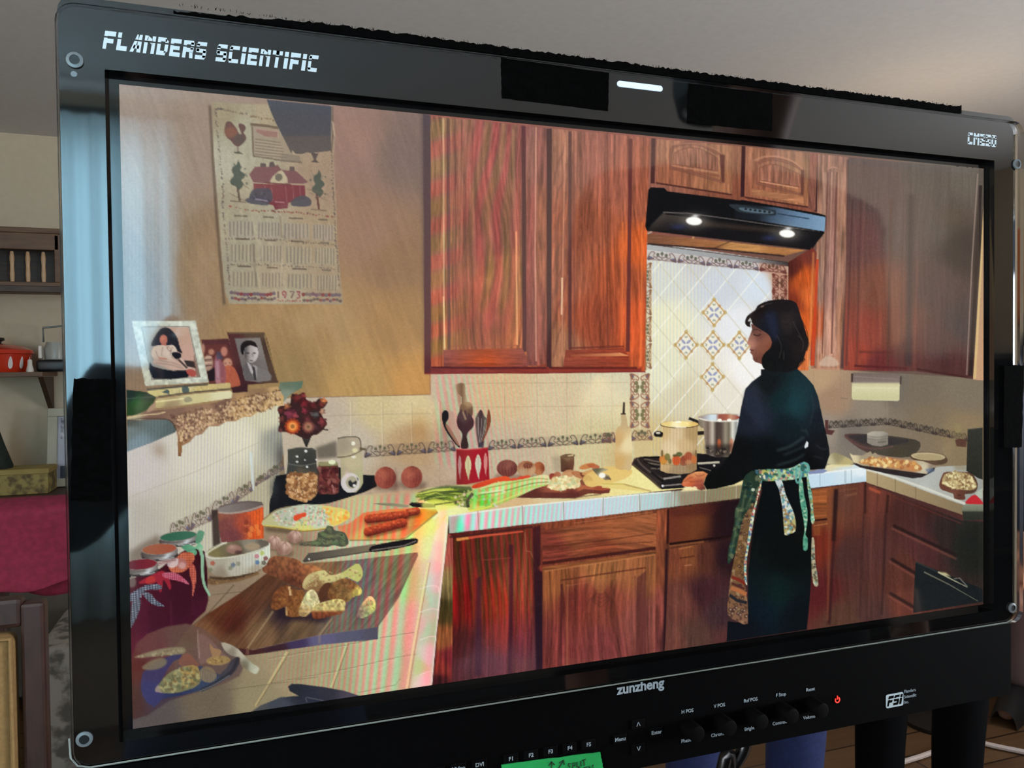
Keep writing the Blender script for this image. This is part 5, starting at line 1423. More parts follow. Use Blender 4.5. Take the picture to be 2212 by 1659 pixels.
line(C((1500, 490), (1510, 530)), 2, (90, 84, 84), 0.6)
line(C((1470, 575), (1510, 575)), 2.2, (70, 62, 62), 0.8)
fill(C((1440, 590), (1490, 640), (1510, 720), (1470, 700)), (176, 170, 170), sm=2)
fill(C((1510, 620), (1560, 640), (1550, 780)), (150, 144, 144))
fill(C((1500, 640), (1530, 650), (1550, 800), (1520, 795)), (54, 50, 52))
fill(C((1385, 660), (1440, 590), (1520, 800), (1430, 800)), (84, 80, 80), 0.7)
line(C((1640, 280), (1690, 460), (1795, 800)), 3.5, (150, 124, 78), 0.8)
line(C((1225, 260), (1640, 258)), 4, (104, 86, 62), 0.7)
# large white frame with the seated girl
P_F1 = fill(C((130, 125), (855, 120), (1005, 820), (285, 862)), G((300, 700, (176, 178, 164)), (410, 697, (190, 194, 180)), (440, 810, (196, 200, 184)), (330, 828, (188, 190, 170)), (300, 760, (164, 166, 158))), piece='picture_frame', label='white marbled frame with a seated girl in white', tex=lambda X, Y, c: c * (1 + 0.26 * (vn(X, Y, 6, 6, 3) - 0.5))[..., None])
line(C((245, 190), (780, 185), (908, 760), (358, 792), (245, 190)), 3, (112, 108, 98), 0.8)
fill(C((250, 196), (775, 192), (900, 757), (360, 785)), G((312, 715, (156, 156, 148)), (400, 715, (184, 150, 130)), (415, 760, (190, 154, 138)), (330, 760, (140, 138, 130))))
fill(C((350, 395), (400, 285), (470, 205), (560, 210), (640, 300), (680, 430), (705, 490), (640, 460), (600, 400), (400, 410)), (30, 30, 38), sm=4)
fill(C((335, 575), (370, 640), (600, 690), (745, 680), (770, 762), (372, 778)), (18, 20, 30), sm=2)
ell(*C((492, 335))[0], 8.5, 10.5, (176, 106, 88))
fill(C((470, 370), (520, 370), (530, 410), (460, 410)), (168, 102, 86))
soft(*C((480, 320))[0], 4, 5, (204, 132, 108), 0.5)
fill(C((385, 412), (470, 400), (530, 405), (600, 395), (645, 470), (575, 535), (720, 615), (775, 660), (745, 685), (600, 680), (480, 640), (375, 600), (385, 560), (350, 500)), G((340, 760, (196, 178, 160)), (370, 760, (204, 186, 170)), (380, 790, (190, 160, 144)), (345, 785, (176, 150, 136))), sm=3)
fill(C((580, 490), (640, 478), (690, 500), (685, 540), (630, 555)), (20, 22, 30), sm=3)
line(C((680, 545), (760, 620), (800, 660)), 4, (200, 176, 164), 0.8)
line(C((660, 560), (760, 660)), 4, (40, 32, 34), 0.8)
fill(C((720, 570), (840, 580), (860, 660), (760, 640)), (36, 30, 32), 0.9)
fill(C((745, 690), (800, 670), (860, 700), (850, 755), (790, 750)), (164, 76, 68), sm=2)
for p_ in (((480, 420), (470, 520)), ((400, 460), (440, 540), (530, 560)), ((400, 600), (560, 620), (720, 665)), ((430, 570), (600, 600), (700, 640)), ((590, 420), (560, 520))):
    line(C(*p_), 2.2, (142, 120, 106), 0.6, sm=4)
fill(C((430, 535), (520, 545), (545, 562), (440, 560)), (176, 116, 98), 0.8)
speck(C((520, 410), (600, 410), (610, 470), (540, 480)), 9, 1.4, [(120, 90, 84), (150, 110, 100)], 0.6, seed=33)
fill(C((840, 500), (905, 757), (870, 757), (830, 600)), (84, 60, 50), 0.5)
# books under it
P_BK1 = fill(C((305, 905), (700, 868), (1240, 825), (1256, 840), (1256, 890), (780, 935), (430, 985), (320, 968)), G((330, 848, (196, 184, 124)), (400, 842, (204, 192, 140)), (490, 832, (190, 170, 116)), (440, 840, (196, 176, 116))), piece='book', label='upper cream book under the white frame')
line(C((305, 905), (700, 866), (1000, 842)), 5, (70, 66, 62), 0.8)
fill(C((470, 935), (530, 900), (560, 920), (555, 955)), (62, 76, 82), 0.9)
fill(C((700, 880), (770, 872), (780, 930), (715, 945)), (58, 74, 80), 0.85, sm=2)
for u in (590, 640, 670):
    line(C((u, 905), (u + 4, 955)), 1.5, (130, 120, 84), 0.6)
speck(C((800, 870), (1230, 835), (1240, 885), (800, 925)), 26, 1.5, [(150, 134, 86), (220, 206, 150)], 0.5, seed=31)
P_BK2 = fill(C((395, 1040), (420, 1010), (780, 960), (1250, 915), (1272, 940), (1268, 1000), (760, 1075), (400, 1118)), G((350, 870, (186, 172, 120)), (420, 862, (200, 190, 140)), (490, 853, (214, 208, 168)), (360, 880, (150, 130, 100))), piece='book', label='lower cream book under the white frame')
line(C((400, 1045), (760, 1000)), 3, (232, 222, 170), 0.8)
line(C((430, 985), (780, 938), (1250, 895)), 3.5, (78, 70, 60), 0.8)
fill(C((725, 1000), (790, 985), (820, 1030), (740, 1050)), (120, 116, 100), 0.6, sm=2)
# green bowl
fill(C((70, 905), (290, 930), (408, 990), (370, 1070), (290, 1145), (180, 1190), (72, 1205)), G((280, 850, (30, 44, 40)), (320, 858, (34, 56, 40)), (300, 872, (44, 86, 44)), (280, 890, (34, 66, 32)), (320, 875, (40, 70, 36))), piece='green_bowl', label='dark green bowl at the ledge\'s end')
line(C((72, 1005), (300, 990), (405, 988)), 2.5, (70, 92, 76), 0.6)
fill(C((330, 1100), (400, 1050), (395, 1120), (300, 1170)), (170, 140, 116), 0.8, sm=2)

# ---- dried flowers and jars on the black tray
D = crop(560, 800, 5.267)
P_TRAY = fill(D((170, 1270), (190, 1200), (300, 1180), (640, 1120), (900, 1100), (1190, 1190), (1310, 1195), (1340, 1320), (1200, 1385), (1000, 1450), (800, 1510), (600, 1535), (400, 1555), (250, 1590), (110, 1640), (120, 1480), (150, 1400)), (19, 20, 24), piece='black_tray', label='black tray under the glass jars')
soft(592, 1055, 10, 26, (50, 56, 56), 0.6)
fill(D((640, 880), (880, 800), (890, 990), (660, 1010)), (76, 68, 60), 0.7, blur=3)
for k in range(9):
    a_ = -0.9 + 0.22 * k
    line([(662, 965), (662 + 34 * math.sin(a_) * 0.7, 965 - 36), (662 + 62 * math.sin(a_), 965 - 62 * math.cos(a_) * 0.9)], 3, (44, 40, 38), 0.85, sm=4)
P_FLW = fill(D((210, 430), (280, 400), (350, 380), (370, 270), (440, 280), (510, 250), (540, 340), (620, 370), (690, 315), (775, 350), (750, 410), (700, 470), (740, 560), (770, 600), (730, 670), (660, 730), (610, 740), (550, 780), (470, 760), (400, 725), (300, 700), (215, 690), (240, 560)), (54, 30, 30), piece='dried_flowers', label='bunch of dried red flowers standing in a jar', sm=3)
for x_, y_, r_, c_ in ((430, 320, 60, (92, 36, 36)), (500, 290, 40, (110, 46, 44)), (510, 370, 60, (96, 30, 36)), (320, 410, 46, (140, 86, 56)), (350, 490, 70, (104, 44, 58)), (400, 520, 50, (124, 52, 60)), (600, 400, 60, (74, 28, 30)), (730, 350, 46, (170, 100, 60)), (700, 390, 40, (92, 40, 36)), (250, 450, 46, (80, 36, 34)), (260, 560, 46, (84, 42, 38)), (720, 590, 60, (104, 44, 48)), (640, 500, 50, (44, 42, 44)), (540, 550, 50, (84, 38, 42)), (720, 470, 40, (150, 110, 90)), (520, 460, 44, (112, 38, 50)), (650, 640, 50, (60, 34, 40)), (240, 680, 30, (90, 48, 48))):
    x_, y_ = D((x_, y_))[0]
    for j in range(5):
        a_ = j * 1.26 + x_
        ell(x_ + 0.4 * r_ / 5.267 * math.cos(a_), y_ + 0.4 * r_ / 5.267 * math.sin(a_), r_ / 5.267 * 0.62, r_ / 5.267 * 0.36, tuple(min(255, v * (0.75 + 0.14 * j)) for v in c_), 0.75, rot=math.degrees(a_), n=12)
for cx_, cy_, r_, cols in ((632, 921, 17, ((150, 60, 34), (214, 110, 50), (236, 156, 84), (150, 100, 50))), (666, 922, 13.5, ((110, 62, 54), (150, 98, 80), (168, 118, 90), (110, 84, 60)))):
    for k in range(14):
        a_ = k * 6.283 / 14
        ell(cx_ + r_ * 0.66 * math.cos(a_), cy_ + r_ * 0.66 * math.sin(a_), r_ * 0.42, r_ * 0.22, cols[0], 0.95, rot=math.degrees(a_), n=10)
    ell(cx_, cy_, r_ * 0.72, r_ * 0.72, cols[1], 0.9)
    ell(cx_, cy_, r_ * 0.5, r_ * 0.5, cols[2], 0.9)
    ell(cx_, cy_, r_ * 0.27, r_ * 0.27, cols[3], 0.95)
for k in range(8):
    line(D((580 + 12 * k, 480), (600 + 10 * k, 520)), 1.6, (170, 170, 164), 0.35)
# jar of nuts
P_J1 = fill(D((320, 900), (420, 880), (600, 880), (645, 910), (650, 1040), (665, 1180), (660, 1400), (600, 1460), (500, 1500), (360, 1440), (310, 1380), (310, 1180), (325, 1050)), G((640, 975, (66, 66, 60)), (660, 1000, (54, 54, 52)), (630, 1010, (60, 62, 60)), (650, 1020, (84, 76, 64)), (650, 1060, (120, 88, 60))), piece='glass_jar', label='glass jar of hazelnuts on the black tray')
speck(D((322, 1190), (400, 1165), (520, 1190), (645, 1165), (655, 1400), (600, 1450), (500, 1495), (360, 1440), (318, 1380)), 260, 4.2, [(176, 130, 82), (196, 150, 100), (150, 100, 60), (120, 78, 48), (206, 164, 118), (136, 92, 56)], 0.9, seed=41, jit=0.3, elong=1.15)
speck(D((322, 1190), (645, 1165), (655, 1400), (500, 1490), (320, 1380)), 60, 1.6, [(230, 196, 150)], 0.7, seed=42)
for u, v, r_ in ((530, 918, 3.4), (430, 980, 2.8), (545, 1098, 3), (650, 1018, 2.2), (430, 1040, 2.6), (520, 1020, 1.8)):
    ell(*D((u, v))[0], r_, r_ * 0.9, (226, 230, 226), 0.9, n=10)
line(D((315, 1060), (480, 1085), (655, 1055)), 2.2, (120, 122, 112), 0.6, sm=4)
line(D((320, 905), (480, 875), (645, 905)), 2, (110, 108, 100), 0.5, sm=4)
# jar of dried chillies
P_J2 = fill(D((680, 1045), (880, 1040), (905, 1110), (905, 1390), (860, 1412), (700, 1405), (665, 1380), (668, 1110)), G((700, 1040, (92, 54, 48)), (720, 1060, (104, 56, 50)), (700, 1010, (78, 58, 44))), piece='glass_jar', label='glass jar of dried red chillies beside the nuts')
speck(D((680, 1120), (895, 1110), (898, 1385), (700, 1395)), 110, 3.6, [(120, 60, 54), (84, 34, 36), (140, 84, 76), (96, 44, 40), (64, 26, 28)], 0.8, seed=43, elong=1.7)
fill(D((680, 1048), (780, 1040), (880, 1042), (885, 1080), (690, 1088)), (140, 136, 96), sm=2)
ell(*D((828, 1045))[0], 8, 5, (230, 236, 196), 0.9)
line(D((830, 1300), (850, 1395)), 2.5, (200, 150, 150), 0.6)
# tall clip-top jar
P_J3 = fill(D((890, 770), (950, 752), (1090, 752), (1150, 790), (1165, 900), (1178, 1000), (1182, 1280), (1150, 1340), (1100, 1390), (1000, 1390), (930, 1300), (925, 1010), (890, 990)), G((740, 960, (158, 146, 124)), (770, 950, (176, 162, 138)), (760, 1000, (190, 178, 142)), (740, 1020, (172, 160, 130)), (780, 1030, (176, 172, 132)), (750, 1050, (170, 160, 134))), piece='glass_jar', label='tall clip-top jar of flour with a cow emblem')
line(D((890, 775), (1000, 757), (1110, 760), (1150, 800), (1160, 920)), 2.6, (88, 80, 66), 0.85, sm=4)
line(D((885, 990), (1000, 980), (1100, 945), (1190, 890)), 2.4, (92, 80, 66), 0.8, sm=4)
line(D((1140, 890), (1215, 900)), 5, (86, 74, 50), 0.8)
ell(*D((1070, 832))[0], 4, 4.5, (238, 236, 214), 0.9)
ell(*D((1090, 910))[0], 6, 5, (226, 222, 170), 0.8, blur=1)
ell(*D((1075, 985))[0], 5, 3, (228, 226, 206), 0.8)
ell(757, 1043, 20.5, 21.5, (206, 200, 196), 0.95)
ell(759.5, 1042, 12.5, 13.5, (168, 160, 134), 0.95)
fill(D((1010, 1270), (1040, 1250), (1060, 1275), (1100, 1255), (1110, 1280), (1080, 1330), (1030, 1320)), (40, 42, 44), sm=3)
fill(D((1110, 1210), (1130, 1240), (1120, 1260)), (40, 42, 44))
ell(*D((1080, 1310))[0], 3.4, 2.8, (226, 222, 216))
soft(*D((1000, 1190))[0], 5, 9, (226, 196, 196), 0.5)
# onions at the wall
for (u, v), r_ in (((1435, 1222), 24), ((1735, 1215), 24)):
    x_, y_ = D((u, v))[0]
    fill([(x_ - 26, y_ + 6), (x_ + 34, y_ + 12), (x_ + 26, y_ + 28), (x_ - 22, y_ + 24)], (64, 38, 32), 0.45, blur=4)
    ell(x_, y_, r_ - 1, r_, G((x_ - 6, y_ - 8, (170, 92, 72)), (x_ + 14, y_ + 8, (124, 54, 46)), (x_ - 16, y_ + 10, (150, 76, 62)), (x_ + 4, y_ - 20, (130, 62, 50))), rot=10, piece='onion', label='left red onion of the pair by the wall' if r_ and u < 1500 else 'right red onion of the pair by the wall', tex=lambda X, Y, c: c * (1 + 0.14 * (vn(X, Y, 3, 3) - 0.5))[..., None])
    for k in range(-3, 4):
        line([(x_ + 6 * k * 0.9, y_ - 21), (x_ + 7 * k, y_), (x_ + 5 * k, y_ + 20)], 1.2, (188, 112, 90), 0.28, sm=4)
soft(854, 1035, 5, 16, (90, 44, 40), 0.5)
# ---- near worktop: jars with ribbons, tin, dish, bread, knives
F = crop(270, 1060, 5.267)
# tin
fill(F((985, 220), (1060, 210), (1090, 600), (1000, 640)), (54, 42, 36), 0.9, blur=1)
P_TIN = fill(F((1055, 235), (1310, 120), (1575, 160), (1578, 540), (1480, 560), (1250, 580), (1100, 590), (1075, 480)), G((485, 1130, (120, 66, 62)), (500, 1160, (112, 60, 62)), (530, 1130, (160, 72, 52)), (555, 1120, (214, 88, 38)), (560, 1155, (204, 82, 34)), (480, 1112, (140, 84, 66))), piece='round_tin', label='round orange printed tin', tex=lambda X, Y, c: c * (1 + 0.16 * (vn(X, Y, 3, 5) - 0.5) + 0.08 * np.sin(X * 0.95) * np.clip((X - 510) / 40, 0, 1))[..., None])
ell(*F((1313, 188))[0], 49.5, 12.5, LG((470, 0), (134, 124, 118), (570, 0), (96, 84, 80)), rot=-7)
line(F((1060, 245), (1200, 258), (1400, 225), (1570, 172)), 4, (170, 150, 138), 0.85, sm=4)
line(F((1070, 190), (1200, 150), (1400, 130), (1560, 135)), 2.5, (92, 80, 76), 0.8, sm=4)
for u, v in ((1380, 360), (1440, 430), (1500, 410), (1420, 500), (1380, 450), (1520, 470)):
    ell(*F((u, v))[0], 5, 6, (120, 50, 36) if u == 1380 else (232, 140, 70), 0.6, n=12)
    line(F((u - 30, v + 40), (u + 30, v + 30)), 1.5, (236, 170, 90), 0.4)
# patterned pot holder shaped like a fish
fill(F((1600, 410), (1900, 440), (2000, 470), (1900, 490), (1600, 460)), (60, 48, 34), 0.6, blur=3)
Gc = crop(550, 1060, 5.267)
P_MIT = fill(Gc((100, 330), (200, 240), (300, 195), (450, 170), (600, 155), (780, 165), (900, 185), (1010, 205), (1075, 240), (1085, 300), (1040, 340), (950, 390), (850, 420), (700, 455), (560, 455), (430, 440), (300, 415), (100, 400)), G((580, 1130, (184, 180, 130)), (620, 1110, (178, 184, 160)), (660, 1100, (190, 196, 172)), (690, 1130, (198, 204, 176)), (730, 1105, (220, 200, 110)), (740, 1120, (230, 204, 100)), (660, 1142, (210, 206, 120))), piece='fabric_pot_holder', label='quilted floral pot holder with a red flower', sm=3)
speck(Gc((200, 260), (600, 175), (800, 200), (860, 380), (560, 420), (220, 380)), 240, 2.0, [(112, 140, 110), (226, 222, 206), (196, 180, 190), (140, 160, 130), (214, 150, 130)], 0.7, seed=51)
fill(Gc((445, 290), (500, 265), (580, 250), (585, 290), (530, 310), (480, 345), (445, 330)), (214, 76, 42), sm=3)
line(Gc((100, 400), (300, 418), (560, 455), (830, 425)), 4, (214, 190, 80), 0.8, sm=4)
speck(Gc((780, 180), (1060, 230), (1060, 320), (860, 400)), 40, 3, [(240, 180, 70), (232, 150, 60), (240, 226, 130)], 0.6, seed=52)
line(Gc((100, 330), (240, 225), (420, 175)), 2.5, (120, 96, 60), 0.7, sm=4)
line(Gc((100, 405), (300, 425), (560, 460), (850, 432)), 2.4, (96, 78, 46), 0.6, sm=4)
moire(Gc((500, 150), (1080, 220), (1080, 330), (500, 460)), 0.8, only=[P_MIT])
# orange board with sausages and small knife
P_OB = fill(Gc((940, 410), (1080, 370), (1240, 250), (1560, 205), (2060, 205), (2085, 240), (1700, 540), (1640, 555), (1080, 560), (1010, 500)), G((760, 1140, (214, 128, 84)), (790, 1115, (224, 120, 74)), (850, 1150, (236, 150, 90)), (920, 1110, (232, 160, 50)), (940, 1105, (214, 150, 44)), (880, 1130, (228, 120, 66)), (780, 1160, (220, 170, 96))), piece='cutting_board', label='orange cutting board with sausages')
moire(Gc((940, 400), (1240, 250), (2085, 230), (1650, 560), (1080, 570)), 1.0, only=[P_OB])
for k in range(12):
    line(Gc((1250 + 80 * k, 470 - 12 * k), (1300 + 80 * k, 520 - 22 * k)), 3, (240, 196, 70), 0.4, blur=1)
line(Gc((1080, 565), (1640, 558), (1720, 540), (2085, 245)), 3, (112, 84, 40), 0.6)
def sausage(A, B, r, name_l):
    A, B = np.array(A), np.array(B)
    d = (B - A) / np.linalg.norm(B - A)
    nrm = np.array((-d[1], d[0]))
    pts = [A + nrm * r * math.cos(t) - d * r * 0.9 * math.sin(t) for t in np.linspace(0, math.pi, 9)] + [B - nrm * r * math.cos(t) + d * r * 0.9 * math.sin(t) for t in np.linspace(0, math.pi, 9)]
    fill([p + np.array((2, 5)) for p in pts], (70, 30, 16), 0.5, blur=2)
    mid = (A + B) / 2
    fill(pts, LG(tuple(mid - nrm * r), (198, 84, 44), tuple(mid + nrm * r), (88, 28, 22), (0.3, (180, 68, 40))), piece='sausage', label=name_l, tex=lambda X, Y, c: c * (1 + 0.4 * (vn(X, Y, 3, 3) - 0.5))[..., None])
    for k in range(7):
        p = A + (B - A) * (0.1 + 0.13 * k) - nrm * r * (0.45 if k % 2 else 0.2)
        ell(p[0], p[1], 3, 1.6, (232, 130, 80), 0.5, rot=-10, n=8)
sausage((882, 1107), (900, 1104), 8.5, 'short sausage at the back of the orange board')
sausage((795, 1121), (874, 1112), 9.5, 'middle sausage on the orange board')
sausage((794, 1149), (870, 1129), 10, 'front sausage on the orange board')
P_K2 = fill(Gc((1320, 143), (1560, 140), (1770, 165), (1740, 190), (1500, 172)), LG((800, 0), (120, 116, 90), (885, 0), (150, 144, 116)), piece='kitchen_knife', label='small kitchen knife behind the sausages')
fill(Gc((1755, 155), (1790, 130), (2050, 150), (2060, 190), (1960, 195), (1800, 185)), (26, 20, 22), piece=P_K2)
line(Gc((1800, 142), (2040, 160)), 2, (96, 84, 60), 0.6)
# garlic and herbs
for u, v, r_ in ((220, 590, 17), (455, 525, 16), (335, 655, 18)):
    x_, y_ = Gc((u, v))[0]
    fill([(x_ - 16, y_ + 4), (x_ + 22, y_ + 8), (x_ + 16, y_ + 18), (x_ - 14, y_ + 16)], (70, 52, 40), 0.5, blur=3)
    ell(x_, y_, r_ * 0.95, r_ * 0.85, G((x_ + 3, y_ - 4, (206, 172, 156)), (x_ - 10, y_ + 4, (140, 104, 90)), (x_ + 10, y_ + 8, (150, 118, 100))), piece='garlic_bulb', label={220: 'rear left garlic bulb near the tin', 455: 'garlic bulb beside the herbs', 335: 'front garlic bulb beside the dish'}[u])
    for k in (-2, -1, 1, 2):
        line([(x_ + 2, y_ - 14), (x_ + k * 5, y_), (x_ + k * 3, y_ + 12)], 1.4, (120, 84, 74), 0.5, sm=4)
    line([(x_ + 2, y_ - 10), (x_ + 6, y_ - 18)], 3, (150, 116, 100), 0.8)
P_HERB = fill(Gc((510, 620), (560, 585), (700, 560), (720, 480), (790, 455), (830, 400), (890, 410), (910, 450), (1010, 470), (1050, 520), (1070, 600), (1000, 640), (900, 620), (820, 640), (640, 630)), (74, 78, 62), piece='sage_sprigs', label='small heap of grey-green sage leaves', sm=3)
for u, v, L_, a_ in ((620, 600, 60, -4), (700, 595, 50, 4), (790, 500, 44, 30), (850, 440, 40, 60), (860, 520, 44, 0), (940, 510, 44, -30), (1000, 520, 36, 60), (900, 590, 50, 10), (1000, 590, 34, 45), (760, 560, 40, 20), (830, 590, 44, -10)):
    ell(*Gc((u, v))[0], L_ / 5.267 * 1.25, 4.6, (84 + (u % 30), 92 + (v % 24), 72), 0.9, rot=a_, n=14)
    line(Gc((u - 30, v + 2), (u + 30, v - 2)), 1.2, (140, 148, 118), 0.45)
speck(Gc((560, 600), (1040, 480), (1060, 610), (640, 632)), 26, 1.8, [(40, 44, 34), (120, 130, 100)], 0.6, seed=55)
# big knife
fill(Gc((560, 830), (1320, 720), (1850, 620), (1850, 660), (1200, 790), (700, 850)), (110, 100, 76), 0.25, blur=4)
P_K1 = fill(Gc((545, 800), (610, 712), (1380, 603), (1330, 690), (960, 750), (560, 812)), LG((660, 1205), (74, 70, 62), (810, 1180), (128, 114, 92), (0.5, (100, 92, 78))), piece='kitchen_knife', label='long kitchen knife above the bread board')
line(Gc((560, 808), (960, 748), (1330, 688)), 2.2, (46, 40, 36), 0.8)
ell(*Gc((620, 778))[0], 2, 2, (232, 230, 220))
fill(Gc((1310, 650), (1400, 610), (1780, 545), (1850, 548), (1858, 580), (1800, 618), (1480, 685), (1320, 695)), (22, 18, 22), piece=P_K1, sm=2)
line(Gc((1330, 680), (1700, 625), (1840, 570)), 2.4, (190, 176, 160), 0.6)

# bread board
P_BB = fill([(577, 1238), (640, 1218), (760, 1210), (902, 1193), (903, 1200), (862, 1290), (818, 1352), (816, 1381), (700, 1392), (533, 1416), (505, 1408), (392, 1380), (398, 1368), (450, 1325), (520, 1280)], G((560, 1270, (84, 52, 34)), (480, 1320, (92, 48, 28)), (500, 1340, (74, 32, 22)), (440, 1370, (112, 74, 48)), (560, 1370, (112, 84, 58)), (640, 1350, (104, 80, 56)), (620, 1330, (54, 38, 40)), (740, 1350, (112, 98, 84)), (760, 1300, (98, 88, 86)), (780, 1240, (112, 98, 96)), (840, 1230, (128, 104, 76)), (870, 1210, (140, 104, 80)), (820, 1300, (126, 96, 84)), (700, 1230, (130, 96, 64)), (500, 1400, (98, 66, 44))), piece='cutting_board', label='large dark wooden board with sliced bread', tex=lambda X, Y, c: c * (1 + 0.30 * (vn(X + 0.8 * Y, Y - 0.5 * X, 4, 50, 2) - 0.5))[..., None])
moire([(700, 1210), (905, 1190), (816, 1385), (700, 1390)], 1.0, only=[P_BB])
fill([(392, 1382), (545, 1404), (690, 1372), (816, 1354), (816, 1381), (700, 1392), (533, 1416), (505, 1410)], G((540, 1412, (62, 30, 32)), (600, 1400, (54, 30, 40)), (640, 1385, (60, 48, 84)), (690, 1380, (92, 88, 122)), (760, 1370, (84, 84, 106)), (810, 1365, (78, 76, 92)), (480, 1400, (92, 60, 44))), 0.95)
line([(545, 1404), (690, 1372), (816, 1354)], 1.6, (130, 112, 104), 0.5)
for a_, b_ in (((590, 1320), (535, 1400)), ((718, 1335), (690, 1372))):
    line([a_, b_], 5, (164, 140, 104), 0.55)
    line([(a_[0] + 4, a_[1]), (b_[0] + 4, b_[1])], 1.8, (70, 52, 40), 0.5)
line([(690, 1372), (690, 1390)], 6, (130, 116, 110), 0.6)
line([(535, 1402), (534, 1415)], 7, (120, 84, 70), 0.6)
fill([(592, 1300), (660, 1318), (720, 1330), (700, 1346), (600, 1336)], (34, 22, 34), 0.75, blur=4)
# loaf and slices
P_LOAF = fill(Gc((88, 880), (130, 820), (190, 755), (280, 742), (400, 760), (500, 790), (560, 840), (680, 850), (780, 900), (830, 1000), (780, 1060), (760, 1130), (640, 1140), (540, 1120), (380, 1050), (220, 975), (110, 930)), G((580, 1225, (112, 66, 44)), (610, 1210, (134, 84, 54)), (640, 1235, (120, 70, 46)), (660, 1225, (150, 92, 56)), (630, 1255, (92, 50, 34)), (690, 1240, (160, 108, 64))), piece='bread_loaf', label='cut loaf of crusty bread on the dark board', sm=2, tex=lambda X, Y, c: c * (1 + 0.5 * (vn(X, Y, 4, 6, 1) - 0.5))[..., None])
fill(Gc((545, 1100), (560, 1020), (620, 950), (720, 915), (800, 905), (860, 960), (1000, 930), (1150, 830), (1210, 860), (1230, 960), (1170, 1040), (1050, 980), (960, 1030), (800, 1050), (740, 1130), (600, 1130)), G((660, 1250, (196, 180, 124)), (700, 1240, (206, 196, 130)), (770, 1235, (190, 190, 110)), (680, 1265, (130, 96, 60))), piece=P_LOAF, sm=2)
speck(Gc((560, 1100), (640, 950), (800, 910), (1000, 940), (1190, 850), (1210, 980), (960, 1020), (760, 1080)), 110, 2.0, [(150, 120, 76), (226, 210, 156), (120, 88, 58), (180, 186, 120), (206, 170, 124)], 0.55, seed=61)
def slice_(pts, cr, lab, crust=None, seed=70):
    i = fill(pts, cr, piece='bread_slice', label=lab, sm=3, tex=lambda X, Y, c: c * (1 + 0.45 * (vn(X, Y, 4, 5, seed) - 0.5))[..., None])
    return i
P_S1 = slice_(Gc((185, 1320), (215, 1180), (300, 1090), (400, 1085), (480, 1130), (560, 1140), (560, 1300), (540, 1420), (360, 1425), (360, 1320), (240, 1360)), LG((590, 1280), (112, 64, 36), (655, 1320), (128, 82, 42)), 'crusty end piece of bread on the left')
line(Gc((395, 1090), (410, 1190)), 5, (222, 190, 140), 0.8)
line(Gc((358, 1320), (365, 1420)), 4, (206, 170, 110), 0.7)
speck(Gc((210, 1200), (400, 1100), (540, 1150), (530, 1400), (370, 1410)), 50, 2, [(150, 100, 50), (84, 44, 26), (160, 120, 60)], 0.45, seed=62)
P_S2 = slice_(Gc((500, 1380), (540, 1260), (600, 1150), (670, 1125), (720, 1200), (740, 1290), (640, 1380), (580, 1430), (520, 1425)), G((660, 1290, (206, 206, 150)), (680, 1280, (214, 200, 150)), (655, 1325, (170, 140, 90))), 'upright slice of bread with pale crumb', seed=71)
speck(Gc((520, 1380), (600, 1170), (670, 1140), (725, 1280), (600, 1400)), 60, 2, [(180, 190, 140), (226, 206, 170), (160, 124, 84)], 0.4, seed=63)
fill(Gc((720, 1170), (790, 1060), (880, 1060), (900, 1240), (760, 1280)), (78, 44, 26), 0.9, sm=2)
P_S3 = slice_(Gc((830, 1200), (870, 1080), (960, 1010), (1060, 1000), (1160, 1060), (1215, 1120), (1210, 1180), (1120, 1210), (1040, 1270), (900, 1250)), G((740, 1280, (116, 84, 46)), (760, 1265, (132, 84, 48)), (775, 1280, (214, 196, 100)), (725, 1290, (120, 76, 40))), 'slice of bread leaning behind the front slices', seed=72)
speck(Gc((860, 1150), (960, 1040), (1080, 1060), (1100, 1200), (940, 1230)), 70, 1.8, [(146, 116, 62), (84, 58, 34), (160, 130, 76)], 0.45, seed=64)
P_S4 = slice_(Gc((650, 1360), (720, 1290), (840, 1250), (960, 1230), (1025, 1260), (1030, 1310), (1000, 1390), (820, 1440), (680, 1460)), LG((0, 1300), (206, 190, 120), (0, 1338), (96, 46, 28), (0.45, (196, 176, 110)), (0.6, (130, 70, 40))), 'flat slice of bread in front', seed=73)
speck(Gc((690, 1330), (840, 1255), (1010, 1250), (1000, 1310), (720, 1350)), 60, 2, [(222, 208, 150), (170, 168, 106), (140, 100, 64)], 0.5, seed=65)
P_S5 = slice_(Gc((1165, 1400), (1210, 1300), (1300, 1200), (1360, 1230), (1380, 1320), (1340, 1390), (1230, 1450), (1170, 1440)), G((780, 1325, (170, 140, 116)), (800, 1300, (226, 170, 120)), (808, 1310, (200, 206, 110)), (790, 1330, (150, 170, 110)), (775, 1330, (120, 92, 92))), 'small slice of bread lying alone', seed=74)
speck(Gc((1190, 1400), (1320, 1220), (1370, 1320), (1230, 1430)), 30, 1.8, [(150, 190, 110), (226, 190, 160), (120, 90, 70)], 0.55, seed=66)

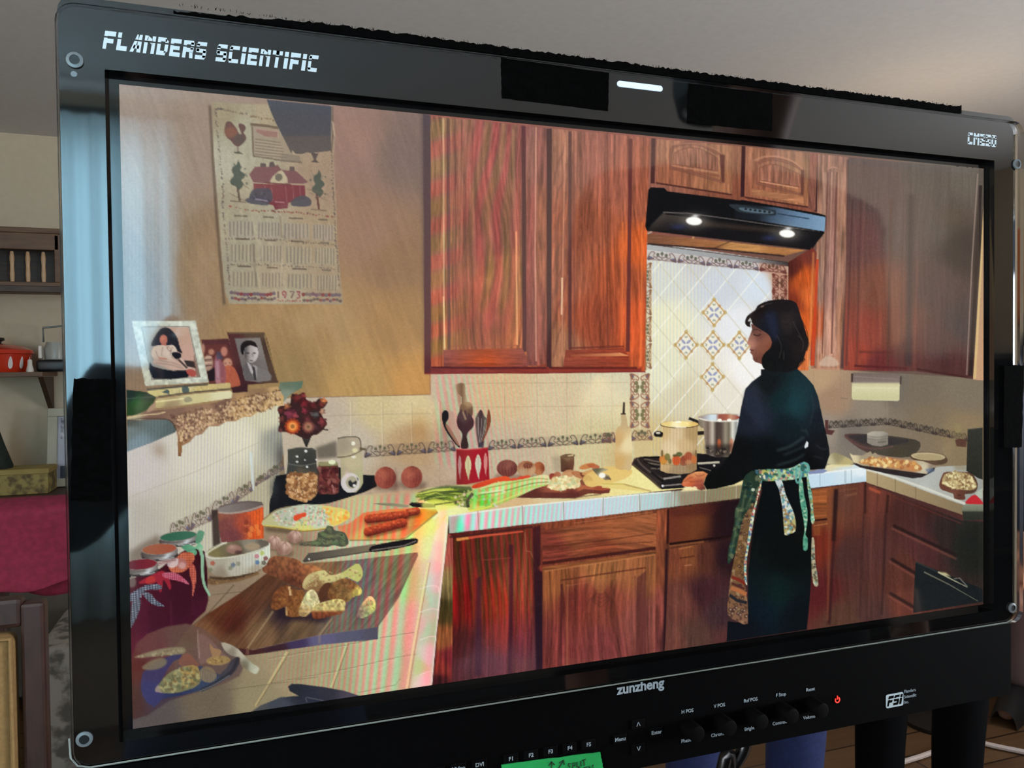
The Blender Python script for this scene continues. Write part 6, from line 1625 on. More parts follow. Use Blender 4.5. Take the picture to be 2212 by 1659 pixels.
# oval dish with flowers
fill(F((940, 1000), (1500, 900), (1530, 950), (1300, 1030), (1000, 1075), (930, 1060)), (112, 84, 54), 0.9, blur=1, piece='woven_mat', label='brown woven mat under the flowered dish')
speck(F((940, 1010), (1500, 920), (1480, 970), (1000, 1065)), 60, 1.8, [(84, 60, 40), (150, 116, 76)], 0.6, seed=75)
line(F((960, 985), (1100, 1000), (1300, 980), (1540, 890)), 5, (44, 32, 24), 0.7, sm=4, blur=1)
P_DISH = fill(F((918, 740), (940, 690), (1010, 640), (1150, 590), (1400, 552), (1570, 560), (1652, 600), (1648, 760), (1600, 850), (1500, 920), (1300, 965), (1120, 985), (1000, 950), (940, 870)), G((460, 1210, (164, 158, 140)), (500, 1230, (176, 172, 156)), (540, 1215, (190, 190, 176)), (570, 1200, (206, 214, 196)), (480, 1240, (140, 128, 108)), (550, 1230, (160, 150, 130))), piece='serving_dish', label='oval white dish with painted flowers', tex=lambda X, Y, c: c * (1 + 0.06 * np.sin(X * 0.92) * np.clip((X - 480) / 40, 0, 1))[..., None])
ell(*F((1285, 655))[0], 68, 16.5, G((460, 1195, (120, 110, 70)), (490, 1180, (110, 100, 74)), (540, 1175, (134, 128, 112)), (570, 1172, (96, 90, 80)), (510, 1190, (92, 78, 60))), rot=-9)
line(F((920, 745), (1000, 770), (1200, 755), (1450, 700), (1640, 625)), 3, (214, 212, 190), 0.8, sm=4)
line(F((930, 735), (960, 690), (1100, 610), (1160, 590)), 4, (222, 222, 200), 0.7, sm=4)
ell(*F((1240, 665))[0], 17, 10, (146, 108, 96), 0.95, blur=1)
ell(*F((1450, 635))[0], 17, 8, (156, 136, 110), 0.95, blur=1)
ell(*F((1290, 700))[0], 8, 4, (64, 42, 40), 0.7, blur=1)
soft(*F((1220, 640))[0], 8, 5, (190, 160, 140), 0.6)
for u, v, c_ in ((998, 825, (160, 74, 56)), (1230, 845, (84, 96, 116)), (1505, 815, (70, 106, 150)), (1560, 710, (170, 180, 90)), (1600, 770, (120, 60, 60)), (970, 900, (120, 120, 96)), (1200, 880, (120, 122, 100)), (1580, 820, (80, 70, 60)), (1500, 745, (180, 110, 120)), (1290, 830, (130, 130, 110))):
    x_, y_ = F((u, v))[0]
    for j in range(5):
        ell(x_ + 3 * math.cos(j * 1.257), y_ + 3 * math.sin(j * 1.257), 2.6, 2.6, c_, 0.75, n=8)

# preserve jars with ribbons
P_PJ = fill(F((40, 1010), (380, 900), (640, 700), (760, 640), (905, 690), (935, 900), (948, 1250), (915, 1370), (790, 1480), (640, 1680), (500, 1900), (60, 2080)), G((300, 1300, (72, 12, 30)), (340, 1330, (62, 10, 30)), (400, 1300, (56, 10, 28)), (440, 1250, (50, 10, 22)), (300, 1400, (84, 18, 40)), (350, 1400, (64, 24, 52)), (380, 1210, (58, 8, 20)), (430, 1320, (64, 14, 34))), piece='preserve_jar', label='jars of dark red preserve in the corner')
line(F((520, 1250), (530, 1600)), 3, (92, 34, 56), 0.5, blur=1)
line(F((770, 1250), (780, 1420)), 2, (84, 30, 46), 0.5, blur=1)
fill(F((50, 1300), (260, 1230), (280, 1560), (60, 1700)), (76, 16, 38), 0.7, blur=3)
def lid(cx_, cy_, rx_, ry_, rot, top, lab, dark=0.0):
    ell(cx_ + 1, cy_ + ry_ * 1.25, rx_ + 3, ry_ * 1.15, (52, 48, 46), rot=rot)
    i = ell(cx_, cy_ + ry_ * 0.8, rx_ + 3, ry_ * 1.2, LG((cx_ - rx_, 0), (70, 62, 58), (cx_ + rx_, 0), (120, 112, 108), (0.55, (140, 136, 132)), (0.72, (206, 210, 212)), (0.86, (120, 122, 122))), rot=rot, piece='jar_lid', label=lab)
    ell(cx_ + 2, cy_ + ry_ * 0.45, rx_ + 2, ry_ * 1.1, LG((cx_ - rx_, 0), (84, 74, 68), (cx_ + rx_, 0), (110, 104, 100), (0.6, (110, 106, 104)), (0.75, (190, 192, 194))), rot=rot)
    ell(cx_, cy_, rx_ + 2, ry_ + 1, (140, 130, 120), rot=rot)
    ell(cx_, cy_, rx_, ry_, top, rot=rot)
    line([(cx_ + rx_ * math.cos(t) * 1.0, cy_ + ry_ * 1.4 + ry_ * math.sin(t)) for t in np.linspace(0.35, 2.2, 10)], 2, (40, 36, 36), 0.7)
    line([(cx_ + rx_ * math.cos(t) * 1.0, cy_ + ry_ * 1.05 + ry_ * math.sin(t)) for t in np.linspace(0.5, 1.6, 10)], 2.4, (226, 228, 230), 0.6)
fill(F((40, 700), (200, 600), (380, 500), (420, 600), (220, 780), (50, 850)), (112, 98, 84), 0.8, blur=5)
lid(385, 1158, 39, 9.5, -6, LG((345, 0), (44, 92, 70), (425, 0), (58, 104, 82)), 'green jar lid')
fill(F((830, 460), (900, 470), (880, 560), (840, 600), (800, 590)), (86, 138, 108), 0.95, sm=3)
fill(F((640, 640), (720, 610), (800, 640), (840, 590), (890, 640), (860, 680), (800, 660), (820, 710), (760, 750), (700, 690)), LG((391, 1185), (70, 130, 100), (440, 1190), (130, 190, 150)), sm=3)
line(F((850, 640), (880, 760), (880, 900), (900, 1060), (965, 1195)), 8, (140, 184, 150), 0.95, sm=5, w2=5)
line(F((700, 690), (790, 665), (800, 710), (760, 745)), 2, (60, 110, 84), 0.6, sm=4)
lid(344, 1186, 37, 11, -4, LG((305, 0), (150, 92, 66), (380, 0), (156, 78, 56)), 'copper jar lid')
def gingham(pts, c1, c2, s=2.6, lab=None):
    def tex(X, Y, c):
        k = ((np.sin(X * 6.283 / (s * 2)) > 0).astype(np.float32) + (np.sin(Y * 6.283 / (s * 2)) > 0)) / 2
        return np.array(c1, np.float32) * (1 - k[..., None]) + np.array(c2, np.float32) * k[..., None]
    return fill(pts, c1, sm=3, tex=tex, piece='gift_ribbon' if lab else None, label=lab)
gingham(F((580, 770), (660, 700), (770, 710), (790, 780), (720, 880), (640, 930), (540, 930), (500, 860)), (150, 68, 46), (206, 116, 84), lab='orange gingham ribbon round a jar')
ell(*F((640, 830))[0], 13, 12, (160, 104, 100), 0.8, rot=30)
ell(*F((650, 850))[0], 8, 7, (206, 170, 166), 0.6, blur=1)
gingham(F((730, 830), (790, 850), (808, 960), (800, 1080), (762, 1225), (770, 1100), (740, 960)), (150, 62, 50), (204, 110, 90))
fill(F((480, 850), (510, 800), (600, 770), (600, 840), (540, 880)), (206, 196, 196), 0.8, sm=3)
fill(F((370, 800), (600, 760), (580, 800), (370, 860)), (170, 140, 136), 0.8)
line(F((370, 830), (580, 785)), 1.5, (110, 60, 66), 0.6)
lid(304, 1219, 35, 11, -5, LG((270, 0), (92, 24, 40), (335, 0), (120, 34, 44)), 'dark red jar lid')
fill(F((160, 1040), (300, 960), (420, 910), (480, 960), (520, 1060), (510, 1130), (440, 1010), (420, 1130), (390, 1150), (360, 1040), (200, 1060)), (150, 34, 50), 0.95, sm=3, piece='gift_ribbon', label='red ribbon round a jar')
gingham(F((430, 940), (540, 930), (640, 970), (735, 1070), (620, 1030), (450, 990)), (150, 40, 64), (196, 120, 140), 2.2)
fill(F((250, 990), (330, 970), (340, 1050), (240, 1060)), (190, 60, 50), 0.6, sm=2)
gingham(F((50, 1190), (130, 1130), (260, 1070), (400, 1070), (410, 1120), (260, 1130), (190, 1160), (180, 1220), (60, 1260)), (26, 30, 44), (150, 156, 170), 1.9, lab='black and white gingham ribbon round the front jar')
gingham(F((190, 1150), (290, 1170), (350, 1240), (450, 1315), (330, 1300), (240, 1230)), (20, 22, 34), (140, 146, 160), 1.9)
gingham(F((90, 1250), (180, 1240), (150, 1400), (60, 1570), (55, 1480)), (22, 24, 36), (150, 156, 166), 1.9)
ell(*F((80, 1040))[0], 9, 12, (112, 104, 92), 0.8, blur=1)

# bowl of scraps at the bottom left
H = crop(270, 1290, 5.267)
fill(H((70, 700), (250, 420), (700, 300), (1000, 430), (1300, 700), (1300, 900), (900, 1060), (500, 1180), (70, 1400)), G((300, 1450, (84, 36, 32)), (330, 1400, (100, 60, 56)), (400, 1390, (96, 74, 62)), (450, 1380, (104, 76, 64)), (330, 1500, (64, 50, 64)), (430, 1420, (96, 72, 66)), (480, 1420, (92, 74, 70)), (290, 1510, (70, 40, 32))), 0.9, sm=2, blur=1, piece='scrap_bowl', label='dark blue bowl of bread scraps at the lower left')
P_BWL = len(PIECES) - 1
fill(H((340, 1080), (500, 800), (620, 700), (860, 780), (1080, 880), (1210, 720), (1290, 680), (1300, 760), (1200, 900), (1000, 990), (860, 1060), (600, 1130), (420, 1160), (330, 1250), (200, 1120), (200, 860), (430, 700), (640, 640), (640, 760), (500, 900)), G((340, 1460, (58, 52, 92)), (330, 1490, (54, 54, 100)), (380, 1500, (40, 50, 84)), (450, 1485, (46, 62, 90)), (500, 1440, (60, 58, 68)), (510, 1420, (54, 50, 54))), 0.9, sm=2, piece=P_BWL)
fill(H((110, 680), (250, 630), (450, 580), (670, 570), (670, 640), (470, 660), (150, 690)), (134, 124, 96), 0.9, sm=2, blur=1)
fill(H((190, 800), (300, 720), (420, 690), (480, 730), (420, 800), (280, 830)), (120, 108, 84), 0.85, sm=3, blur=1)
speck(H((130, 680), (650, 580), (660, 650), (200, 690)), 40, 2.4, [(160, 150, 116), (112, 96, 72)], 0.6, seed=81)
fill(H((610, 760), (650, 660), (740, 645), (800, 720), (850, 780), (720, 830)), (124, 80, 64), 0.9, sm=2)
P_SCR = fill(H((340, 1070), (380, 1000), (480, 880), (580, 820), (700, 780), (830, 790), (850, 980), (700, 1060), (520, 1095)), G((360, 1490, (112, 112, 84)), (390, 1470, (124, 118, 84)), (420, 1450, (150, 124, 72)), (400, 1490, (112, 112, 76))), piece='bread_crumbs', label='greenish heap of shredded scraps in the bowl', sm=2)
speck(H((360, 1060), (480, 890), (700, 790), (830, 810), (840, 970), (540, 1080)), 170, 2.6, [(160, 156, 110), (90, 92, 66), (176, 146, 84), (130, 132, 96), (104, 84, 56)], 0.7, seed=82, elong=1.8)
ell(*H((940, 880))[0], 19, 17, (130, 112, 84), 0.75, rot=30)
for k in range(7):
    line(H((860 + 30 * k, 960), (880 + 26 * k, 820 + 10 * k)), 1.4, (160, 140, 100), 0.4, sm=2)
fill(H((340, 1060), (370, 990), (400, 1060), (430, 1090), (350, 1080)), (150, 130, 130), 0.7)
fill(H((830, 420), (960, 470), (1080, 600), (1180, 700), (1100, 780), (920, 750), (840, 740)), (120, 92, 84), 0.8, sm=2, blur=1)
fill(H((960, 520), (1010, 580), (1090, 600), (1080, 660), (1000, 690)), (150, 116, 80), 0.9, sm=2)
ell(*H((1060, 720))[0], 26, 10, (150, 124, 76), 0.9, rot=-4)
speck(H((930, 740), (1060, 670), (1190, 700), (1100, 770)), 40, 1.6, [(176, 146, 92), (110, 86, 52)], 0.7, seed=83)
line(H((830, 370), (835, 560), (850, 700)), 2, (170, 150, 140), 0.6)
line(H((860, 1060), (1010, 990), (1200, 860), (1260, 760), (1290, 690)), 8, (44, 42, 48), 0.85, sm=4)
line(H((860, 1065), (1010, 1000), (1190, 890)), 2, (130, 140, 150), 0.6, sm=4)
P_HAN = fill(H((1095, 515), (1180, 530), (1290, 590), (1380, 690), (1460, 760), (1525, 800), (1510, 855), (1470, 872), (1380, 820), (1320, 770), (1310, 680), (1270, 680), (1200, 660), (1130, 600)), G((490, 1395, (164, 156, 136)), (520, 1410, (176, 170, 150)), (545, 1440, (170, 170, 146)), (530, 1440, (110, 104, 84)), (555, 1448, (190, 190, 168)), (500, 1410, (130, 120, 106))), piece='jug_handle', label='pale curved handle rising from the bowl', sm=2)
# black chair arm at the bottom edge
fill([(622, 1483), (630, 1477), (649, 1477.6), (700, 1484), (743, 1492), (774, 1502), (800, 1520), (560, 1560), (540, 1540), (562, 1524), (580, 1517), (606, 1506), (645, 1503), (626, 1493)], G((640, 1485, (36, 38, 48)), (700, 1495, (46, 46, 56)), (760, 1505, (70, 64, 74)), (600, 1520, (62, 66, 76)), (560, 1530, (74, 74, 76)), (680, 1510, (40, 42, 56))), piece='chair_back', label='dark curved chair back at the lower edge')
line([(661, 1507), (662, 1516)], 2, (110, 104, 110), 0.7)
line([(662, 1506), (700, 1514)], 1.8, (120, 114, 116), 0.6)
# ---- things along the back of the worktop
E_ = crop(900, 800, 5.267)
# utensils in the red crock
soft(962, 930, 14, 50, (110, 84, 60), 0.35)
def part(pts, col, lab, name='wooden_spoon', sm=3, **kw):
    return fill(E_(*pts), col, piece=name, label=lab, sm=sm, **kw)
fill(E_((440, 170), (500, 150), (510, 360), (480, 420)), (140, 108, 78), 0.6, blur=2)
part(((455, 160), (545, 150), (555, 270), (580, 380), (520, 400), (510, 300), (470, 260)), LG((987, 0), (150, 120, 90), (1008, 0), (186, 158, 124), (0.5, (120, 90, 66))), 'pale wooden spatula rising above the other utensils', 'wooden_spatula', sm=2)
part(((350, 470), (420, 480), (440, 600), (510, 760), (500, 850), (460, 780), (400, 620)), (186, 150, 132), 'pale spoon in the red crock', 'wooden_spoon')
part(((285, 520), (300, 470), (330, 453), (360, 480), (362, 550), (330, 620), (400, 740), (490, 860), (470, 870), (380, 760), (310, 640)), (24, 20, 24), 'black ladle leaning left out of the red crock', 'ladle')
fill(E_((330, 640), (345, 610), (420, 720), (480, 830), (470, 860), (400, 760)), (150, 104, 84), 0.9, sm=2)
part(((485, 430), (510, 380), (560, 358), (620, 375), (640, 440), (620, 540), (500, 520)), G((1000, 880, (120, 90, 66)), (1010, 872, (170, 140, 102)), (1018, 890, (104, 76, 60))), 'round wooden spoon in the middle of the crock')
part(((455, 580), (470, 500), (510, 440), (525, 480), (555, 450), (580, 520), (590, 480), (625, 520), (652, 580), (640, 650), (590, 700), (570, 760), (590, 880), (500, 880), (520, 730), (470, 650)), G((1000, 905, (84, 60, 62)), (1012, 920, (66, 40, 44)), (990, 915, (58, 34, 38)), (1005, 960, (54, 36, 36))), 'dark wooden spoon with prongs in the crock', 'slotted_spoon')
line(E_((525, 470), (560, 560)), 4, (176, 146, 110), 0.7)
part(((665, 600), (680, 520), (730, 445), (770, 520), (800, 560), (780, 700), (740, 850), (700, 850)), LG((1026, 0), (120, 104, 96), (1052, 0), (110, 112, 92), (0.5, (66, 44, 48))), 'balloon whisk and server at the right of the crock', 'whisk')
for k in range(6):
    line(E_((680 + 20 * k, 520 + 8 * k), (690 + 14 * k, 700), (720, 860)), 1.5, (196, 190, 180) if k % 2 else (70, 58, 58), 0.6, sm=4)
part(((800, 520), (820, 440), (845, 540), (830, 640), (780, 760), (740, 860), (735, 830), (790, 680)), (128, 66, 44), 'reddish wooden spoon at the right of the crock')
fill(E_((700, 830), (770, 800), (760, 880), (700, 880)), (50, 48, 60), 0.8)
# crock
soft(1040, 1045, 60, 9, (120, 84, 66), 0.5)
P_CRK = fill(E_((450, 895), (560, 905), (700, 895), (810, 878), (822, 1060), (830, 1240), (700, 1270), (560, 1300), (455, 1300)), LG((985, 0), (128, 30, 34), (1057, 0), (150, 22, 34), (0.3, (150, 36, 40)), (0.6, (164, 24, 40))), piece='utensil_crock', label='red enamel crock with pale leaf shapes holding utensils')
line(E_((450, 897), (560, 906), (700, 896), (810, 880)), 3, (190, 60, 60), 0.7)
for u, w_, v0, v1, c_ in ((490, 20, 965, 1250, (186, 138, 132)), (586, 37, 965, 1255, (204, 196, 150)), (700, 36, 952, 1240, (206, 200, 176)), (784, 22, 935, 1210, (214, 140, 132))):
    fill(E_((u, v0), (u + w_, v0 + (v1 - v0) * 0.36), (u + w_ * 0.35, v0 + (v1 - v0) * 0.8), (u + 8, v1), (u - w_ * 0.3, v0 + (v1 - v0) * 0.8), (u - w_, v0 + (v1 - v0) * 0.36)), c_, sm=3)
    line(E_((u, v0 + 30), (u + 5, v1 - 10)), 1.3, tuple(v * 0.72 for v in c_), 0.6)
    line(E_((u + w_ * 0.5, v0 + 60), (u + w_ * 0.3, v1 - 80)), 2, (180, 206, 180) if u == 700 else c_, 0.5)
# onions on the right of the crock
fill(E_((900, 1180), (1440, 1190), (1460, 1230), (880, 1240)), (96, 66, 54), 0.5, blur=3)
P_O3 = ell(1164, 1012, 12.5, 14.5, G((1158, 1008, (176, 96, 60)), (1172, 1014, (120, 52, 34)), (1166, 1018, (190, 130, 84))), piece='onion', label='brown onion behind the cut onion')
P_O1 = ell(1095.5, 1011.5, 22.5, 18.5, G((1088, 1004, (120, 66, 58)), (1106, 1012, (92, 42, 40)), (1090, 1022, (104, 50, 44)), (1100, 1008, (150, 92, 76))), piece='onion', label='dark red onion right of the crock')
P_O2 = ell(1137, 1012.5, 20.5, 17, G((1130, 1020, (180, 150, 116)), (1142, 1006, (150, 92, 60)), (1150, 1016, (196, 156, 116)), (1128, 1004, (170, 110, 78))), piece='onion', label='peeled onion between two others')
fill([(1130, 1003), (1138, 999), (1150, 1003), (1146, 1011), (1132, 1011)], (104, 44, 32), 0.8, sm=3)
for k in (-2, -1, 0, 1, 2):
    line([(1095 + 3 * k, 995), (1095 + 7 * k, 1012), (1096 + 5 * k, 1028)], 1.2, (160, 100, 84), 0.4, sm=4)
    line([(1137 + 3 * k, 1000), (1137 + 6 * k, 1014), (1138 + 4 * k, 1028)], 1.2, (214, 184, 146), 0.4, sm=4)
# small jar with a lid
fill(E_((1540, 980), (1640, 970), (1650, 1160), (1560, 1150)), (150, 134, 112), 0.5, blur=3)
P_SJ = fill(E_((1635, 975), (1700, 950), (1790, 955), (1792, 1060), (1780, 1140), (1700, 1165), (1640, 1150)), G((1215, 1000, (92, 62, 46)), (1235, 1005, (104, 66, 50)), (1225, 985, (140, 110, 78)), (1225, 1015, (84, 50, 38))), piece='spice_jar', label='small brown spice jar by the wall')
fill(E_((1635, 978), (1700, 950), (1795, 956), (1788, 985), (1700, 1000), (1640, 995)), (112, 84, 62), sm=2)
line(E_((1720, 975), (1785, 965)), 3, (222, 200, 150), 0.8)
# cutting board with garlic
P_GB = fill(E_((1120, 1440), (1230, 1370), (1400, 1300), (1700, 1280), (2000, 1310), (2180, 1320), (2205, 1350), (2190, 1395), (2100, 1405), (1960, 1400), (1880, 1430), (1800, 1450), (1300, 1450)), G((1140, 1068, (92, 44, 36)), (1200, 1055, (170, 96, 66)), (1260, 1055, (176, 100, 66)), (1305, 1055, (158, 74, 50)), (1200, 1072, (104, 50, 42)), (1240, 1073, (100, 46, 40))), piece='cutting_board', label='dark red board with chopped garlic and a handle')
fill(E_((1120, 1440), (1300, 1385), (1800, 1395), (1900, 1350), (2100, 1370), (2205, 1355), (2190, 1395), (2100, 1405), (1960, 1400), (1880, 1430), (1800, 1450), (1300, 1450)), (92, 44, 38), 0.75)
line(E_((1130, 1445), (1800, 1455), (1890, 1435), (2100, 1410)), 2, (60, 30, 26), 0.6)
for u, v, rx_, ry_, c_, a_ in ((1550, 1210, 9, 8, (140, 50, 40), 0), (1600, 1190, 8, 7, (170, 100, 70), 0), (1720, 1180, 14, 9, (196, 140, 96), -20), (1850, 1190, 18, 7, (176, 110, 70), 20), (1930, 1210, 16, 6, (110, 54, 38), 30), (1910, 1270, 11, 7, (120, 64, 46), 0), (1980, 1290, 14, 7, (222, 190, 120), 10), (1940, 1090, 18, 6, (196, 120, 66), -15), (2010, 1090, 14, 5, (180, 96, 60), 10), (1990, 1160, 22, 6, (206, 150, 90), -10)):
    ell(*E_((u, v))[0], rx_, ry_, c_, 0.9, rot=a_, n=14)
fill(E_((1490, 1330), (1520, 1270), (1560, 1220), (1700, 1210), (1840, 1240), (1850, 1330), (1700, 1350), (1600, 1370)), (224, 206, 140), 0.9, sm=2, piece='chopped_garlic', label='pale heap of chopped garlic on the dark red board')
speck(E_((1490, 1330), (1560, 1220), (1700, 1210), (1850, 1250), (1850, 1330), (1620, 1370)), 150, 2.6, [(246, 236, 184), (206, 180, 120), (226, 214, 160), (190, 200, 150), (240, 206, 160)], 0.85, seed=91, elong=1.3)
# garlic press and the things left of the oil bottle
fill([(1260, 1030), (1300, 1010), (1330, 1008), (1366, 1016), (1350, 1034), (1300, 1048), (1270, 1050)], (226, 190, 110), 0.85, sm=3, piece='paper_bag', label='yellow paper crumpled on the worktop')
P_GP = fill(E_((1990, 1120), (2120, 1110), (2180, 1130), (2100, 1160), (2190, 1200), (2212, 1240), (2150, 1250), (2060, 1200)), G((1290, 1015, (96, 92, 70)), (1300, 1026, (206, 196, 160)), (1310, 1035, (120, 104, 80))), piece='garlic_press', label='shiny metal garlic press')
ell(*E_((2110, 1195))[0], 7, 6, (246, 244, 230))
line(E_((2150, 1210), (2212, 1245)), 3, (90, 78, 60), 0.8)
Q = crop(1300, 780, 5.267)
fill(Q((0, 1380), (250, 1390), (420, 1440), (560, 1480), (420, 1480), (0, 1440)), (228, 206, 126), 0.9, piece='press_handle', label='long pale handle lying on the worktop')
line(Q((0, 1395), (240, 1400), (430, 1450)), 2.5, (190, 170, 80), 0.7)
line(Q((250, 1400), (560, 1480)), 3, (176, 150, 96), 0.7)
# carrots, greens, celery
P_CAR = fill(E_((625, 1320), (700, 1280), (850, 1235), (980, 1205), (1050, 1215), (1060, 1260), (930, 1280), (800, 1310), (660, 1345)), LG((0, 1030), (226, 84, 44), (0, 1055), (200, 60, 30)), piece='carrots', label='orange carrots behind the celery', sm=2)
for u, v in ((1100, 1245), (1190, 1225), (1250, 1215)):
    ell(*E_((u, v))[0], 9, 4, (214, 66, 40), 0.9, rot=-10)
fill(E_((0, 1400), (180, 1340), (350, 1310), (560, 1320), (620, 1330), (600, 1400), (200, 1420)), (60, 74, 40), 0.8, sm=2, blur=1)
P_GRN = fill(E_((-20, 1430), (150, 1370), (330, 1340), (500, 1340), (640, 1360), (640, 1500), (560, 1560), (440, 1540), (200, 1530), (100, 1480)), G((910, 1075, (150, 160, 50)), (950, 1065, (110, 130, 44)), (980, 1070, (150, 170, 50)), (1010, 1080, (120, 130, 80)), (940, 1090, (190, 196, 60)), (1000, 1060, (80, 96, 44))), piece='leafy_greens', label='bunch of green leaves in front of the red crock')
for k in range(34):
    a0_ = E_((-20 + rs.uniform(0, 120), 1400 + rs.uniform(0, 90)))[0]
    b0_ = E_((300 + rs.uniform(0, 330), 1340 + rs.uniform(0, 180)))[0]
    line([a0_, ((a0_[0] + b0_[0]) / 2, (a0_[1] + b0_[1]) / 2 - 4), b0_], rs.uniform(1.6, 4), [(196, 206, 80), (90, 112, 40), (60, 72, 36), (214, 222, 110), (130, 150, 60)][rs.randint(5)], 0.7, sm=4)
fill(E_((100, 1490), (330, 1480), (560, 1500), (440, 1560), (230, 1600), (60, 1560)), (232, 236, 110), 0.7, sm=2, blur=2)
line(E_((200, 1530), (400, 1500), (560, 1470)), 3, (70, 72, 34), 0.7)
speck(E_((440, 1400), (640, 1360), (640, 1560), (440, 1560)), 46, 2.4, [(236, 190, 160), (196, 206, 120), (60, 60, 40), (230, 214, 190), (120, 150, 60)], 0.7, seed=93)
P_CEL = fill(E_((560, 1420), (640, 1360), (760, 1330), (930, 1270), (1090, 1255), (1200, 1240), (1340, 1205), (1440, 1185), (1500, 1200), (1512, 1250), (1490, 1300), (1340, 1350), (1150, 1440), (960, 1520), (800, 1580), (640, 1600), (580, 1580), (620, 1500)), G((1030, 1065, (170, 190, 110)), (1040, 1085, (120, 190, 60)), (1080, 1060, (206, 214, 140)), (1110, 1050, (196, 206, 120)), (1140, 1045, (200, 214, 140)), (1180, 1035, (226, 214, 160)), (1100, 1080, (170, 190, 90)), (1030, 1098, (200, 206, 100))), piece='celery_bunch', label='bunch of celery stalks lying on the worktop', sm=2)
moire(E_((640, 1360), (1500, 1190), (1510, 1300), (640, 1600)), 1.5, only=[P_CEL])
for pts, c_, w_ in ((((740, 1350), (1000, 1300), (1340, 1235), (1500, 1240)), (120, 140, 50), 2.2), (((700, 1420), (1000, 1370), (1300, 1290), (1500, 1270)), (90, 120, 44), 2.5), (((700, 1400), (950, 1370), (1010, 1385)), (236, 240, 190), 4), (((680, 1480), (900, 1440), (1200, 1350), (1480, 1300)), (160, 206, 90), 4), (((660, 1560), (800, 1540), (1000, 1470), (1200, 1390)), (230, 230, 120), 3), (((900, 1280), (930, 1275), (720, 1350)), (220, 226, 150), 5)):
    line(E_(*pts), w_, c_, 0.65, sm=4)
for k in range(16):
    x_, y_ = E_((580 + rs.uniform(0, 330), 1390 + rs.uniform(0, 170)))[0]
    ell(x_, y_, rs.uniform(3, 8), rs.uniform(2, 4), [(100, 190, 60), (130, 214, 80), (60, 84, 44), (176, 206, 190), (214, 206, 196), (150, 220, 90)][rs.randint(6)], 0.7, rot=rs.uniform(0, 180), n=10)
line(E_((590, 1560), (580, 1480), (640, 1400)), 7, (44, 40, 30), 0.7, sm=3)
line(E_((600, 1600), (760, 1570), (860, 1540)), 4, (230, 226, 90), 0.8)

# ---- oil bottle, cooktop, pots
P_OIL = fill(Q((215, 605), (270, 605), (290, 700), (300, 745), (335, 780), (340, 1215), (270, 1235), (160, 1225), (150, 1100), (160, 790), (205, 740), (220, 690)), G((1345, 905, (196, 170, 126)), (1335, 950, (206, 168, 112)), (1355, 960, (232, 214, 166)), (1340, 1000, (206, 168, 106)), (1358, 1005, (206, 180, 130))), piece='oil_bottle', label='cream oil bottle with a thin dark spout', sm=2)
line(Q((252, 468), (250, 560), (246, 600)), 4, (44, 30, 26), 0.95, w2=5)
line(Q((215, 602), (272, 600)), 3, (50, 36, 30), 0.9)
P_HOB = fill(Q((385, 1100), (500, 1085), (680, 1090), (1090, 1050), (1260, 1060), (1560, 1090), (1600, 1250), (1200, 1320), (960, 1440), (680, 1460), (520, 1330), (355, 1190), (360, 1160)), G((1380, 1000, (40, 32, 30)), (1430, 1020, (30, 24, 24)), (1440, 1050, (26, 24, 26)), (1420, 1035, (52, 44, 42)), (1520, 1010, (20, 18, 20))), piece='cooktop', label='black gas cooktop with grates')
line(Q((355, 1180), (520, 1310), (670, 1450)), 5, (92, 74, 52), 0.6)
line(Q((400, 1110), (450, 1180), (560, 1270), (690, 1340)), 4, (90, 76, 70), 0.8, sm=3)
for a_, b_, w_, c_ in (((480, 1110), (660, 1150), 3, (110, 96, 84)), ((520, 1160), (660, 1180), 3, (120, 106, 92)), ((560, 1220), (665, 1225), 3, (110, 96, 86)), ((430, 1100), (660, 1090), 4, (12, 10, 12)), ((470, 1140), (640, 1220), 3, (14, 12, 12)), ((700, 1340), (900, 1310), 4, (170, 160, 150)), ((690, 1420), (910, 1400), 3, (150, 140, 132)), ((1090, 1165), (1340, 1150), 4.5, (222, 216, 190)), ((1090, 1200), (1290, 1260), 8, (14, 12, 14)), ((1110, 1210), (1240, 1245), 2, (130, 122, 112)), ((560, 1265), (700, 1370), 5, (16, 14, 14))):
    line(Q(a_, b_), w_, c_, 0.85)
ell(*Q((692, 1420))[0], 2.6, 2.6, (232, 232, 236))
ell(*Q((1278, 1188))[0], 2.4, 2.4, (220, 216, 210))
# steel stock pot
line(Q((990, 650), (1080, 685), (1120, 710)), 6, (24, 20, 20), 0.95)
fill(Q((1100, 660), (1160, 670), (1160, 760), (1110, 740)), (130, 116, 100), 0.9, sm=2)
fill(Q((1085, 800), (1160, 795), (1165, 835), (1090, 845)), (28, 20, 18), 0.95)
P_SP = fill(Q((1110, 640), (1200, 605), (1400, 600), (1560, 610), (1560, 700), (1500, 960), (1440, 1090), (1300, 1095), (1190, 1060), (1165, 860), (1150, 690)), LG((1520, 0), (150, 134, 118), (1596, 0), (206, 214, 214), (0.12, (110, 94, 84)), (0.25, (196, 184, 168)), (0.36, (70, 58, 52)), (0.5, (84, 70, 62)), (0.62, (150, 140, 120)), (0.72, (110, 100, 84)), (0.82, (220, 220, 206)), (0.92, (150, 150, 146))), piece='stock_pot', label='tall shiny steel stock pot behind the woman')
ell(*Q((1335, 640))[0], 45, 7.6, LG((1510, 0), (140, 120, 110), (1596, 0), (150, 70, 60), (0.3, (206, 222, 232)), (0.42, (210, 220, 226)), (0.5, (150, 84, 70)), (0.7, (170, 96, 76)), (0.8, (196, 150, 120))))
line(Q((1105, 650), (1200, 675), (1340, 685), (1560, 680)), 3, (236, 234, 220), 0.85, sm=3)
line(Q((1105, 645), (1200, 608), (1400, 600), (1560, 608)), 2, (190, 170, 150), 0.8, sm=3)
ell(*Q((1340, 672))[0], 5, 3, (255, 252, 236))
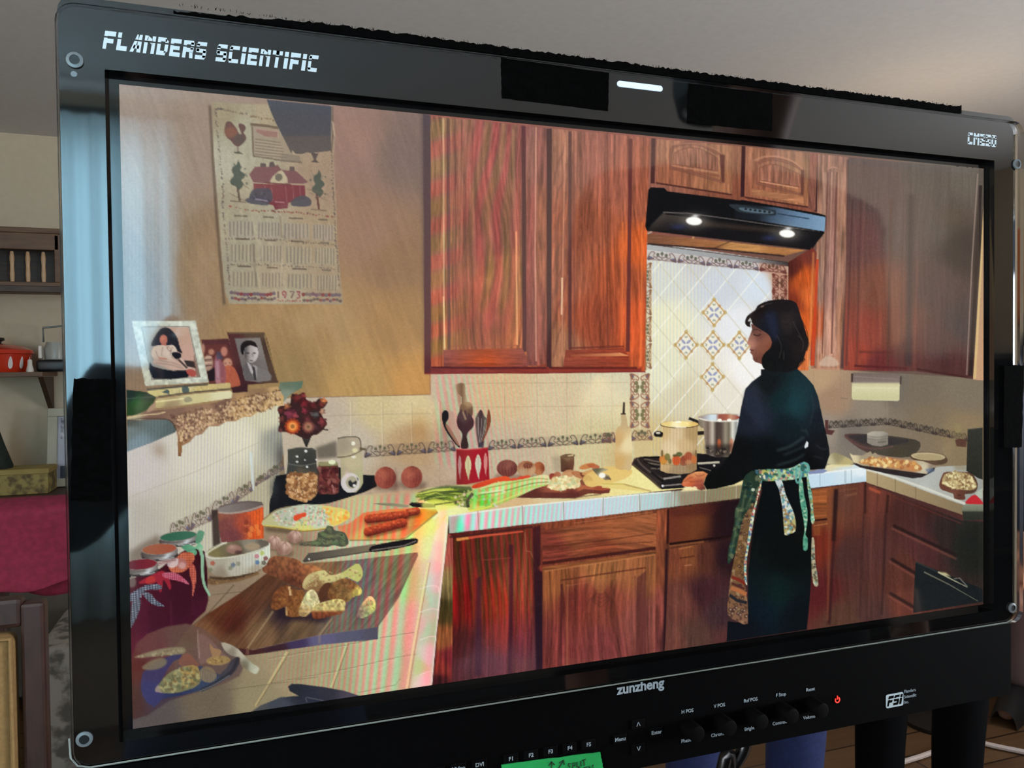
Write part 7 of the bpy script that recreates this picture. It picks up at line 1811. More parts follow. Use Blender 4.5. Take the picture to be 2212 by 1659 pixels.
ell(*Q((1450, 672))[0], 5, 3, (255, 252, 236))
ell(*Q((1335, 940))[0], 4, 11, (206, 100, 60), 0.8, blur=1)
ell(*Q((1475, 960))[0], 5, 16, (196, 110, 76), 0.7, blur=1)
fill(Q((1165, 960), (1500, 940), (1440, 1090), (1300, 1096), (1190, 1060)), (30, 24, 22), 0.6, blur=3)
speck(Q((1180, 980), (1440, 1000), (1400, 1080), (1200, 1050)), 20, 2, [(150, 130, 110), (20, 16, 16)], 0.6, seed=95)
# cream enamel pot
fill(Q((595, 815), (630, 795), (690, 810), (705, 860), (620, 862), (595, 845)), (22, 18, 18), piece='pot_handle', label='black side handle of the cream pot', sm=2)
ell(*Q((640, 818))[0], 5, 2.4, (214, 206, 190))
P_EP = fill(Q((665, 720), (700, 690), (885, 680), (1060, 690), (1105, 720), (1090, 790), (1082, 1000), (1080, 1235), (1010, 1275), (870, 1288), (740, 1275), (665, 1245), (668, 1000), (700, 800)), G((1432, 930, (206, 176, 122)), (1460, 940, (214, 190, 150)), (1495, 940, (176, 146, 100)), (1432, 1000, (196, 164, 116)), (1450, 970, (222, 200, 160)), (1500, 1000, (150, 120, 84)), (1465, 1020, (160, 136, 104)), (1480, 960, (206, 176, 130))), piece='enamel_pot', label='cream enamel pot with painted fruit', tex=lambda X, Y, c: c * (1 + 0.035 * np.sin(X * 0.88))[..., None])
ell(*Q((885, 722))[0], 42.3, 7.8, (54, 40, 34))
ell(*Q((885, 718))[0], 41, 7, G((1440, 915, (232, 206, 130)), (1480, 915, (246, 226, 150)), (1460, 921, (250, 240, 190)), (1500, 914, (226, 190, 110))))
ell(*Q((868, 692))[0], 7, 2, (255, 252, 230), 0.9)
line(Q((840, 755), (960, 752)), 3, (255, 246, 220), 0.7)
for u, v, rx_, ry_, c_ in ((700, 1120, 9, 10, (206, 122, 52)), (745, 1090, 6, 8, (120, 112, 60)), (848, 1125, 9, 12, (206, 84, 40)), (880, 1060, 7, 5, (84, 90, 50)), (830, 1075, 5, 3, (90, 84, 50)), (940, 1120, 9, 9, (140, 66, 44)), (985, 1085, 9, 10, (170, 84, 56)), (930, 1160, 8, 6, (150, 84, 60)), (985, 1150, 7, 6, (190, 130, 90)), (1050, 1120, 6, 10, (196, 110, 60)), (775, 1140, 4, 6, (110, 100, 60)), (700, 1150, 6, 6, (200, 140, 60)), (685, 1050, 2.4, 8, (110, 90, 50)), (1070, 1050, 2, 8, (120, 96, 60))):
    ell(*Q((u, v))[0], rx_, ry_, c_, 0.9, n=16)
for u, v in ((848, 1125), (940, 1120), (985, 1085)):
    for k in (-1, 0, 1):
        line(Q((u + 16 * k, v - 45), (u + 22 * k, v + 45)), 1.2, (120, 50, 34), 0.45)
line(Q((700, 1170), (760, 1180), (900, 1185), (1060, 1160)), 1.4, (120, 100, 66), 0.4, sm=3)

# ---- things on the right-hand worktop
S_ = crop(1740, 780, 5.267)
P_TWL = fill(S_((530, 150), (545, 130), (1060, 150), (1085, 190), (1070, 300), (1068, 440), (1050, 455), (540, 440), (525, 420)), LG((0, 805), (116, 100, 94), (0, 866), (206, 200, 160), (0.32, (130, 116, 108)), (0.4, (204, 196, 156)), (0.55, (214, 208, 166)), (0.9, (200, 196, 150))), piece='paper_towel_roll', label='paper towel roll under the corner cupboard')
line(S_((530, 140), (528, 240)), 4, (50, 36, 34), 0.85)
line(S_((1085, 175), (1080, 265)), 4, (60, 46, 40), 0.8)
line(S_((550, 175), (1060, 205)), 2, (150, 134, 124), 0.5)
line(S_((550, 300), (1050, 310)), 3, (228, 224, 186), 0.5, blur=1)
P_TR = fill(S_((440, 850), (500, 825), (700, 830), (950, 850), (1180, 880), (1300, 920), (1290, 1010), (1180, 1090), (960, 1090), (820, 1060), (700, 1040), (560, 960)), G((1830, 945, (84, 60, 56)), (1870, 950, (62, 54, 52)), (1900, 975, (74, 68, 58)), (1960, 960, (66, 60, 50)), (1860, 970, (84, 62, 56)), (1940, 980, (70, 62, 48))), piece='roasting_tray', label='dark roasting tray in the corner', sm=2)
fill(S_((480, 845), (700, 845), (950, 865), (1170, 895), (1150, 930), (960, 960), (700, 950), (560, 900)), (50, 46, 48), 0.8, sm=2, blur=1)
line(S_((440, 860), (600, 960), (800, 1000), (1000, 970)), 4, (104, 74, 70), 0.6, sm=3)
P_TUB = fill(S_((700, 820), (760, 800), (880, 798), (940, 820), (938, 950), (860, 970), (760, 960), (700, 930)), G((1880, 935, (176, 168, 152)), (1900, 935, (166, 160, 146)), (1880, 955, (136, 128, 116)), (1910, 950, (130, 122, 110))), piece='white_tub', label='white tub standing in the roasting tray')
for v in (850, 880):
    line(S_((702, v), (820, v + 18), (938, v - 2)), 1.6, (112, 104, 94), 0.6, sm=3)
line(S_((820, 925), (920, 915)), 3, (90, 84, 78), 0.6)
fill(S_((1640, 830), (1700, 740), (1740, 700), (1800, 760), (1830, 960), (1830, 1250), (1690, 1240), (1700, 1000)), (130, 116, 84), 0.5, blur=3)
ell(*S_((1735, 765))[0], 8, 11, (146, 132, 92), 0.7, blur=1)
fill(S_((1700, 900), (1750, 880), (1835, 900), (1830, 980), (1720, 970)), (84, 54, 46), 0.9, piece='jar_lid', label='brown lid by the dark box')
fill(S_((230, 1160), (270, 1080), (330, 1040), (500, 1110), (540, 1170), (380, 1190)), G((1790, 995, (196, 190, 150)), (1830, 1000, (190, 176, 120)), (1810, 985, (150, 140, 100))), 0.9, sm=2, piece='cling_wrapped_dish', label='pale wrapped dish beside the woman\'s elbow')
fill(S_((200, 1200), (300, 1175), (560, 1180), (520, 1200), (260, 1215)), (226, 214, 160), 0.8, blur=1)
fill(S_((30, 1260), (200, 1225), (250, 1250), (200, 1275), (40, 1290)), (120, 134, 176), 0.9)
P_PLT = fill(S_((1190, 1090), (1200, 1060), (1300, 1035), (1420, 1035), (1560, 1060), (1612, 1110), (1610, 1150), (1540, 1180), (1380, 1175), (1240, 1130)), G((1980, 990, (84, 62, 46)), (2010, 1000, (96, 74, 58)), (2040, 998, (84, 66, 50))), piece='plate', label='round brown-rimmed plate by the tray', sm=2)
ell(*S_((1395, 1085))[0], 37, 8.6, (184, 168, 130), rot=3)
ell(*S_((1400, 1092))[0], 31, 6.4, (170, 152, 114), rot=3)
P_PAN = fill(S_((545, 1170), (900, 1090), (1300, 1140), (1480, 1200), (1460, 1250), (1330, 1320), (1220, 1335), (900, 1275), (620, 1210)), (44, 36, 36), piece='baking_sheet', label='dark baking sheet lined with parchment')
fill(S_((500, 1045), (540, 1070), (640, 1075), (740, 1025), (760, 1060), (790, 1040), (830, 1070), (1340, 1140), (1480, 1190), (1560, 1195), (1440, 1220), (1380, 1285), (1300, 1275), (1000, 1235), (650, 1190), (545, 1150)), G((1840, 990, (214, 200, 160)), (1870, 985, (160, 146, 120)), (1930, 990, (150, 118, 96)), (2000, 1010, (206, 196, 166)), (1960, 1015, (170, 130, 96)), (2010, 1010, (140, 124, 104))), piece=P_PAN)
fill(S_((600, 1150), (750, 1100), (1000, 1110), (1250, 1150), (1330, 1230), (1240, 1255), (1000, 1215), (700, 1180)), (186, 134, 84), 0.85, sm=2, piece='breaded_pieces', label='orange-gold food pieces on the baking sheet')
speck(S_((620, 1150), (750, 1100), (1000, 1115), (1250, 1160), (1320, 1235), (1000, 1210), (700, 1180)), 130, 3, [(206, 150, 84), (226, 190, 120), (160, 100, 60), (238, 214, 150), (196, 130, 76)], 0.8, seed=97, elong=1.3)
fill(S_((1360, 1230), (1450, 1215), (1470, 1250), (1400, 1280)), (90, 110, 140), 0.7, blur=1)
P_CB = fill(S_((1525, 1380), (1560, 1290), (1610, 1260), (1860, 1265), (1920, 1310), (1960, 1400), (1940, 1480), (1880, 1510), (1810, 1515), (1820, 1560), (1790, 1580), (1690, 1565), (1680, 1510), (1560, 1470), (1525, 1430)), G((2035, 1050, (104, 64, 50)), (2060, 1070, (112, 72, 56)), (2100, 1060, (84, 60, 46)), (2070, 1075, (96, 54, 44))), piece='cutting_board', label='small dark board with a handle and chopped onion', sm=2)
fill(S_((1560, 1400), (1580, 1290), (1700, 1262), (1850, 1280), (1910, 1340), (1950, 1430), (1870, 1470), (1700, 1450)), (176, 156, 110), 0.9, sm=2, piece='chopped_onion', label='chopped onion on the small dark board')
speck(S_((1560, 1400), (1590, 1290), (1700, 1262), (1850, 1280), (1910, 1340), (1940, 1430), (1860, 1465), (1700, 1450)), 170, 2.2, [(222, 206, 150), (150, 120, 80), (238, 228, 176), (190, 170, 120), (120, 90, 60)], 0.75, seed=98, elong=1.5)
ell(*S_((1750, 1525))[0], 4, 1.6, (60, 34, 28), 0.8)
fill(S_((1845, 775), (2016, 755), (2016, 1350), (1960, 1330), (1900, 1290), (1830, 1250)), LG((0, 925), (52, 52, 46), (0, 1030), (40, 40, 34)), piece='dark_box', label='dark box at the right edge of the picture')
line(S_((1845, 778), (2016, 758)), 2, (90, 88, 80), 0.5)
fill(S_((1930, 1500), (2016, 1440), (2016, 1560), (1960, 1560)), (176, 186, 170), 0.9, sm=1)
V = crop(1740, 1020, 4.686)
fill(V((1580, 360), (1640, 300), (1800, 330), (1800, 480), (1600, 490)), LG((0, 1090), (130, 138, 116), (0, 1126), (40, 44, 36), (0.35, (110, 114, 96)), (0.45, (50, 52, 44))), piece='mixing_bowl', label='grey mixing bowl at the right edge')
fill(V((1620, 300), (1680, 240), (1730, 235), (1790, 300), (1790, 325), (1640, 320)), (190, 36, 44), 0.95, sm=2, piece='red_cloth', label='red cloth over the mixing bowl')
# ---- the woman at the stove (pictured)
W5 = crop(1520, 620, 4.047)
W6 = crop(1520, 980, 3.95)
Q = crop(1300, 780, 5.267)
body = W5((500, 720), (500, 770), (420, 830), (365, 890), (330, 1040), (290, 1260), (240, 1450), (160, 1560), (100, 1600)) + Q((1300, 1190), (1180, 1330), (1158, 1400), (1195, 1462), (1300, 1450), (1500, 1405), (1610, 1352)) + \
    W6((340, 250), (500, 300), (430, 600), (380, 1000), (375, 1450), (205, 1430), (195, 1605), (880, 1500), (905, 1250), (925, 900), (920, 600), (880, 230)) + W5((915, 1600), (1060, 1590), (1100, 1470), (1095, 1400), (1070, 1280), (1040, 1150), (1000, 960), (960, 860), (900, 790), (815, 712), (700, 700))
P_WOM = fill(body, G((1660, 830, (16, 20, 22)), (1625, 850, (34, 38, 48)), (1615, 900, (26, 30, 42)), (1640, 900, (30, 36, 50)), (1690, 860, (16, 36, 40)), (1720, 870, (22, 52, 58)), (1735, 860, (24, 48, 54)), (1700, 920, (14, 26, 32)), (1760, 870, (26, 38, 46)), (1600, 980, (6, 8, 10)), (1660, 980, (6, 10, 12)), (1740, 1000, (6, 8, 10)), (1780, 960, (16, 18, 22)), (1770, 900, (20, 26, 34)), (1540, 1030, (6, 8, 8)), (1650, 1100, (4, 8, 10)), (1700, 1200, (4, 8, 8)), (1680, 1280, (8, 22, 22)), (1660, 1320, (8, 20, 30)), (1720, 1330, (6, 12, 18)), (1600, 1370, (8, 12, 20)), (1740, 1160, (6, 8, 8))), piece='person', label='woman in a black dress and floral apron standing at the stove')
soft(1722, 872, 26, 34, (26, 58, 64), 0.55)
fill(W5((370, 900), (430, 890), (520, 1040), (530, 1230), (480, 1220), (350, 1060)), (36, 42, 58), 0.8, blur=4)
line(W5((940, 930), (960, 1060), (930, 1200)), 2.5, (44, 58, 66), 0.5, sm=4, blur=1)
for pts, w_ in ((((640, 1430), (760, 1390), (880, 1310)), 5), (((640, 1560), (800, 1510), (880, 1460)), 4), (((850, 1250), (900, 1260), (910, 1300)), 3), (((700, 1470), (820, 1420), (890, 1380)), 3)):
    line(W5(*pts), w_, (60, 78, 80), 0.6, sm=4, blur=2)
for pts in (((980, 1380), (1040, 1420), (1090, 1410)), ((960, 1480), (1040, 1500))):
    line(W5(*pts), 3, (44, 46, 54), 0.6, sm=3, blur=1)
fill(W5((880, 1395), (900, 1345), (915, 1360), (912, 1395), (885, 1412)), (226, 232, 232), 0.95)
line(W6((470, 700), (430, 1000)), 3, (20, 30, 34), 0.4, blur=2)
soft(1680, 1290, 22, 40, (10, 36, 36), 0.5)
# face
P_FACE = fill(W5((412, 320), (424, 370), (405, 420), (396, 440), (382, 480), (380, 495), (392, 506), (412, 512), (404, 530), (400, 546), (412, 556), (406, 574), (425, 594), (432, 635), (450, 655), (490, 668), (540, 690), (620, 600), (620, 440), (540, 360)), G((1625, 712, (96, 62, 54)), (1622, 730, (150, 104, 88)), (1617, 742, (176, 120, 100)), (1640, 725, (112, 70, 60)), (1655, 740, (136, 84, 66)), (1662, 750, (126, 70, 50)), (1625, 765, (126, 80, 68)), (1630, 780, (104, 62, 52)), (1645, 775, (110, 64, 50)), (1648, 755, (130, 80, 62)), (1615, 744, (196, 140, 124))), piece='face', label='face of the woman in profile')
line(W5((435, 415), (470, 425), (500, 412)), 3, (50, 30, 30), 0.8, sm=4)
line(W5((430, 375), (470, 372), (505, 390)), 2.4, (60, 38, 36), 0.6, sm=4)
line(W5((402, 548), (440, 556)), 2.2, (84, 40, 40), 0.7)
line(W5((455, 545), (462, 570), (450, 590)), 1.5, (84, 52, 44), 0.45)
# hair
hair = W5((362, 300), (375, 262), (400, 236), (450, 200), (470, 165), (510, 140), (560, 122), (620, 112), (700, 108), (770, 118), (815, 150), (845, 240), (870, 320), (895, 400), (915, 470), (912, 520), (895, 560), (880, 610), (860, 650), (842, 660), (830, 690), (800, 725), (720, 745), (600, 740), (530, 715), (510, 680), (510, 620), (540, 570), (580, 535), (596, 480), (570, 420), (520, 385), (470, 355), (430, 325), (415, 300), (405, 330), (412, 350), (385, 345), (366, 325))
P_HAIR = fill(hair, G((1640, 665, (24, 18, 18)), (1690, 660, (26, 20, 22)), (1665, 690, (24, 26, 36)), (1660, 720, (22, 24, 34)), (1700, 690, (36, 30, 30)), (1715, 720, (24, 20, 22)), (1735, 750, (30, 24, 24)), (1680, 760, (16, 16, 18)), (1660, 780, (14, 16, 16)), (1615, 690, (34, 26, 24))), piece='hair', label='dark chin-length hair of the woman', sm=2)
fill(W5((540, 230), (620, 220), (650, 360), (640, 470), (590, 420), (560, 340)), (30, 36, 56), 0.7, blur=3)
fill(W5((680, 260), (760, 230), (800, 360), (760, 420), (700, 400)), (46, 40, 38), 0.5, blur=4)
for pts in (((400, 250), (470, 190), (560, 140)), ((520, 160), (600, 140)), ((640, 420), (680, 520), (660, 620)), ((820, 420), (870, 480), (860, 560)), ((780, 300), (830, 400), (860, 460)), ((700, 560), (700, 640))):
    line(W5(*pts), 2, (76, 66, 62), 0.45, sm=4)
line(W5((500, 175), (525, 165)), 3, (170, 140, 120), 0.6)
line(W5((392, 300), (408, 275), (412, 300)), 4, (236, 236, 232), 0.8)
for pts in (((860, 290), (900, 380), (918, 470)), ((905, 440), (920, 500), (900, 560)), ((880, 560), (910, 545))):
    line(W5(*pts), 1.4, (40, 26, 22), 0.7, sm=4)
for k in range(7):
    u = 860 - 10 * k
    line(W5((u, 600 + 14 * k), (u + 24, 640 + 12 * k)), 3, (18, 16, 18), 0.8)
# hand
P_HAND = fill(Q((905, 1405), (930, 1350), (980, 1295), (1060, 1260), (1150, 1252), (1205, 1282), (1168, 1350), (1158, 1400), (1180, 1460), (1130, 1468), (1060, 1452), (1050, 1440), (990, 1432), (930, 1425)), G((1480, 1035, (206, 120, 76)), (1500, 1022, (214, 140, 92)), (1518, 1022, (206, 130, 80)), (1490, 1042, (196, 96, 56)), (1510, 1045, (170, 84, 64)), (1475, 1045, (214, 110, 70)), (1520, 1055, (110, 60, 50))), piece='hand', label='left hand of the woman on the worktop edge')
for pts in (((915, 1400), (960, 1380), (1060, 1370), (1140, 1360)), ((940, 1370), (1000, 1330), (1040, 1320)), ((1000, 1440), (1040, 1420), (1140, 1410)), ((1060, 1290), (1100, 1310), (1170, 1290))):
    line(Q(*pts), 2, (130, 56, 40), 0.55, sm=4)
line(Q((1060, 1275), (1110, 1265), (1150, 1275)), 3, (236, 170, 116), 0.5, sm=4)
line(Q((920, 1390), (1000, 1378)), 3, (240, 160, 110), 0.5)
for u in (960, 1010, 1060):
    ell(*Q((u, 1448))[0], 5, 4, (246, 232, 180), 0.8, rot=20)
# apron
def floral(pts, base, seed, lab=None, cols=((40, 120, 110), (190, 190, 150), (150, 60, 50), (60, 80, 120), (220, 210, 160)), n=60, size=2.2, sm=2, name='apron'):
    i = fill(pts, base, piece=name if lab else None, label=lab, sm=sm)
    speck(pts if not sm else smooth_pts(pts, sm), n, size, list(cols), 0.75, seed=seed, elong=1.5, under=i)
    return i
floral(W6((340, 215), (380, 165), (440, 145), (500, 230), (455, 380), (380, 500), (330, 620), (300, 760), (270, 850), (225, 930), (205, 930), (210, 820), (240, 700), (265, 560), (265, 480), (300, 420), (320, 320)), (34, 52, 40), 101, 'dark green part of the floral apron over the hip', ((70, 92, 62), (20, 36, 36), (110, 116, 84), (60, 84, 60), (26, 60, 60)), n=70, size=3)
for pts in (((360, 300), (330, 450), (290, 620)), ((420, 330), (360, 480)), ((300, 480), (260, 720), (220, 880))):
    line(W6(*pts), 4, (110, 120, 90), 0.45, sm=4, blur=1)
ell(*W6((422, 307))[0], 4, 3.4, (196, 206, 180), 0.9)
floral(W6((400, 450), (425, 420), (410, 560), (370, 800), (345, 1000), (350, 1100), (372, 1250), (375, 1452), (290, 1430), (205, 1372), (212, 1200), (240, 1000), (270, 850), (300, 700), (335, 560)), LG((0, 1090), (112, 84, 56), (0, 1345), (128, 92, 72), (0.5, (104, 74, 44))), 103, 'patterned brown panel of the apron hanging at her side', ((70, 46, 36), (150, 116, 84), (60, 40, 40), (130, 96, 60), (160, 140, 100)), n=130, size=2.2)
for k in range(16):
    x_, y_ = W6((300 + 30 * math.sin(k * 2.1) - 4 * k + 60, 520 + 55 * k))[0]
    ell(x_, y_, 3.6, 3.6, (62, 40, 34), 0.8, n=12)
    ell(x_, y_, 2.0, 2.0, (150, 120, 84), 0.8, n=10)
line(W6((240, 1055), (300, 1075), (355, 1110)), 7, (120, 36, 26), 0.9)
line(W6((232, 1145), (300, 1170), (365, 1200)), 9, (176, 104, 62), 0.9)
line(W6((220, 1205), (290, 1255), (368, 1272)), 7, (30, 32, 38), 0.95)
for k in range(9):
    x_, y_ = W6((225 + 17 * k, 1330 + 30 * math.sin(k * 1.7) + 4 * k))[0]
    ell(x_, y_, 4.4, 4.4, (66, 44, 40), 0.8, n=12)
    ell(x_ + 1, y_, 2.2, 2.2, (176, 146, 120), 0.8, n=10)
for k in range(6):
    x_, y_ = W6((250 + 18 * k, 1110 + 8 * k))[0]
    ell(x_, y_, 3, 3, (70, 30, 30), 0.8, n=10)
floral(W6((498, 232), (478, 330), (440, 480), (405, 700), (375, 850), (362, 1000), (372, 1120), (352, 1090), (345, 940), (370, 780), (400, 560), (440, 420), (480, 260)), (206, 206, 170), 104, 'bright printed edge of the apron', ((70, 150, 160), (190, 70, 70), (230, 220, 150), (60, 90, 140), (236, 232, 214)), n=110, size=2)
floral(W6((435, 140), (560, 132), (720, 128), (800, 95), (850, 70), (890, 95), (890, 190), (840, 200), (760, 222), (620, 232), (500, 232), (470, 190)), G((1640, 1020, (60, 84, 70)), (1670, 1020, (120, 170, 130)), (1700, 1020, (150, 190, 160)), (1735, 1010, (130, 180, 160))), 105, 'green floral apron waistband', ((40, 130, 110), (226, 226, 190), (60, 100, 140), (206, 190, 90), (30, 80, 70), (190, 120, 110)), n=150, size=2.2)
floral(W6((608, 232), (668, 230), (700, 350), (760, 480), (784, 570), (782, 660), (740, 682), (690, 692), (680, 560), (668, 440), (640, 300)), G((1680, 1050, (196, 206, 206)), (1700, 1090, (196, 206, 196)), (1705, 1140, (176, 170, 110))), 106, 'long apron tie with blue and cream print', ((70, 110, 150), (230, 230, 210), (150, 110, 60), (90, 150, 150), (120, 80, 50)), n=90, size=2.2)
floral(W6((815, 200), (845, 240), (855, 340), (884, 480), (882, 600), (868, 690), (886, 720), (886, 815), (850, 822), (848, 720), (862, 640), (835, 480), (816, 360)), (96, 160, 130), 107, 'green apron tie hanging from the bow', ((40, 110, 90), (190, 214, 180), (70, 140, 120)), n=60, size=2)
floral(W6((878, 150), (905, 260), (930, 380), (935, 500), (948, 565), (930, 600), (912, 560), (915, 470), (890, 330)), (120, 176, 150), 108, 'short green apron tie beside the bow', ((50, 110, 90), (206, 222, 190), (150, 150, 90)), n=40, size=2)
floral(W6((922, 720), (945, 740), (950, 900), (965, 1000), (978, 1120), (945, 1128), (925, 1050), (918, 880)), (170, 160, 130), 109, 'pale apron tie end against the cupboards', ((90, 84, 60), (206, 200, 170), (60, 54, 44), (120, 150, 140)), n=44, size=2)
for pts in (((800, 110), (785, 190), (800, 250), (830, 200), (830, 110)), ((850, 75), (890, 95), (895, 150), (860, 130))):
    line(W6(*pts), 4.5, (104, 170, 160), 0.9, sm=5)
ell(*W6((845, 120))[0], 5, 8, (40, 84, 76), 0.8)
# moire and film grain over everything
CV += grain_all(amp=2.6)
np.clip(CV, 0, 255, out=CV)
# ================================================================== the screen: one flat panel, its picture split into flat pieces, one for each thing pictured
SW, SH = 0.5432, 0.3055
scr = MB().box((-0.001, 0.0006, 0.0004), (0.5600, 0.0008, 0.3190)).build('screen', M_RECESS, mon)
m_pic = bpy.data.materials.new('lit_picture')
m_pic.use_nodes = True
_nt = m_pic.node_tree
_b = _nt.nodes['Principled BSDF']
_b.inputs['Base Color'].default_value = (0.004, 0.004, 0.004, 1)
_b.inputs['Roughness'].default_value = 0.05
_b.inputs['IOR'].default_value = 1.62
_at = _nt.nodes.new('ShaderNodeAttribute')
_at.attribute_name = 'picture'
_nt.links.new(_at.outputs['Color'], _b.inputs['Emission Color'])
_b.inputs['Emission Strength'].default_value = 1.0

def to_photo(X, Z):
    """photo pixel of a point of the screen plane (local x, z)"""
    P = np.stack([X - CAM[0], np.full_like(X, -CAM[1]), Z + ZC - CAM[2]], -1) @ RC.T
    return FPX * P[..., 0] / P[..., 2] + PCX, FPX * P[..., 1] / P[..., 2] + PCY

NU, NV = 1160, 660
_gx = np.linspace(-SW / 2, SW / 2, NU + 1)
_gz = np.linspace(SH / 2, -SH / 2, NV + 1)
_GX, _GZ = np.meshgrid(_gx, _gz)
_px, _py = to_photo(_GX, _GZ)
def sample(field, px, py):
    u = np.clip(px - PX0 - 0.5, 0, PWW - 1.001)
    v = np.clip(py - PY0 - 0.5, 0, PHH - 1.001)
    iu, iv = u.astype(int), v.astype(int)
    fu, fv = (u - iu)[..., None], (v - iv)[..., None]
    return (field[iv, iu] * (1 - fu) + field[iv, iu + 1] * fu) * (1 - fv) + (field[iv + 1, iu] * (1 - fu) + field[iv + 1, iu + 1] * fu) * fv
_c = sample(CV, _px, _py) / 255.0
_lin = np.where(_c <= 0.04045, _c / 12.92, ((_c + 0.055) / 1.055) ** 2.4)
_col = np.concatenate([_lin, np.ones(_lin.shape[:2] + (1,))], -1).astype(np.float32).reshape(-1, 4)
_cx, _cy = to_photo((_GX[:-1, :-1] + _GX[1:, 1:]) / 2, (_GZ[:-1, :-1] + _GZ[1:, 1:]) / 2)
_lab = LAB[np.clip(_cy.astype(int) - PY0, 0, PHH - 1), np.clip(_cx.astype(int) - PX0, 0, PWW - 1)].ravel()
_L = _lab.reshape(NV, NU)
_far = to_photo((_GX[:-1, :-1] + _GX[1:, 1:]) / 2, (_GZ[:-1, :-1] + _GZ[1:, 1:]) / 2)[0] > 922
for _ in range(70):                              # cells beside the cupboards and units that no outline took join their neighbour
    z = (_L == 0) & _far
    for ax, sh_ in ((0, 1), (0, -1), (1, 1), (1, -1)):
        n_ = np.roll(_L, sh_, ax)
        _L = np.where(z & (_L == 0) & (n_ > 0), n_, _L)

def islands(L):
    """number of the connected patch each cell belongs to"""
    n = np.arange(L.size).reshape(L.shape)
    A = np.concatenate([n[:, :-1][L[:, :-1] == L[:, 1:]], n[:-1][L[:-1] == L[1:]]])
    B = np.concatenate([n[:, 1:][L[:, :-1] == L[:, 1:]], n[1:][L[:-1] == L[1:]]])
    par = np.arange(L.size)
    while True:
        a, b = par[A], par[B]
        m = a != b
        if not m.any():
            return par.reshape(L.shape)
        np.minimum.at(par, np.maximum(a[m], b[m]), np.minimum(a[m], b[m]))
        while True:
            q = par[par]
            if (q == par).all():
                break
            par = q
_I = islands(_L)
_cnt = np.bincount(_I.ravel(), minlength=_L.size)
_L = np.where(_cnt[_I] < 70, -1, _L)             # slivers join the piece beside them
while (_L < 0).any():
    for ax, sh_ in ((0, 1), (0, -1), (1, 1), (1, -1)):
        n_ = np.roll(_L, sh_, ax)
        _L = np.where((_L < 0) & (n_ >= 0), n_, _L)
_I = islands(_L).ravel()
_lab = _L.ravel()
_idx = (np.arange(NV)[:, None] * (NU + 1) + np.arange(NU)[None, :]).ravel()
_quads = np.stack([_idx, _idx + NU + 1, _idx + NU + 2, _idx + 1], -1)
_vco = np.stack([_GX.ravel(), np.full(_GX.size, -0.00004), _GZ.ravel()], -1).astype(np.float32)
APART = ('kitchen_wall', 'wall_cupboard', 'base_cupboard', 'cupboard_door', 'tile_backsplash', 'stove_backsplash', 'side_tile_wall', 'corner_tile_wall', 'tiled_worktop', 'worktop_edge')
_jobs = []
for _k, (_name, _label) in enumerate(PIECES):
    _m = _lab == _k
    if _name in APART:                           # wall, worktop and cupboard fronts seen in several places: a piece for each
        ids, num = np.unique(_I[_m], return_counts=True)
        for j in np.argsort(-num):
            _jobs.append((_name, _label if j == num.argmax() else None, _m & (_I == ids[j])))
    else:
        _jobs.append((_name, _label, _m))
for _name, _label, _m in _jobs:
    q = _quads[_m]
    if len(q) < 8:
        continue
    used, inv = np.unique(q, return_inverse=True)
    q = inv.reshape(-1, 4).astype(np.int32)
    me = bpy.data.meshes.new(_name)
    me.vertices.add(len(used))
    me.vertices.foreach_set('co', _vco[used].ravel())
    me.loops.add(q.size)
    me.loops.foreach_set('vertex_index', q.ravel())
    me.polygons.add(len(q))
    me.polygons.foreach_set('loop_start', np.arange(0, q.size, 4, dtype=np.int32))
    me.polygons.foreach_set('loop_total', np.full(len(q), 4, dtype=np.int32))
    ca = me.color_attributes.new('picture', 'FLOAT_COLOR', 'POINT')
    ca.data.foreach_set('color', np.ascontiguousarray(_col[used]).ravel())
    me.update(calc_edges=True)
    me.materials.append(m_pic)
    link_obj(_name, me, scr, _label)
# ================================================================== the room's things around the monitor
def V3(px, py, d):
    return Vector(pix_depth(px, py, d))
M_OAKD = mat('dark_stained_wood', (74, 50, 32), (52, 34, 22), rough=0.5, scale=6, stretch=(2, 14, 14))
M_OAKM = mat('mid_brown_wood', (104, 72, 44), (84, 56, 34), rough=0.5, scale=6, stretch=(2, 14, 14))
M_PALE = mat('pale_turned_wood', (196, 160, 122), (178, 140, 104), rough=0.5, scale=20)

# ---- wall rack with a row of spindles (upper left)
YW = YB                                         # back wall
rk = thing('plate_rack', 'dark wooden wall rack with pale turned spindles, left of the monitor', 'rack', (-1.40, YW - 0.002, 1.70))
RW = 0.94
MB().box((0, -0.13, 0.265), (RW, 0.26, 0.022), bev=0.003).build('top_board', M_OAKM, rk)
MB().box((0, -0.245, 0.220), (RW - 0.01, 0.02, 0.07), bev=0.003).build('front_rail', M_OAKM, rk)
MB().box((0, -0.13, 0.035), (RW, 0.26, 0.03), bev=0.003).build('bottom_board', M_OAKM, rk)
MB().box((0, -0.252, 0.020), (RW, 0.022, 0.028), bev=0.003).build('moulding', M_OAKD, rk)
MB().box((0, -0.012, 0.15), (RW - 0.02, 0.02, 0.21)).build('back_board', M_OAKD, rk)
for sx in (-1, 1):
    MB().box((sx * (RW / 2 - 0.012), -0.13, 0.15), (0.022, 0.25, 0.20), bev=0.003).build('side_board', M_OAKM, rk)
sp0 = None
for k in range(15):
    x = -0.402 + 0.0575 * k
    m = MB().lathe([(0, 0), (0.0075, 0), (0.0095, 0.03), (0.0075, 0.07), (0.0098, 0.10), (0.006, 0.128), (0, 0.13)], n=12)
    m.build('spindle', M_PALE, rk, smooth=True, at=(x, -0.235, 0.050))

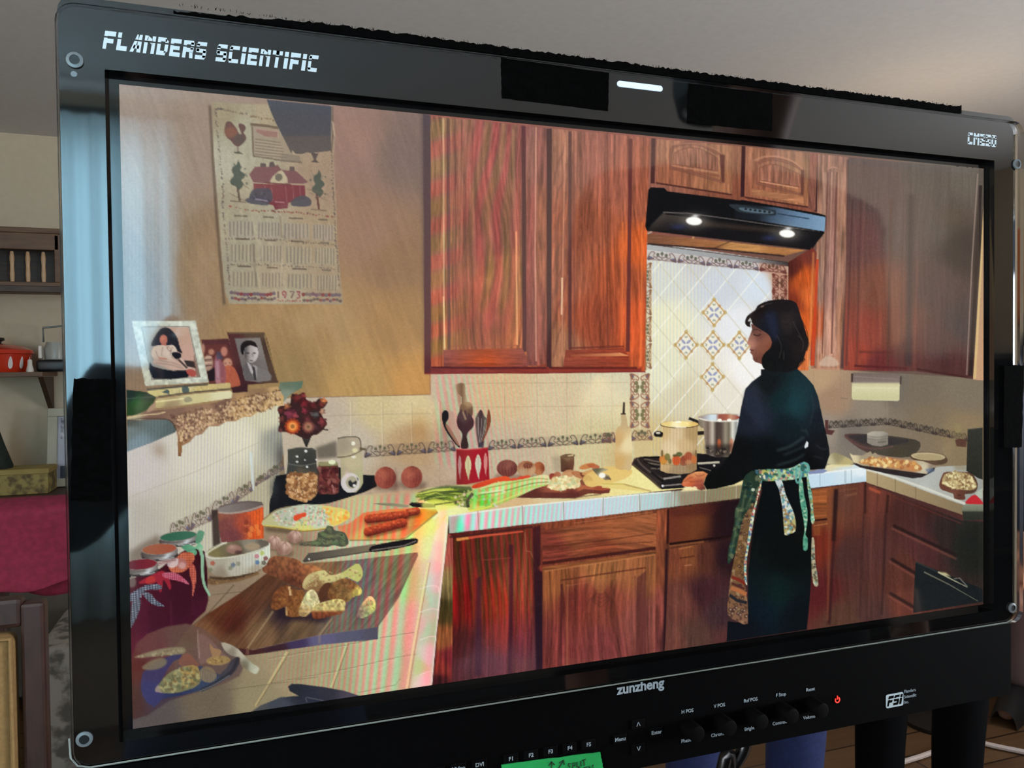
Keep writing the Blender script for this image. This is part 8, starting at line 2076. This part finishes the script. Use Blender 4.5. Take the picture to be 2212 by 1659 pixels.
# ---- shelf with kitchen things
sh = thing('wall_shelf', 'brown wooden wall shelf carrying a red casserole, left of the monitor', 'shelf', (-1.40, YW - 0.002, 1.372))
MB().box((0, -0.14, -0.008), (0.80, 0.28, 0.02), bev=0.002).build('shelf_board', M_OAKM, sh)
for sx in (-0.32, 0.375):
    MB().prism([(-0.004, -0.02), (-0.20, -0.02), (-0.004, -0.18)], 'x', sx - 0.01, sx + 0.01).build('bracket', M_OAKD, sh)
M_RED = mat('red_enamel', (206, 58, 28), (196, 48, 24), rough=0.25, coat=0.5, scale=8)
c0 = V3(-2, 806, 3.32)
cas = thing('casserole', 'orange-red enamel casserole with white leaf shapes on the shelf', 'casserole', (c0.x, YW - 0.16, 1.3741))
MB().lathe([(0, 0), (0.105, 0), (0.118, 0.03), (0.124, 0.075), (0.118, 0.076), (0.10, 0.01), (0, 0.008)], n=40).build('body', M_RED, cas, smooth=True)
MB().lathe([(0.120, 0.0745), (0.134, 0.078), (0.128, 0.094), (0.09, 0.112), (0.05, 0.120), (0, 0.122)], n=40).build('lid', M_RED, cas, smooth=True)
MB().lathe([(0, 0.120), (0.012, 0.120), (0.012, 0.130), (0.024, 0.136), (0.022, 0.146), (0, 0.149)], n=20).build('knob', mat('black_knob', (20, 18, 18), rough=0.3), cas, smooth=True)
lf = MB()
for k in range(16):
    a = k * 2 * math.pi / 16 + 0.2
    pts = []
    for t in np.linspace(0, 2 * math.pi, 16, endpoint=False):
        pts.append((0.0085 * math.sin(t) * (1 - 0.35 * math.cos(t)), 0.040 + 0.026 * math.cos(t)))
    vs = []
    for p, q in pts:
        r = 0.1175 + (q - 0.03) * 0.135
        vs.append(lf.bm.verts.new((r * math.sin(a + p / r) * 1.006, -r * math.cos(a + p / r) * 1.006, q)))
    lf.bm.faces.new(vs)
lf.build('leaf_pattern', mat('white_enamel', (214, 206, 200), rough=0.3), cas)
c1 = V3(67, 812, 3.32)
ss = thing('salt_shaker', 'small white shaker beside the red casserole', 'shaker', (c1.x + 0.006, YW - 0.245, 1.3741))
M_CHINA = mat('white_china', (214, 206, 196), rough=0.3)
MB().lathe([(0, 0), (0.014, 0), (0.015, 0.006), (0.009, 0.03), (0.0085, 0.04), (0, 0.040)], n=20).build('body', M_CHINA, ss, smooth=True)
MB().lathe([(0.0085, 0.040), (0.009, 0.046), (0.006, 0.052), (0, 0.053)], n=20).build('cap', M_CHINA, ss, smooth=True)
c2 = V3(112, 806, 3.36)
cm = thing('coffee_maker', 'small coffee maker with a black base and clear jug on the shelf', 'coffee maker', (c2.x + 0.008, YW - 0.14, 1.3741))
MB().box((0, 0, 0.026), (0.13, 0.13, 0.052), bev=0.012, seg=3).build('base', mat('black_plastic_base', (18, 20, 22), rough=0.4), cm, smooth=True)
M_JUG = mat('frosted_jug', (190, 190, 182), rough=0.3)
M_JUG.node_tree.nodes['Principled BSDF'].inputs['Transmission Weight'].default_value = 0.35
MB().lathe([(0, 0.053), (0.042, 0.053), (0.046, 0.10), (0.036, 0.128), (0.033, 0.128), (0.042, 0.098), (0.038, 0.058), (0, 0.058)], n=28).build('jug', M_JUG, cm, smooth=True)
MB().tube([(-0.045, -0.01, 0.128), (-0.045, -0.01, 0.190), (0.045, -0.01, 0.200), (0.050, -0.01, 0.15), (0.045, -0.01, 0.06)], 0.005, 8).build('frame', mat('grey_frame', (92, 92, 84), rough=0.4), cm, smooth=True)
MB().box((-0.052, -0.03, 0.085), (0.014, 0.03, 0.055), bev=0.004).build('handle', M_CHINA, cm)

# ---- sideboard with a gift box, a framed picture and a dark cone
sb = thing('sideboard', 'dark wooden sideboard along the back wall under the shelf', 'sideboard', (-1.35, YW - 0.235, 0))
MB().box((0, 0, 0.862), (1.5, 0.47, 0.03), bev=0.004).build('top', M_OAKD, sb)
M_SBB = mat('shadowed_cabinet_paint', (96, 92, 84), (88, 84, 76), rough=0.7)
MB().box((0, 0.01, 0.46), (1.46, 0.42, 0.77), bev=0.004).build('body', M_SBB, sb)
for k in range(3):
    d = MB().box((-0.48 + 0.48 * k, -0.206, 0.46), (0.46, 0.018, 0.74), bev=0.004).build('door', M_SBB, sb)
    MB().lathe([(0, 0), (0.010, 0), (0.008, 0.012), (0.013, 0.020), (0, 0.026)], rot=(math.radians(90), 0, 0), n=14).build('door_knob', M_OAKD, d, smooth=True, at=(-0.30 + 0.48 * k, -0.215, 0.55))
for sx in (-1, 1):
    for sy in (-1, 1):
        MB().box((sx * 0.70, sy * 0.18, 0.0375), (0.05, 0.05, 0.075)).build('leg', M_OAKD, sb)
c3 = V3(38, 1062, 3.2)
bx = thing('gift_box', 'yellow patterned box lying on the sideboard', 'box', (c3.x - 0.01, YW - 0.30, 0.878))
M_BOX = mat('yellow_patterned_paper', (158, 140, 78), (96, 80, 46), rough=0.6, scale=26, mix=(0.45, 0.6))
MB().box((0, 0, 0.042), (0.26, 0.16, 0.084), bev=0.002).build('body', M_BOX, bx)
MB().box((0, 0, 0.092), (0.268, 0.168, 0.022), bev=0.003).build('lid', mat('yellow_box_lid', (164, 144, 80), (150, 130, 70), rough=0.6, scale=14), bx)
c4 = V3(-8, 1010, 3.2)
cone = thing('cone_ornament', 'dark green cone standing on the yellow box', 'ornament', (c4.x, YW - 0.30, 0.9815))
MB().lathe([(0, 0), (0.058, 0), (0.060, 0.01), (0.03, 0.10), (0.004, 0.19), (0, 0.19)], n=24).build('body', mat('dark_green_velvet', (32, 44, 34), (20, 28, 22), rough=0.8, scale=40), cone, smooth=True)
MB().lathe([(0, 0.188), (0.008, 0.192), (0.010, 0.20), (0.006, 0.208), (0, 0.21)], n=12).build('finial', mat('dull_gold', (150, 124, 70), rough=0.4, metal=0.6), cone, smooth=True)
c5 = V3(104, 1062, 3.2)
pf = thing('photo_frame', 'white frame with a grey photograph leaning on the sideboard', 'picture frame', (c5.x + 0.085, YW - 0.20, 0.8785))
pf.rotation_euler = (math.radians(-9), 0, 0)
fr = MB()
for c, d in (((0, 0, 0.018), (0.25, 0.022, 0.036)), ((0, 0, 0.322), (0.25, 0.022, 0.036)), ((-0.106, 0, 0.17), (0.038, 0.022, 0.268)), ((0.106, 0, 0.17), (0.038, 0.022, 0.268))):
    fr.box(c, d, bev=0.003)
fr.build('frame', mat('cream_frame', (176, 170, 150), (164, 158, 138), rough=0.5, scale=12), pf)
MB().box((0, 0.004, 0.17), (0.176, 0.004, 0.270)).build('photograph', mat('grey_photograph', (150, 152, 166), (172, 174, 186), rough=0.4, scale=9), pf)
MB().box((0, 0.001, 0.252), (0.150, 0.003, 0.09)).build('photo_subject', mat('dark_photo_group', (206, 206, 216), (84, 84, 96), rough=0.5, scale=34), pf)
MB().box((0, 0.001, 0.062), (0.150, 0.003, 0.055)).build('photo_foreground', mat('dark_photo_ground', (40, 42, 50), (54, 56, 66), rough=0.5, scale=22), pf)

# ---- slipcovered ottoman / armchair in pale paisley, lower left
def paisley():
    return mat('pale_paisley_fabric', (178, 176, 170), (112, 110, 106), rough=0.85, scale=17, mix=(0.50, 0.62), detail=6)
p0 = V3(118, 1372, 2.75)
ot = thing('ottoman', 'ottoman in a pale paisley slipcover behind the tan dining chair', 'ottoman', (p0.x + 0.335, p0.y + 0.10, 0))
MB().box((0, 0, 0.235), (0.74, 0.50, 0.43), bev=0.03, seg=3).build('padded_seat', paisley(), ot, smooth=True)
for sx in (-1, 1):
    for sy in (-1, 1):
        MB().box((sx * 0.32, sy * 0.20, 0.0125), (0.05, 0.05, 0.025)).build('leg', M_OAKD, ot)

# ---- dining chair with a tan upholstered back (near, lower left)
def dining_chair(label, loc, rz):
    t = thing('dining_chair', label, 'chair', loc, rz)
    wood_ = mat('dark_red_wood', (62, 36, 28), (46, 26, 20), rough=0.45, scale=8, stretch=(12, 12, 2))
    tan = mat('tan_upholstery', (150, 116, 70), (136, 104, 62), rough=0.9, scale=160, bump=0.2)
    for sx in (-1, 1):
        MB().box((sx * 0.215, 0.20, 0.49), (0.036, 0.034, 0.98), bev=0.006).build('rear_leg', wood_, t)
        MB().box((sx * 0.205, -0.20, 0.215), (0.04, 0.04, 0.43), bev=0.006).build('front_leg', wood_, t)
    MB().box((0, 0.20, 0.965), (0.40, 0.032, 0.05), bev=0.008).build('top_rail', wood_, t)
    MB().box((0, 0.20, 0.53), (0.40, 0.03, 0.04), bev=0.006).build('lower_rail', wood_, t)
    MB().box((0, 0.195, 0.745), (0.376, 0.05, 0.372), bev=0.016, seg=4).build('back_pad', tan, t, smooth=True)
    MB().tube([(-0.186, 0.169, 0.562), (-0.186, 0.169, 0.928), (0.186, 0.169, 0.928), (0.186, 0.169, 0.562)], 0.0045, 8).build('piping', tan, t, smooth=True)
    MB().box((0, 0, 0.455), (0.44, 0.44, 0.06), bev=0.02, seg=3).build('seat_pad', tan, t, smooth=True)
    MB().box((0, 0, 0.41), (0.42, 0.40, 0.035), bev=0.004).build('seat_frame', wood_, t)
    return t
e0 = V3(93, 1312, 1.34)                        # outer top corner of the chair's back
dining_chair('tan upholstered dining chair with a dark wooden frame, nearest on the left', (e0.x - 0.228, e0.y - 0.20, 0), 0.0)
# a second chair behind it with a magenta cloth over its back
q0 = V3(70, 1120, 2.05)
ch2 = dining_chair('dining chair hidden under a magenta cloth behind the tan chair', (q0.x - 0.30, q0.y - 0.20, 0), 0.0)
def drape(u, v):
    # cloth hung over the chair's back: front fall, fold over the top, rear fall
    x = -0.23 + 0.66 * u
    sag = 0.020 * math.sin(u * 9 + 1.0) + 0.012 * math.sin(u * 21)
    fr_ = 0.19 + 0.13 * (1 - u)
    if v < 0.45:
        k = v / 0.45
        return Vector((x, 0.150 - 0.010 - 0.02 * (1 - k) * (1 + math.sin(u * 11 + k * 3)) - 0.012 * math.sin(u * 7 - k * 4), 1.024 - fr_ * (1 - k) + sag * (1 - k)))
    if v < 0.55:
        k = (v - 0.45) / 0.10
        return Vector((x, 0.140 + 0.12 * k, 1.024 + 0.022 * math.sin(math.pi * k)))
    k = (v - 0.55) / 0.45
    return Vector((x, 0.26 + 0.010 * math.sin(u * 12), 1.024 - 0.26 * k + sag * k))
cl = MB().grid(drape, 36, 44)
clo = cl.build('draped_cloth', mat('magenta_cloth', (134, 30, 58), (116, 22, 48), rough=0.85, scale=60, bump=0.15), None, smooth='all', label='magenta cloth draped over a chair back, left of the monitor', cat='cloth')
clo.location = ch2.location
sm_ = clo.modifiers.new('thickness', 'SOLIDIFY')
sm_.thickness = 0.006

# ---- kitchen units by the right wall
M_ORG = mat('orange_oak', (190, 104, 54), (170, 88, 44), rough=0.4, scale=5, stretch=(12, 12, 1.5))
uc = thing('kitchen_cupboard', 'orange oak wall cupboard at the right edge', 'cupboard', (XR - 0.20, 2.45, 1.56))
MB().box((0, 0, 0.23), (0.34, 1.7, 0.46), bev=0.003).build('body', M_ORG, uc)
for k in range(3):
    d = MB().box((-0.179, -0.56 + 0.56 * k, 0.23), (0.018, 0.53, 0.43), bev=0.004).build('door', M_ORG, uc)
    MB().box((-0.190, -0.56 + 0.56 * k, 0.23), (0.006, 0.36, 0.27), bev=0.002).build('door_panel', M_ORG, d)
lc = thing('base_unit', 'brown kitchen base unit along the right wall', 'cabinet', (XR - 0.34, 2.3, 0))
M_BRN = mat('plum_brown_wood', (104, 76, 70), (88, 62, 58), rough=0.5, scale=5, stretch=(12, 12, 2))
MB().box((0, 0, 0.49), (0.56, 1.9, 0.78), bev=0.003).build('body', M_BRN, lc)
MB().box((0.02, 0, 0.05), (0.48, 1.88, 0.10)).build('plinth', M_OAKD, lc)
for k in range(3):
    MB().box((-0.288, -0.63 + 0.63 * k, 0.48), (0.018, 0.60, 0.72), bev=0.004).build('door', M_BRN, lc)
MB().box((0, 0, 0.90), (0.60, 1.92, 0.04), bev=0.004).build('worktop', mat('grey_worktop', (120, 118, 124), rough=0.4), lc)
# dark holdall and cables on the floor at the lower right
b0 = V3(2175, 1480, 3.05)
bag = thing('holdall', 'dark fabric bag on the floor at the lower right', 'bag', (b0.x - 0.05, b0.y + 0.75, 0))
M_BAG = mat('dark_nylon', (22, 22, 24), (32, 32, 34), rough=0.7, scale=40, bump=0.2)
MB().box((0, 0, 0.13), (0.60, 0.30, 0.26), bev=0.07, seg=4).build('body', M_BAG, bag, smooth=True)
MB().tube([(-0.12, 0, 0.25), (-0.10, -0.02, 0.33), (0, -0.03, 0.36), (0.10, -0.02, 0.33), (0.12, 0, 0.25)], 0.012, 8).build('handle', M_BAG, bag, smooth=True)
pts = []
for x, y in ((1930, 1652), (1995, 1632), (2050, 1612), (2102, 1603), (2160, 1614), (2260, 1634)):
    d = RC.T @ np.array([(x - PCX) / FPX, (y - PCY) / FPX, 1.0])
    t = (0.012 - CAM[2]) / d[2]
    pts.append(tuple(CAM + d * t))
MB().tube(smooth_pts(pts, 6, closed=False).tolist(), 0.009, 8).build('cable', mat('pale_cable', (206, 190, 184), rough=0.5), None, smooth=True, label='pale cable running over the wooden floor', cat='cable')
# black cable hanging below the monitor
hp = [tuple(pix_plane(x, y, 0.035)) for x, y in ((1612, 1590), (1604, 1622), (1580, 1662), (1550, 1720))] + [(0.03, 0.06, 0.75), (0.06, 0.12, 0.35), (0.10, 0.22, 0.013), (0.25, 0.5, 0.013)]
MB().tube(smooth_pts(hp, 8, closed=False).tolist(), 0.0046, 10).build('cable', mat('black_cable', (10, 10, 11), rough=0.3), None, smooth=True, label='black cable hanging below the monitor', cat='cable')

# dark low bookcase added behind the camera to darken the mirrored room, and a floor lamp behind the monitor
bc = thing('filler_bookcase', 'long dark bookcase added behind the camera to darken the screen reflection', 'filler_bookcase', (1.70, YF + 0.19, 0))
M_DRK = mat('black_brown_wood', (26, 20, 18), (20, 15, 13), rough=0.6, scale=6)
MB().box((0, -0.15, 0.72), (3.9, 0.03, 1.40)).build('back_panel', M_DRK, bc)
for z in (0.05, 0.38, 0.71, 1.04, 1.40):
    MB().box((0, 0, z), (3.9, 0.30, 0.03), bev=0.002).build('shelf_board', M_DRK, bc)
for k in range(6):
    MB().box((-1.935 + 0.774 * k, 0, 0.725), (0.03, 0.30, 1.32), bev=0.002).build('upright', M_DRK, bc)
l0 = V3(2030, 600, 2.95)
fl_ = thing('floor_lamp', 'tall uplighter floor lamp hidden behind the monitor', 'lamp', (l0.x, l0.y, 0))
MB().lathe([(0, 0), (0.14, 0), (0.14, 0.015), (0.02, 0.03), (0, 0.03)], n=32).build('base', M_DRK, fl_, smooth=True)
MB().tube([(0, 0, 0.02), (0, 0, 1.72)], 0.011, 12).build('pole', M_DRK, fl_, smooth=True)
MB().lathe([(0, 1.70), (0.03, 1.705), (0.12, 1.78), (0.15, 1.83), (0.146, 1.83), (0.115, 1.785), (0.02, 1.72), (0, 1.72)], n=36).build('shade', M_CHINA, fl_, smooth=True)
light('uplighter_bulb', 'POINT', (l0.x, l0.y, 1.80), 3.2, (1.0, 0.80, 0.60), 0.03)
# ================================================================== people standing in the room
def skin_mesh(name, pts, edges, radii, m, parent, root=0, sub=2, label=None):
    me = bpy.data.meshes.new(name)
    me.from_pydata([tuple(p) for p in pts], edges, [])
    o = bpy.data.objects.new(name, me)
    COL.objects.link(o)
    sk = o.modifiers.new('skin', 'SKIN')
    sk.use_smooth_shade = True
    ss_ = o.modifiers.new('sub', 'SUBSURF')
    ss_.levels = ss_.render_levels = sub
    for i, r in enumerate(radii):
        d = me.skin_vertices[0].data[i]
        d.radius = (r, r) if not isinstance(r, tuple) else r
        d.use_root = (i == root)
    bpy.context.view_layer.update()
    dg = bpy.context.evaluated_depsgraph_get()
    new = bpy.data.meshes.new_from_object(o.evaluated_get(dg))
    new.name = name
    bpy.data.objects.remove(o)
    new.materials.clear()
    new.materials.append(m)
    new.polygons.foreach_set('use_smooth', [True] * len(new.polygons))
    return link_obj(name, new, parent, label)

def chain(pts):
    return [(i, i + 1) for i in range(len(pts) - 1)]

M_SKIN = mat('skin', (196, 140, 112), (186, 128, 102), rough=0.5, scale=30)
M_HAIRD = mat('dark_hair', (30, 22, 20), (18, 13, 12), rough=0.5, scale=30, stretch=(30, 30, 3))
def person(label, loc, rz, top, trousers, hair=M_HAIRD, h=1.70, stance=0.11, hands=None, shoes=None):
    """standing figure, facing -y; hands = list of two hand points in local space (else hanging)"""
    t = thing('person', label, 'person', loc, rz)
    k = h / 1.70
    J = lambda x, y, z: (x * k, y * k, z * k)
    # body: head, neck, trunk, legs, arms as one skinned surface with palms and fingers
    P = [J(0, 0, .95), J(0, .0, 1.08), J(0, .01, 1.24), J(0, .015, 1.38), J(0, .01, 1.45), J(0, -.01, 1.52), J(0, -.015, 1.585), J(0, -.012, 1.645), J(0, -.01, 1.68)]
    Rr = [(.125, .10), (.115, .09), (.135, .095), (.12, .08), .05, .052, (.072, .088), (.068, .086), (.04, .05)]
    Ed = [(i, i + 1) for i in range(8)]
    def add(pts, rads, root):
        i0 = len(P)
        P.extend(pts)
        Rr.extend(rads)
        Ed.append((root, i0))
        Ed.extend((i0 + i, i0 + i + 1) for i in range(len(pts) - 1))
        return i0 + len(pts) - 1
    arms = []
    for s in (-1, 1):
        add([J(s * .09, 0, .90), J(s * stance, -.01, .70), J(s * stance, -.012, .49), J(s * stance, .02, .28), J(s * stance, .025, .09), J(s * (stance + .012), -.06, .035), J(s * (stance + .02), -.14, .028)],
            [.085, .075, .056, .050, .036, .036, .03], 0)
        if hands:
            hx, hy, hz = hands[0 if s < 0 else 1]
            el = ((s * .27 + hx) / 2 * 1.0 + s * .05, (hy - .02) / 2 + .03, (1.30 * k + hz) / 2 - .10)
            w = (hx, hy, hz)
        else:
            el, w = J(s * .255, .02, 1.13), J(s * .265, -.03, .88)
        sh_ = J(s * .175, .01, 1.395)
        wi = add([sh_, tuple((a * .55 + b * .45) for a, b in zip(sh_, el)), el, tuple((a * .5 + b * .5) for a, b in zip(el, w)), w], [.056, .046, .038, .036, .027], 3)
        d = (Vector(w) - Vector(el)).normalized()
        side = d.cross(Vector((0, 1, 0.2))).normalized() * s
        nrm = side.cross(d)
        palm = Vector(w) + d * 0.045
        pi_ = add([palm], [(.034, .017)], wi)
        for f, (off, ln) in enumerate(((-.026, .060), (-.009, .070), (.009, .066), (.026, .050))):
            b = palm + d * 0.04 + side * off
            add([b, b + d * ln * .5 + nrm * .006, b + d * ln * .85 + nrm * .020], [.0095, .0085, .007], pi_)
        b = palm - d * 0.01 - side * .036
        add([b, b + d * .028 - side * .016, b + d * .055 - side * .016 + nrm * .01], [.0105, .0095, .0075], pi_)
    skin_mesh('body', P, Ed, Rr, M_SKIN, t, root=0, sub=2)
    # head details
    hd = MB()
    hz = 1.600 * k
    hd.lathe([(0, -.011), (.007, -.009), (.011, 0), (.007, .010), (0, .017)], c=(0, -.105, hz - .012), n=10)
    hd.build('nose', M_SKIN, t, smooth=True)
    for s in (-1, 1):
        MB().lathe([(0, -.010), (.009, -.006), (.011, 0), (.009, .006), (0, .010)], c=(s * .030, -.088, hz + .016), n=12).build('eye', mat('eye_white', (220, 216, 210), rough=0.2), t, smooth=True)
        MB().lathe([(0, -.028), (.010, -.02), (.014, 0), (.010, .02), (0, .026)], c=(s * .076, 0.0, hz), n=12, sx=0.5).build('ear', M_SKIN, t, smooth=True)
    MB().box((0, -.094, hz - .042), (.042, .010, .010), bev=.004).build('mouth', mat('lips', (160, 88, 80), rough=0.5), t, smooth=True)
    hr = MB().lathe([(0, .105), (.05, .098), (.082, .065), (.094, .02), (.096, -.03), (.088, -.065), (.080, -.06), (.084, 0), (.07, .05), (0, .08)], n=28, sx=.94, sy=1.14)
    bm_ = hr.bm
    for v in bm_.verts:                        # open the hair over the face
        if v.co.y < -.02 and v.co.z < .045:
            v.co.y = -.02 + (v.co.y + .02) * .25
    hr.build('hair', hair, t, smooth='all', at=(0, .008, hz + .010))
    # clothes
    Pt = [J(0, 0, .95), J(0, 0, 1.06)]
    Rt = [(.140, .115), (.130, .105)]
    Et = [(0, 1)]
    for s in (-1, 1):
        i0 = len(Pt)
        Pt.extend([J(s * .09, 0, .89), J(s * stance, -.01, .70), J(s * stance, -.012, .49), J(s * stance, .015, .28), J(s * stance, .02, .10)])
        Rt.extend([.102, .092, .076, .070, .066])
        Et.extend([(0, i0)] + [(i0 + i, i0 + i + 1) for i in range(4)])
    skin_mesh('trousers', Pt, Et, Rt, trousers, t)
    Pu = [J(0, 0, .90), J(0, 0, 1.08), J(0, .01, 1.25), J(0, .015, 1.385), J(0, .012, 1.47)]
    Ru = [(.172, .150), (.158, .136), (.168, .138), (.160, .126), (.080, .074)]
    Eu = [(i, i + 1) for i in range(4)]
    n0 = 9 + 7
    idx = 9
    for s in (-1, 1):
        # arm joints repeat those of the body
        j = idx + 7
        pts = P[j:j + 5]
        i0 = len(Pu)
        Pu.extend(pts[:4] + [tuple(a * .12 + b * .88 for a, b in zip(pts[3], pts[4]))])
        Ru.extend([.086, .066, .054, .049, .043])
        Eu.extend([(3, i0)] + [(i0 + i, i0 + i + 1) for i in range(4)])
        idx += 7 + 5 + 1 + 4 * 3 + 3
    skin_mesh('top', Pu, Eu, Ru, top, t)
    for s in (-1, 1):
        MB().grid(lambda u, v: Vector((s * (stance * k + .012 * u) + .058 * math.cos(math.pi * v) * (1 - .25 * u ** 3), .075 - .275 * u, .002 + (.075 * (1 - u) + .065) * math.sin(math.pi * v))), 14, 10).build('shoe', shoes or mat('dark_shoe', (24, 22, 22), rough=0.5), t, smooth='all')
    return t
M_JEANS = mat('blue_denim', (26, 42, 92), (20, 34, 78), rough=0.85, scale=90, bump=0.2)
M_NAVY = mat('dark_navy_cloth', (6, 7, 10), (4, 5, 7), rough=0.9, scale=60, spec=0.1)
M_GREY = mat('grey_jersey', (92, 92, 98), (82, 82, 88), rough=0.85, scale=60)
M_GREYD = mat('dark_grey_jersey', (58, 58, 64), (50, 50, 56), rough=0.85, scale=60)
M_DBLUE = mat('dark_blue_cotton', (36, 44, 64), (28, 35, 52), rough=0.85, scale=60)

def ground(px, depth):
    q = pix_depth(px, 1500, depth)
    return (q[0], q[1], 0)
person('person in blue jeans standing behind the monitor, legs showing below it', ground(1606, 1.92), math.radians(-18), M_GREY, M_JEANS, stance=0.125)
person('person in dark trousers standing behind the right end of the monitor', ground(1988, 2.20), math.radians(-25), M_DBLUE, M_NAVY, stance=0.105)
_g = ground(2262, 3.0)
person('dark-haired person in a dark grey top seen past the right edge', _g, math.radians(-60), M_GREYD, mat('plum_trousers', (92, 70, 68), rough=0.85), h=1.58)
# the photographer and a colleague, seen only as mirror images in the glossy screen and frame
ph = person('photographer in a dark top holding a phone, mirrored in the screen', (-0.215, -0.80, 0), math.radians(180), M_DBLUE, M_JEANS, h=1.60, hands=[(-0.075, -0.30, 1.335), (0.075, -0.30, 1.335)])
phn = thing('phone', 'dark phone held up towards the monitor', 'phone', (-0.2185, -0.4180, ZC + 0.016))
MB().box((0, 0, 0), (0.148, 0.008, 0.072), bev=0.003, seg=3).build('case', mat('dark_phone_case', (26, 28, 34), rough=0.4), phn, smooth=True)
MB().box((0, -0.0042, 0), (0.140, 0.0006, 0.065)).build('display', glow('phone_display', (90, 70, 56), 0.3), phn)
person('tall dark-haired person in black beside the photographer, mirrored in the top frame', (0.46, -0.54, 0), math.radians(172), M_NAVY, M_NAVY, h=1.90)
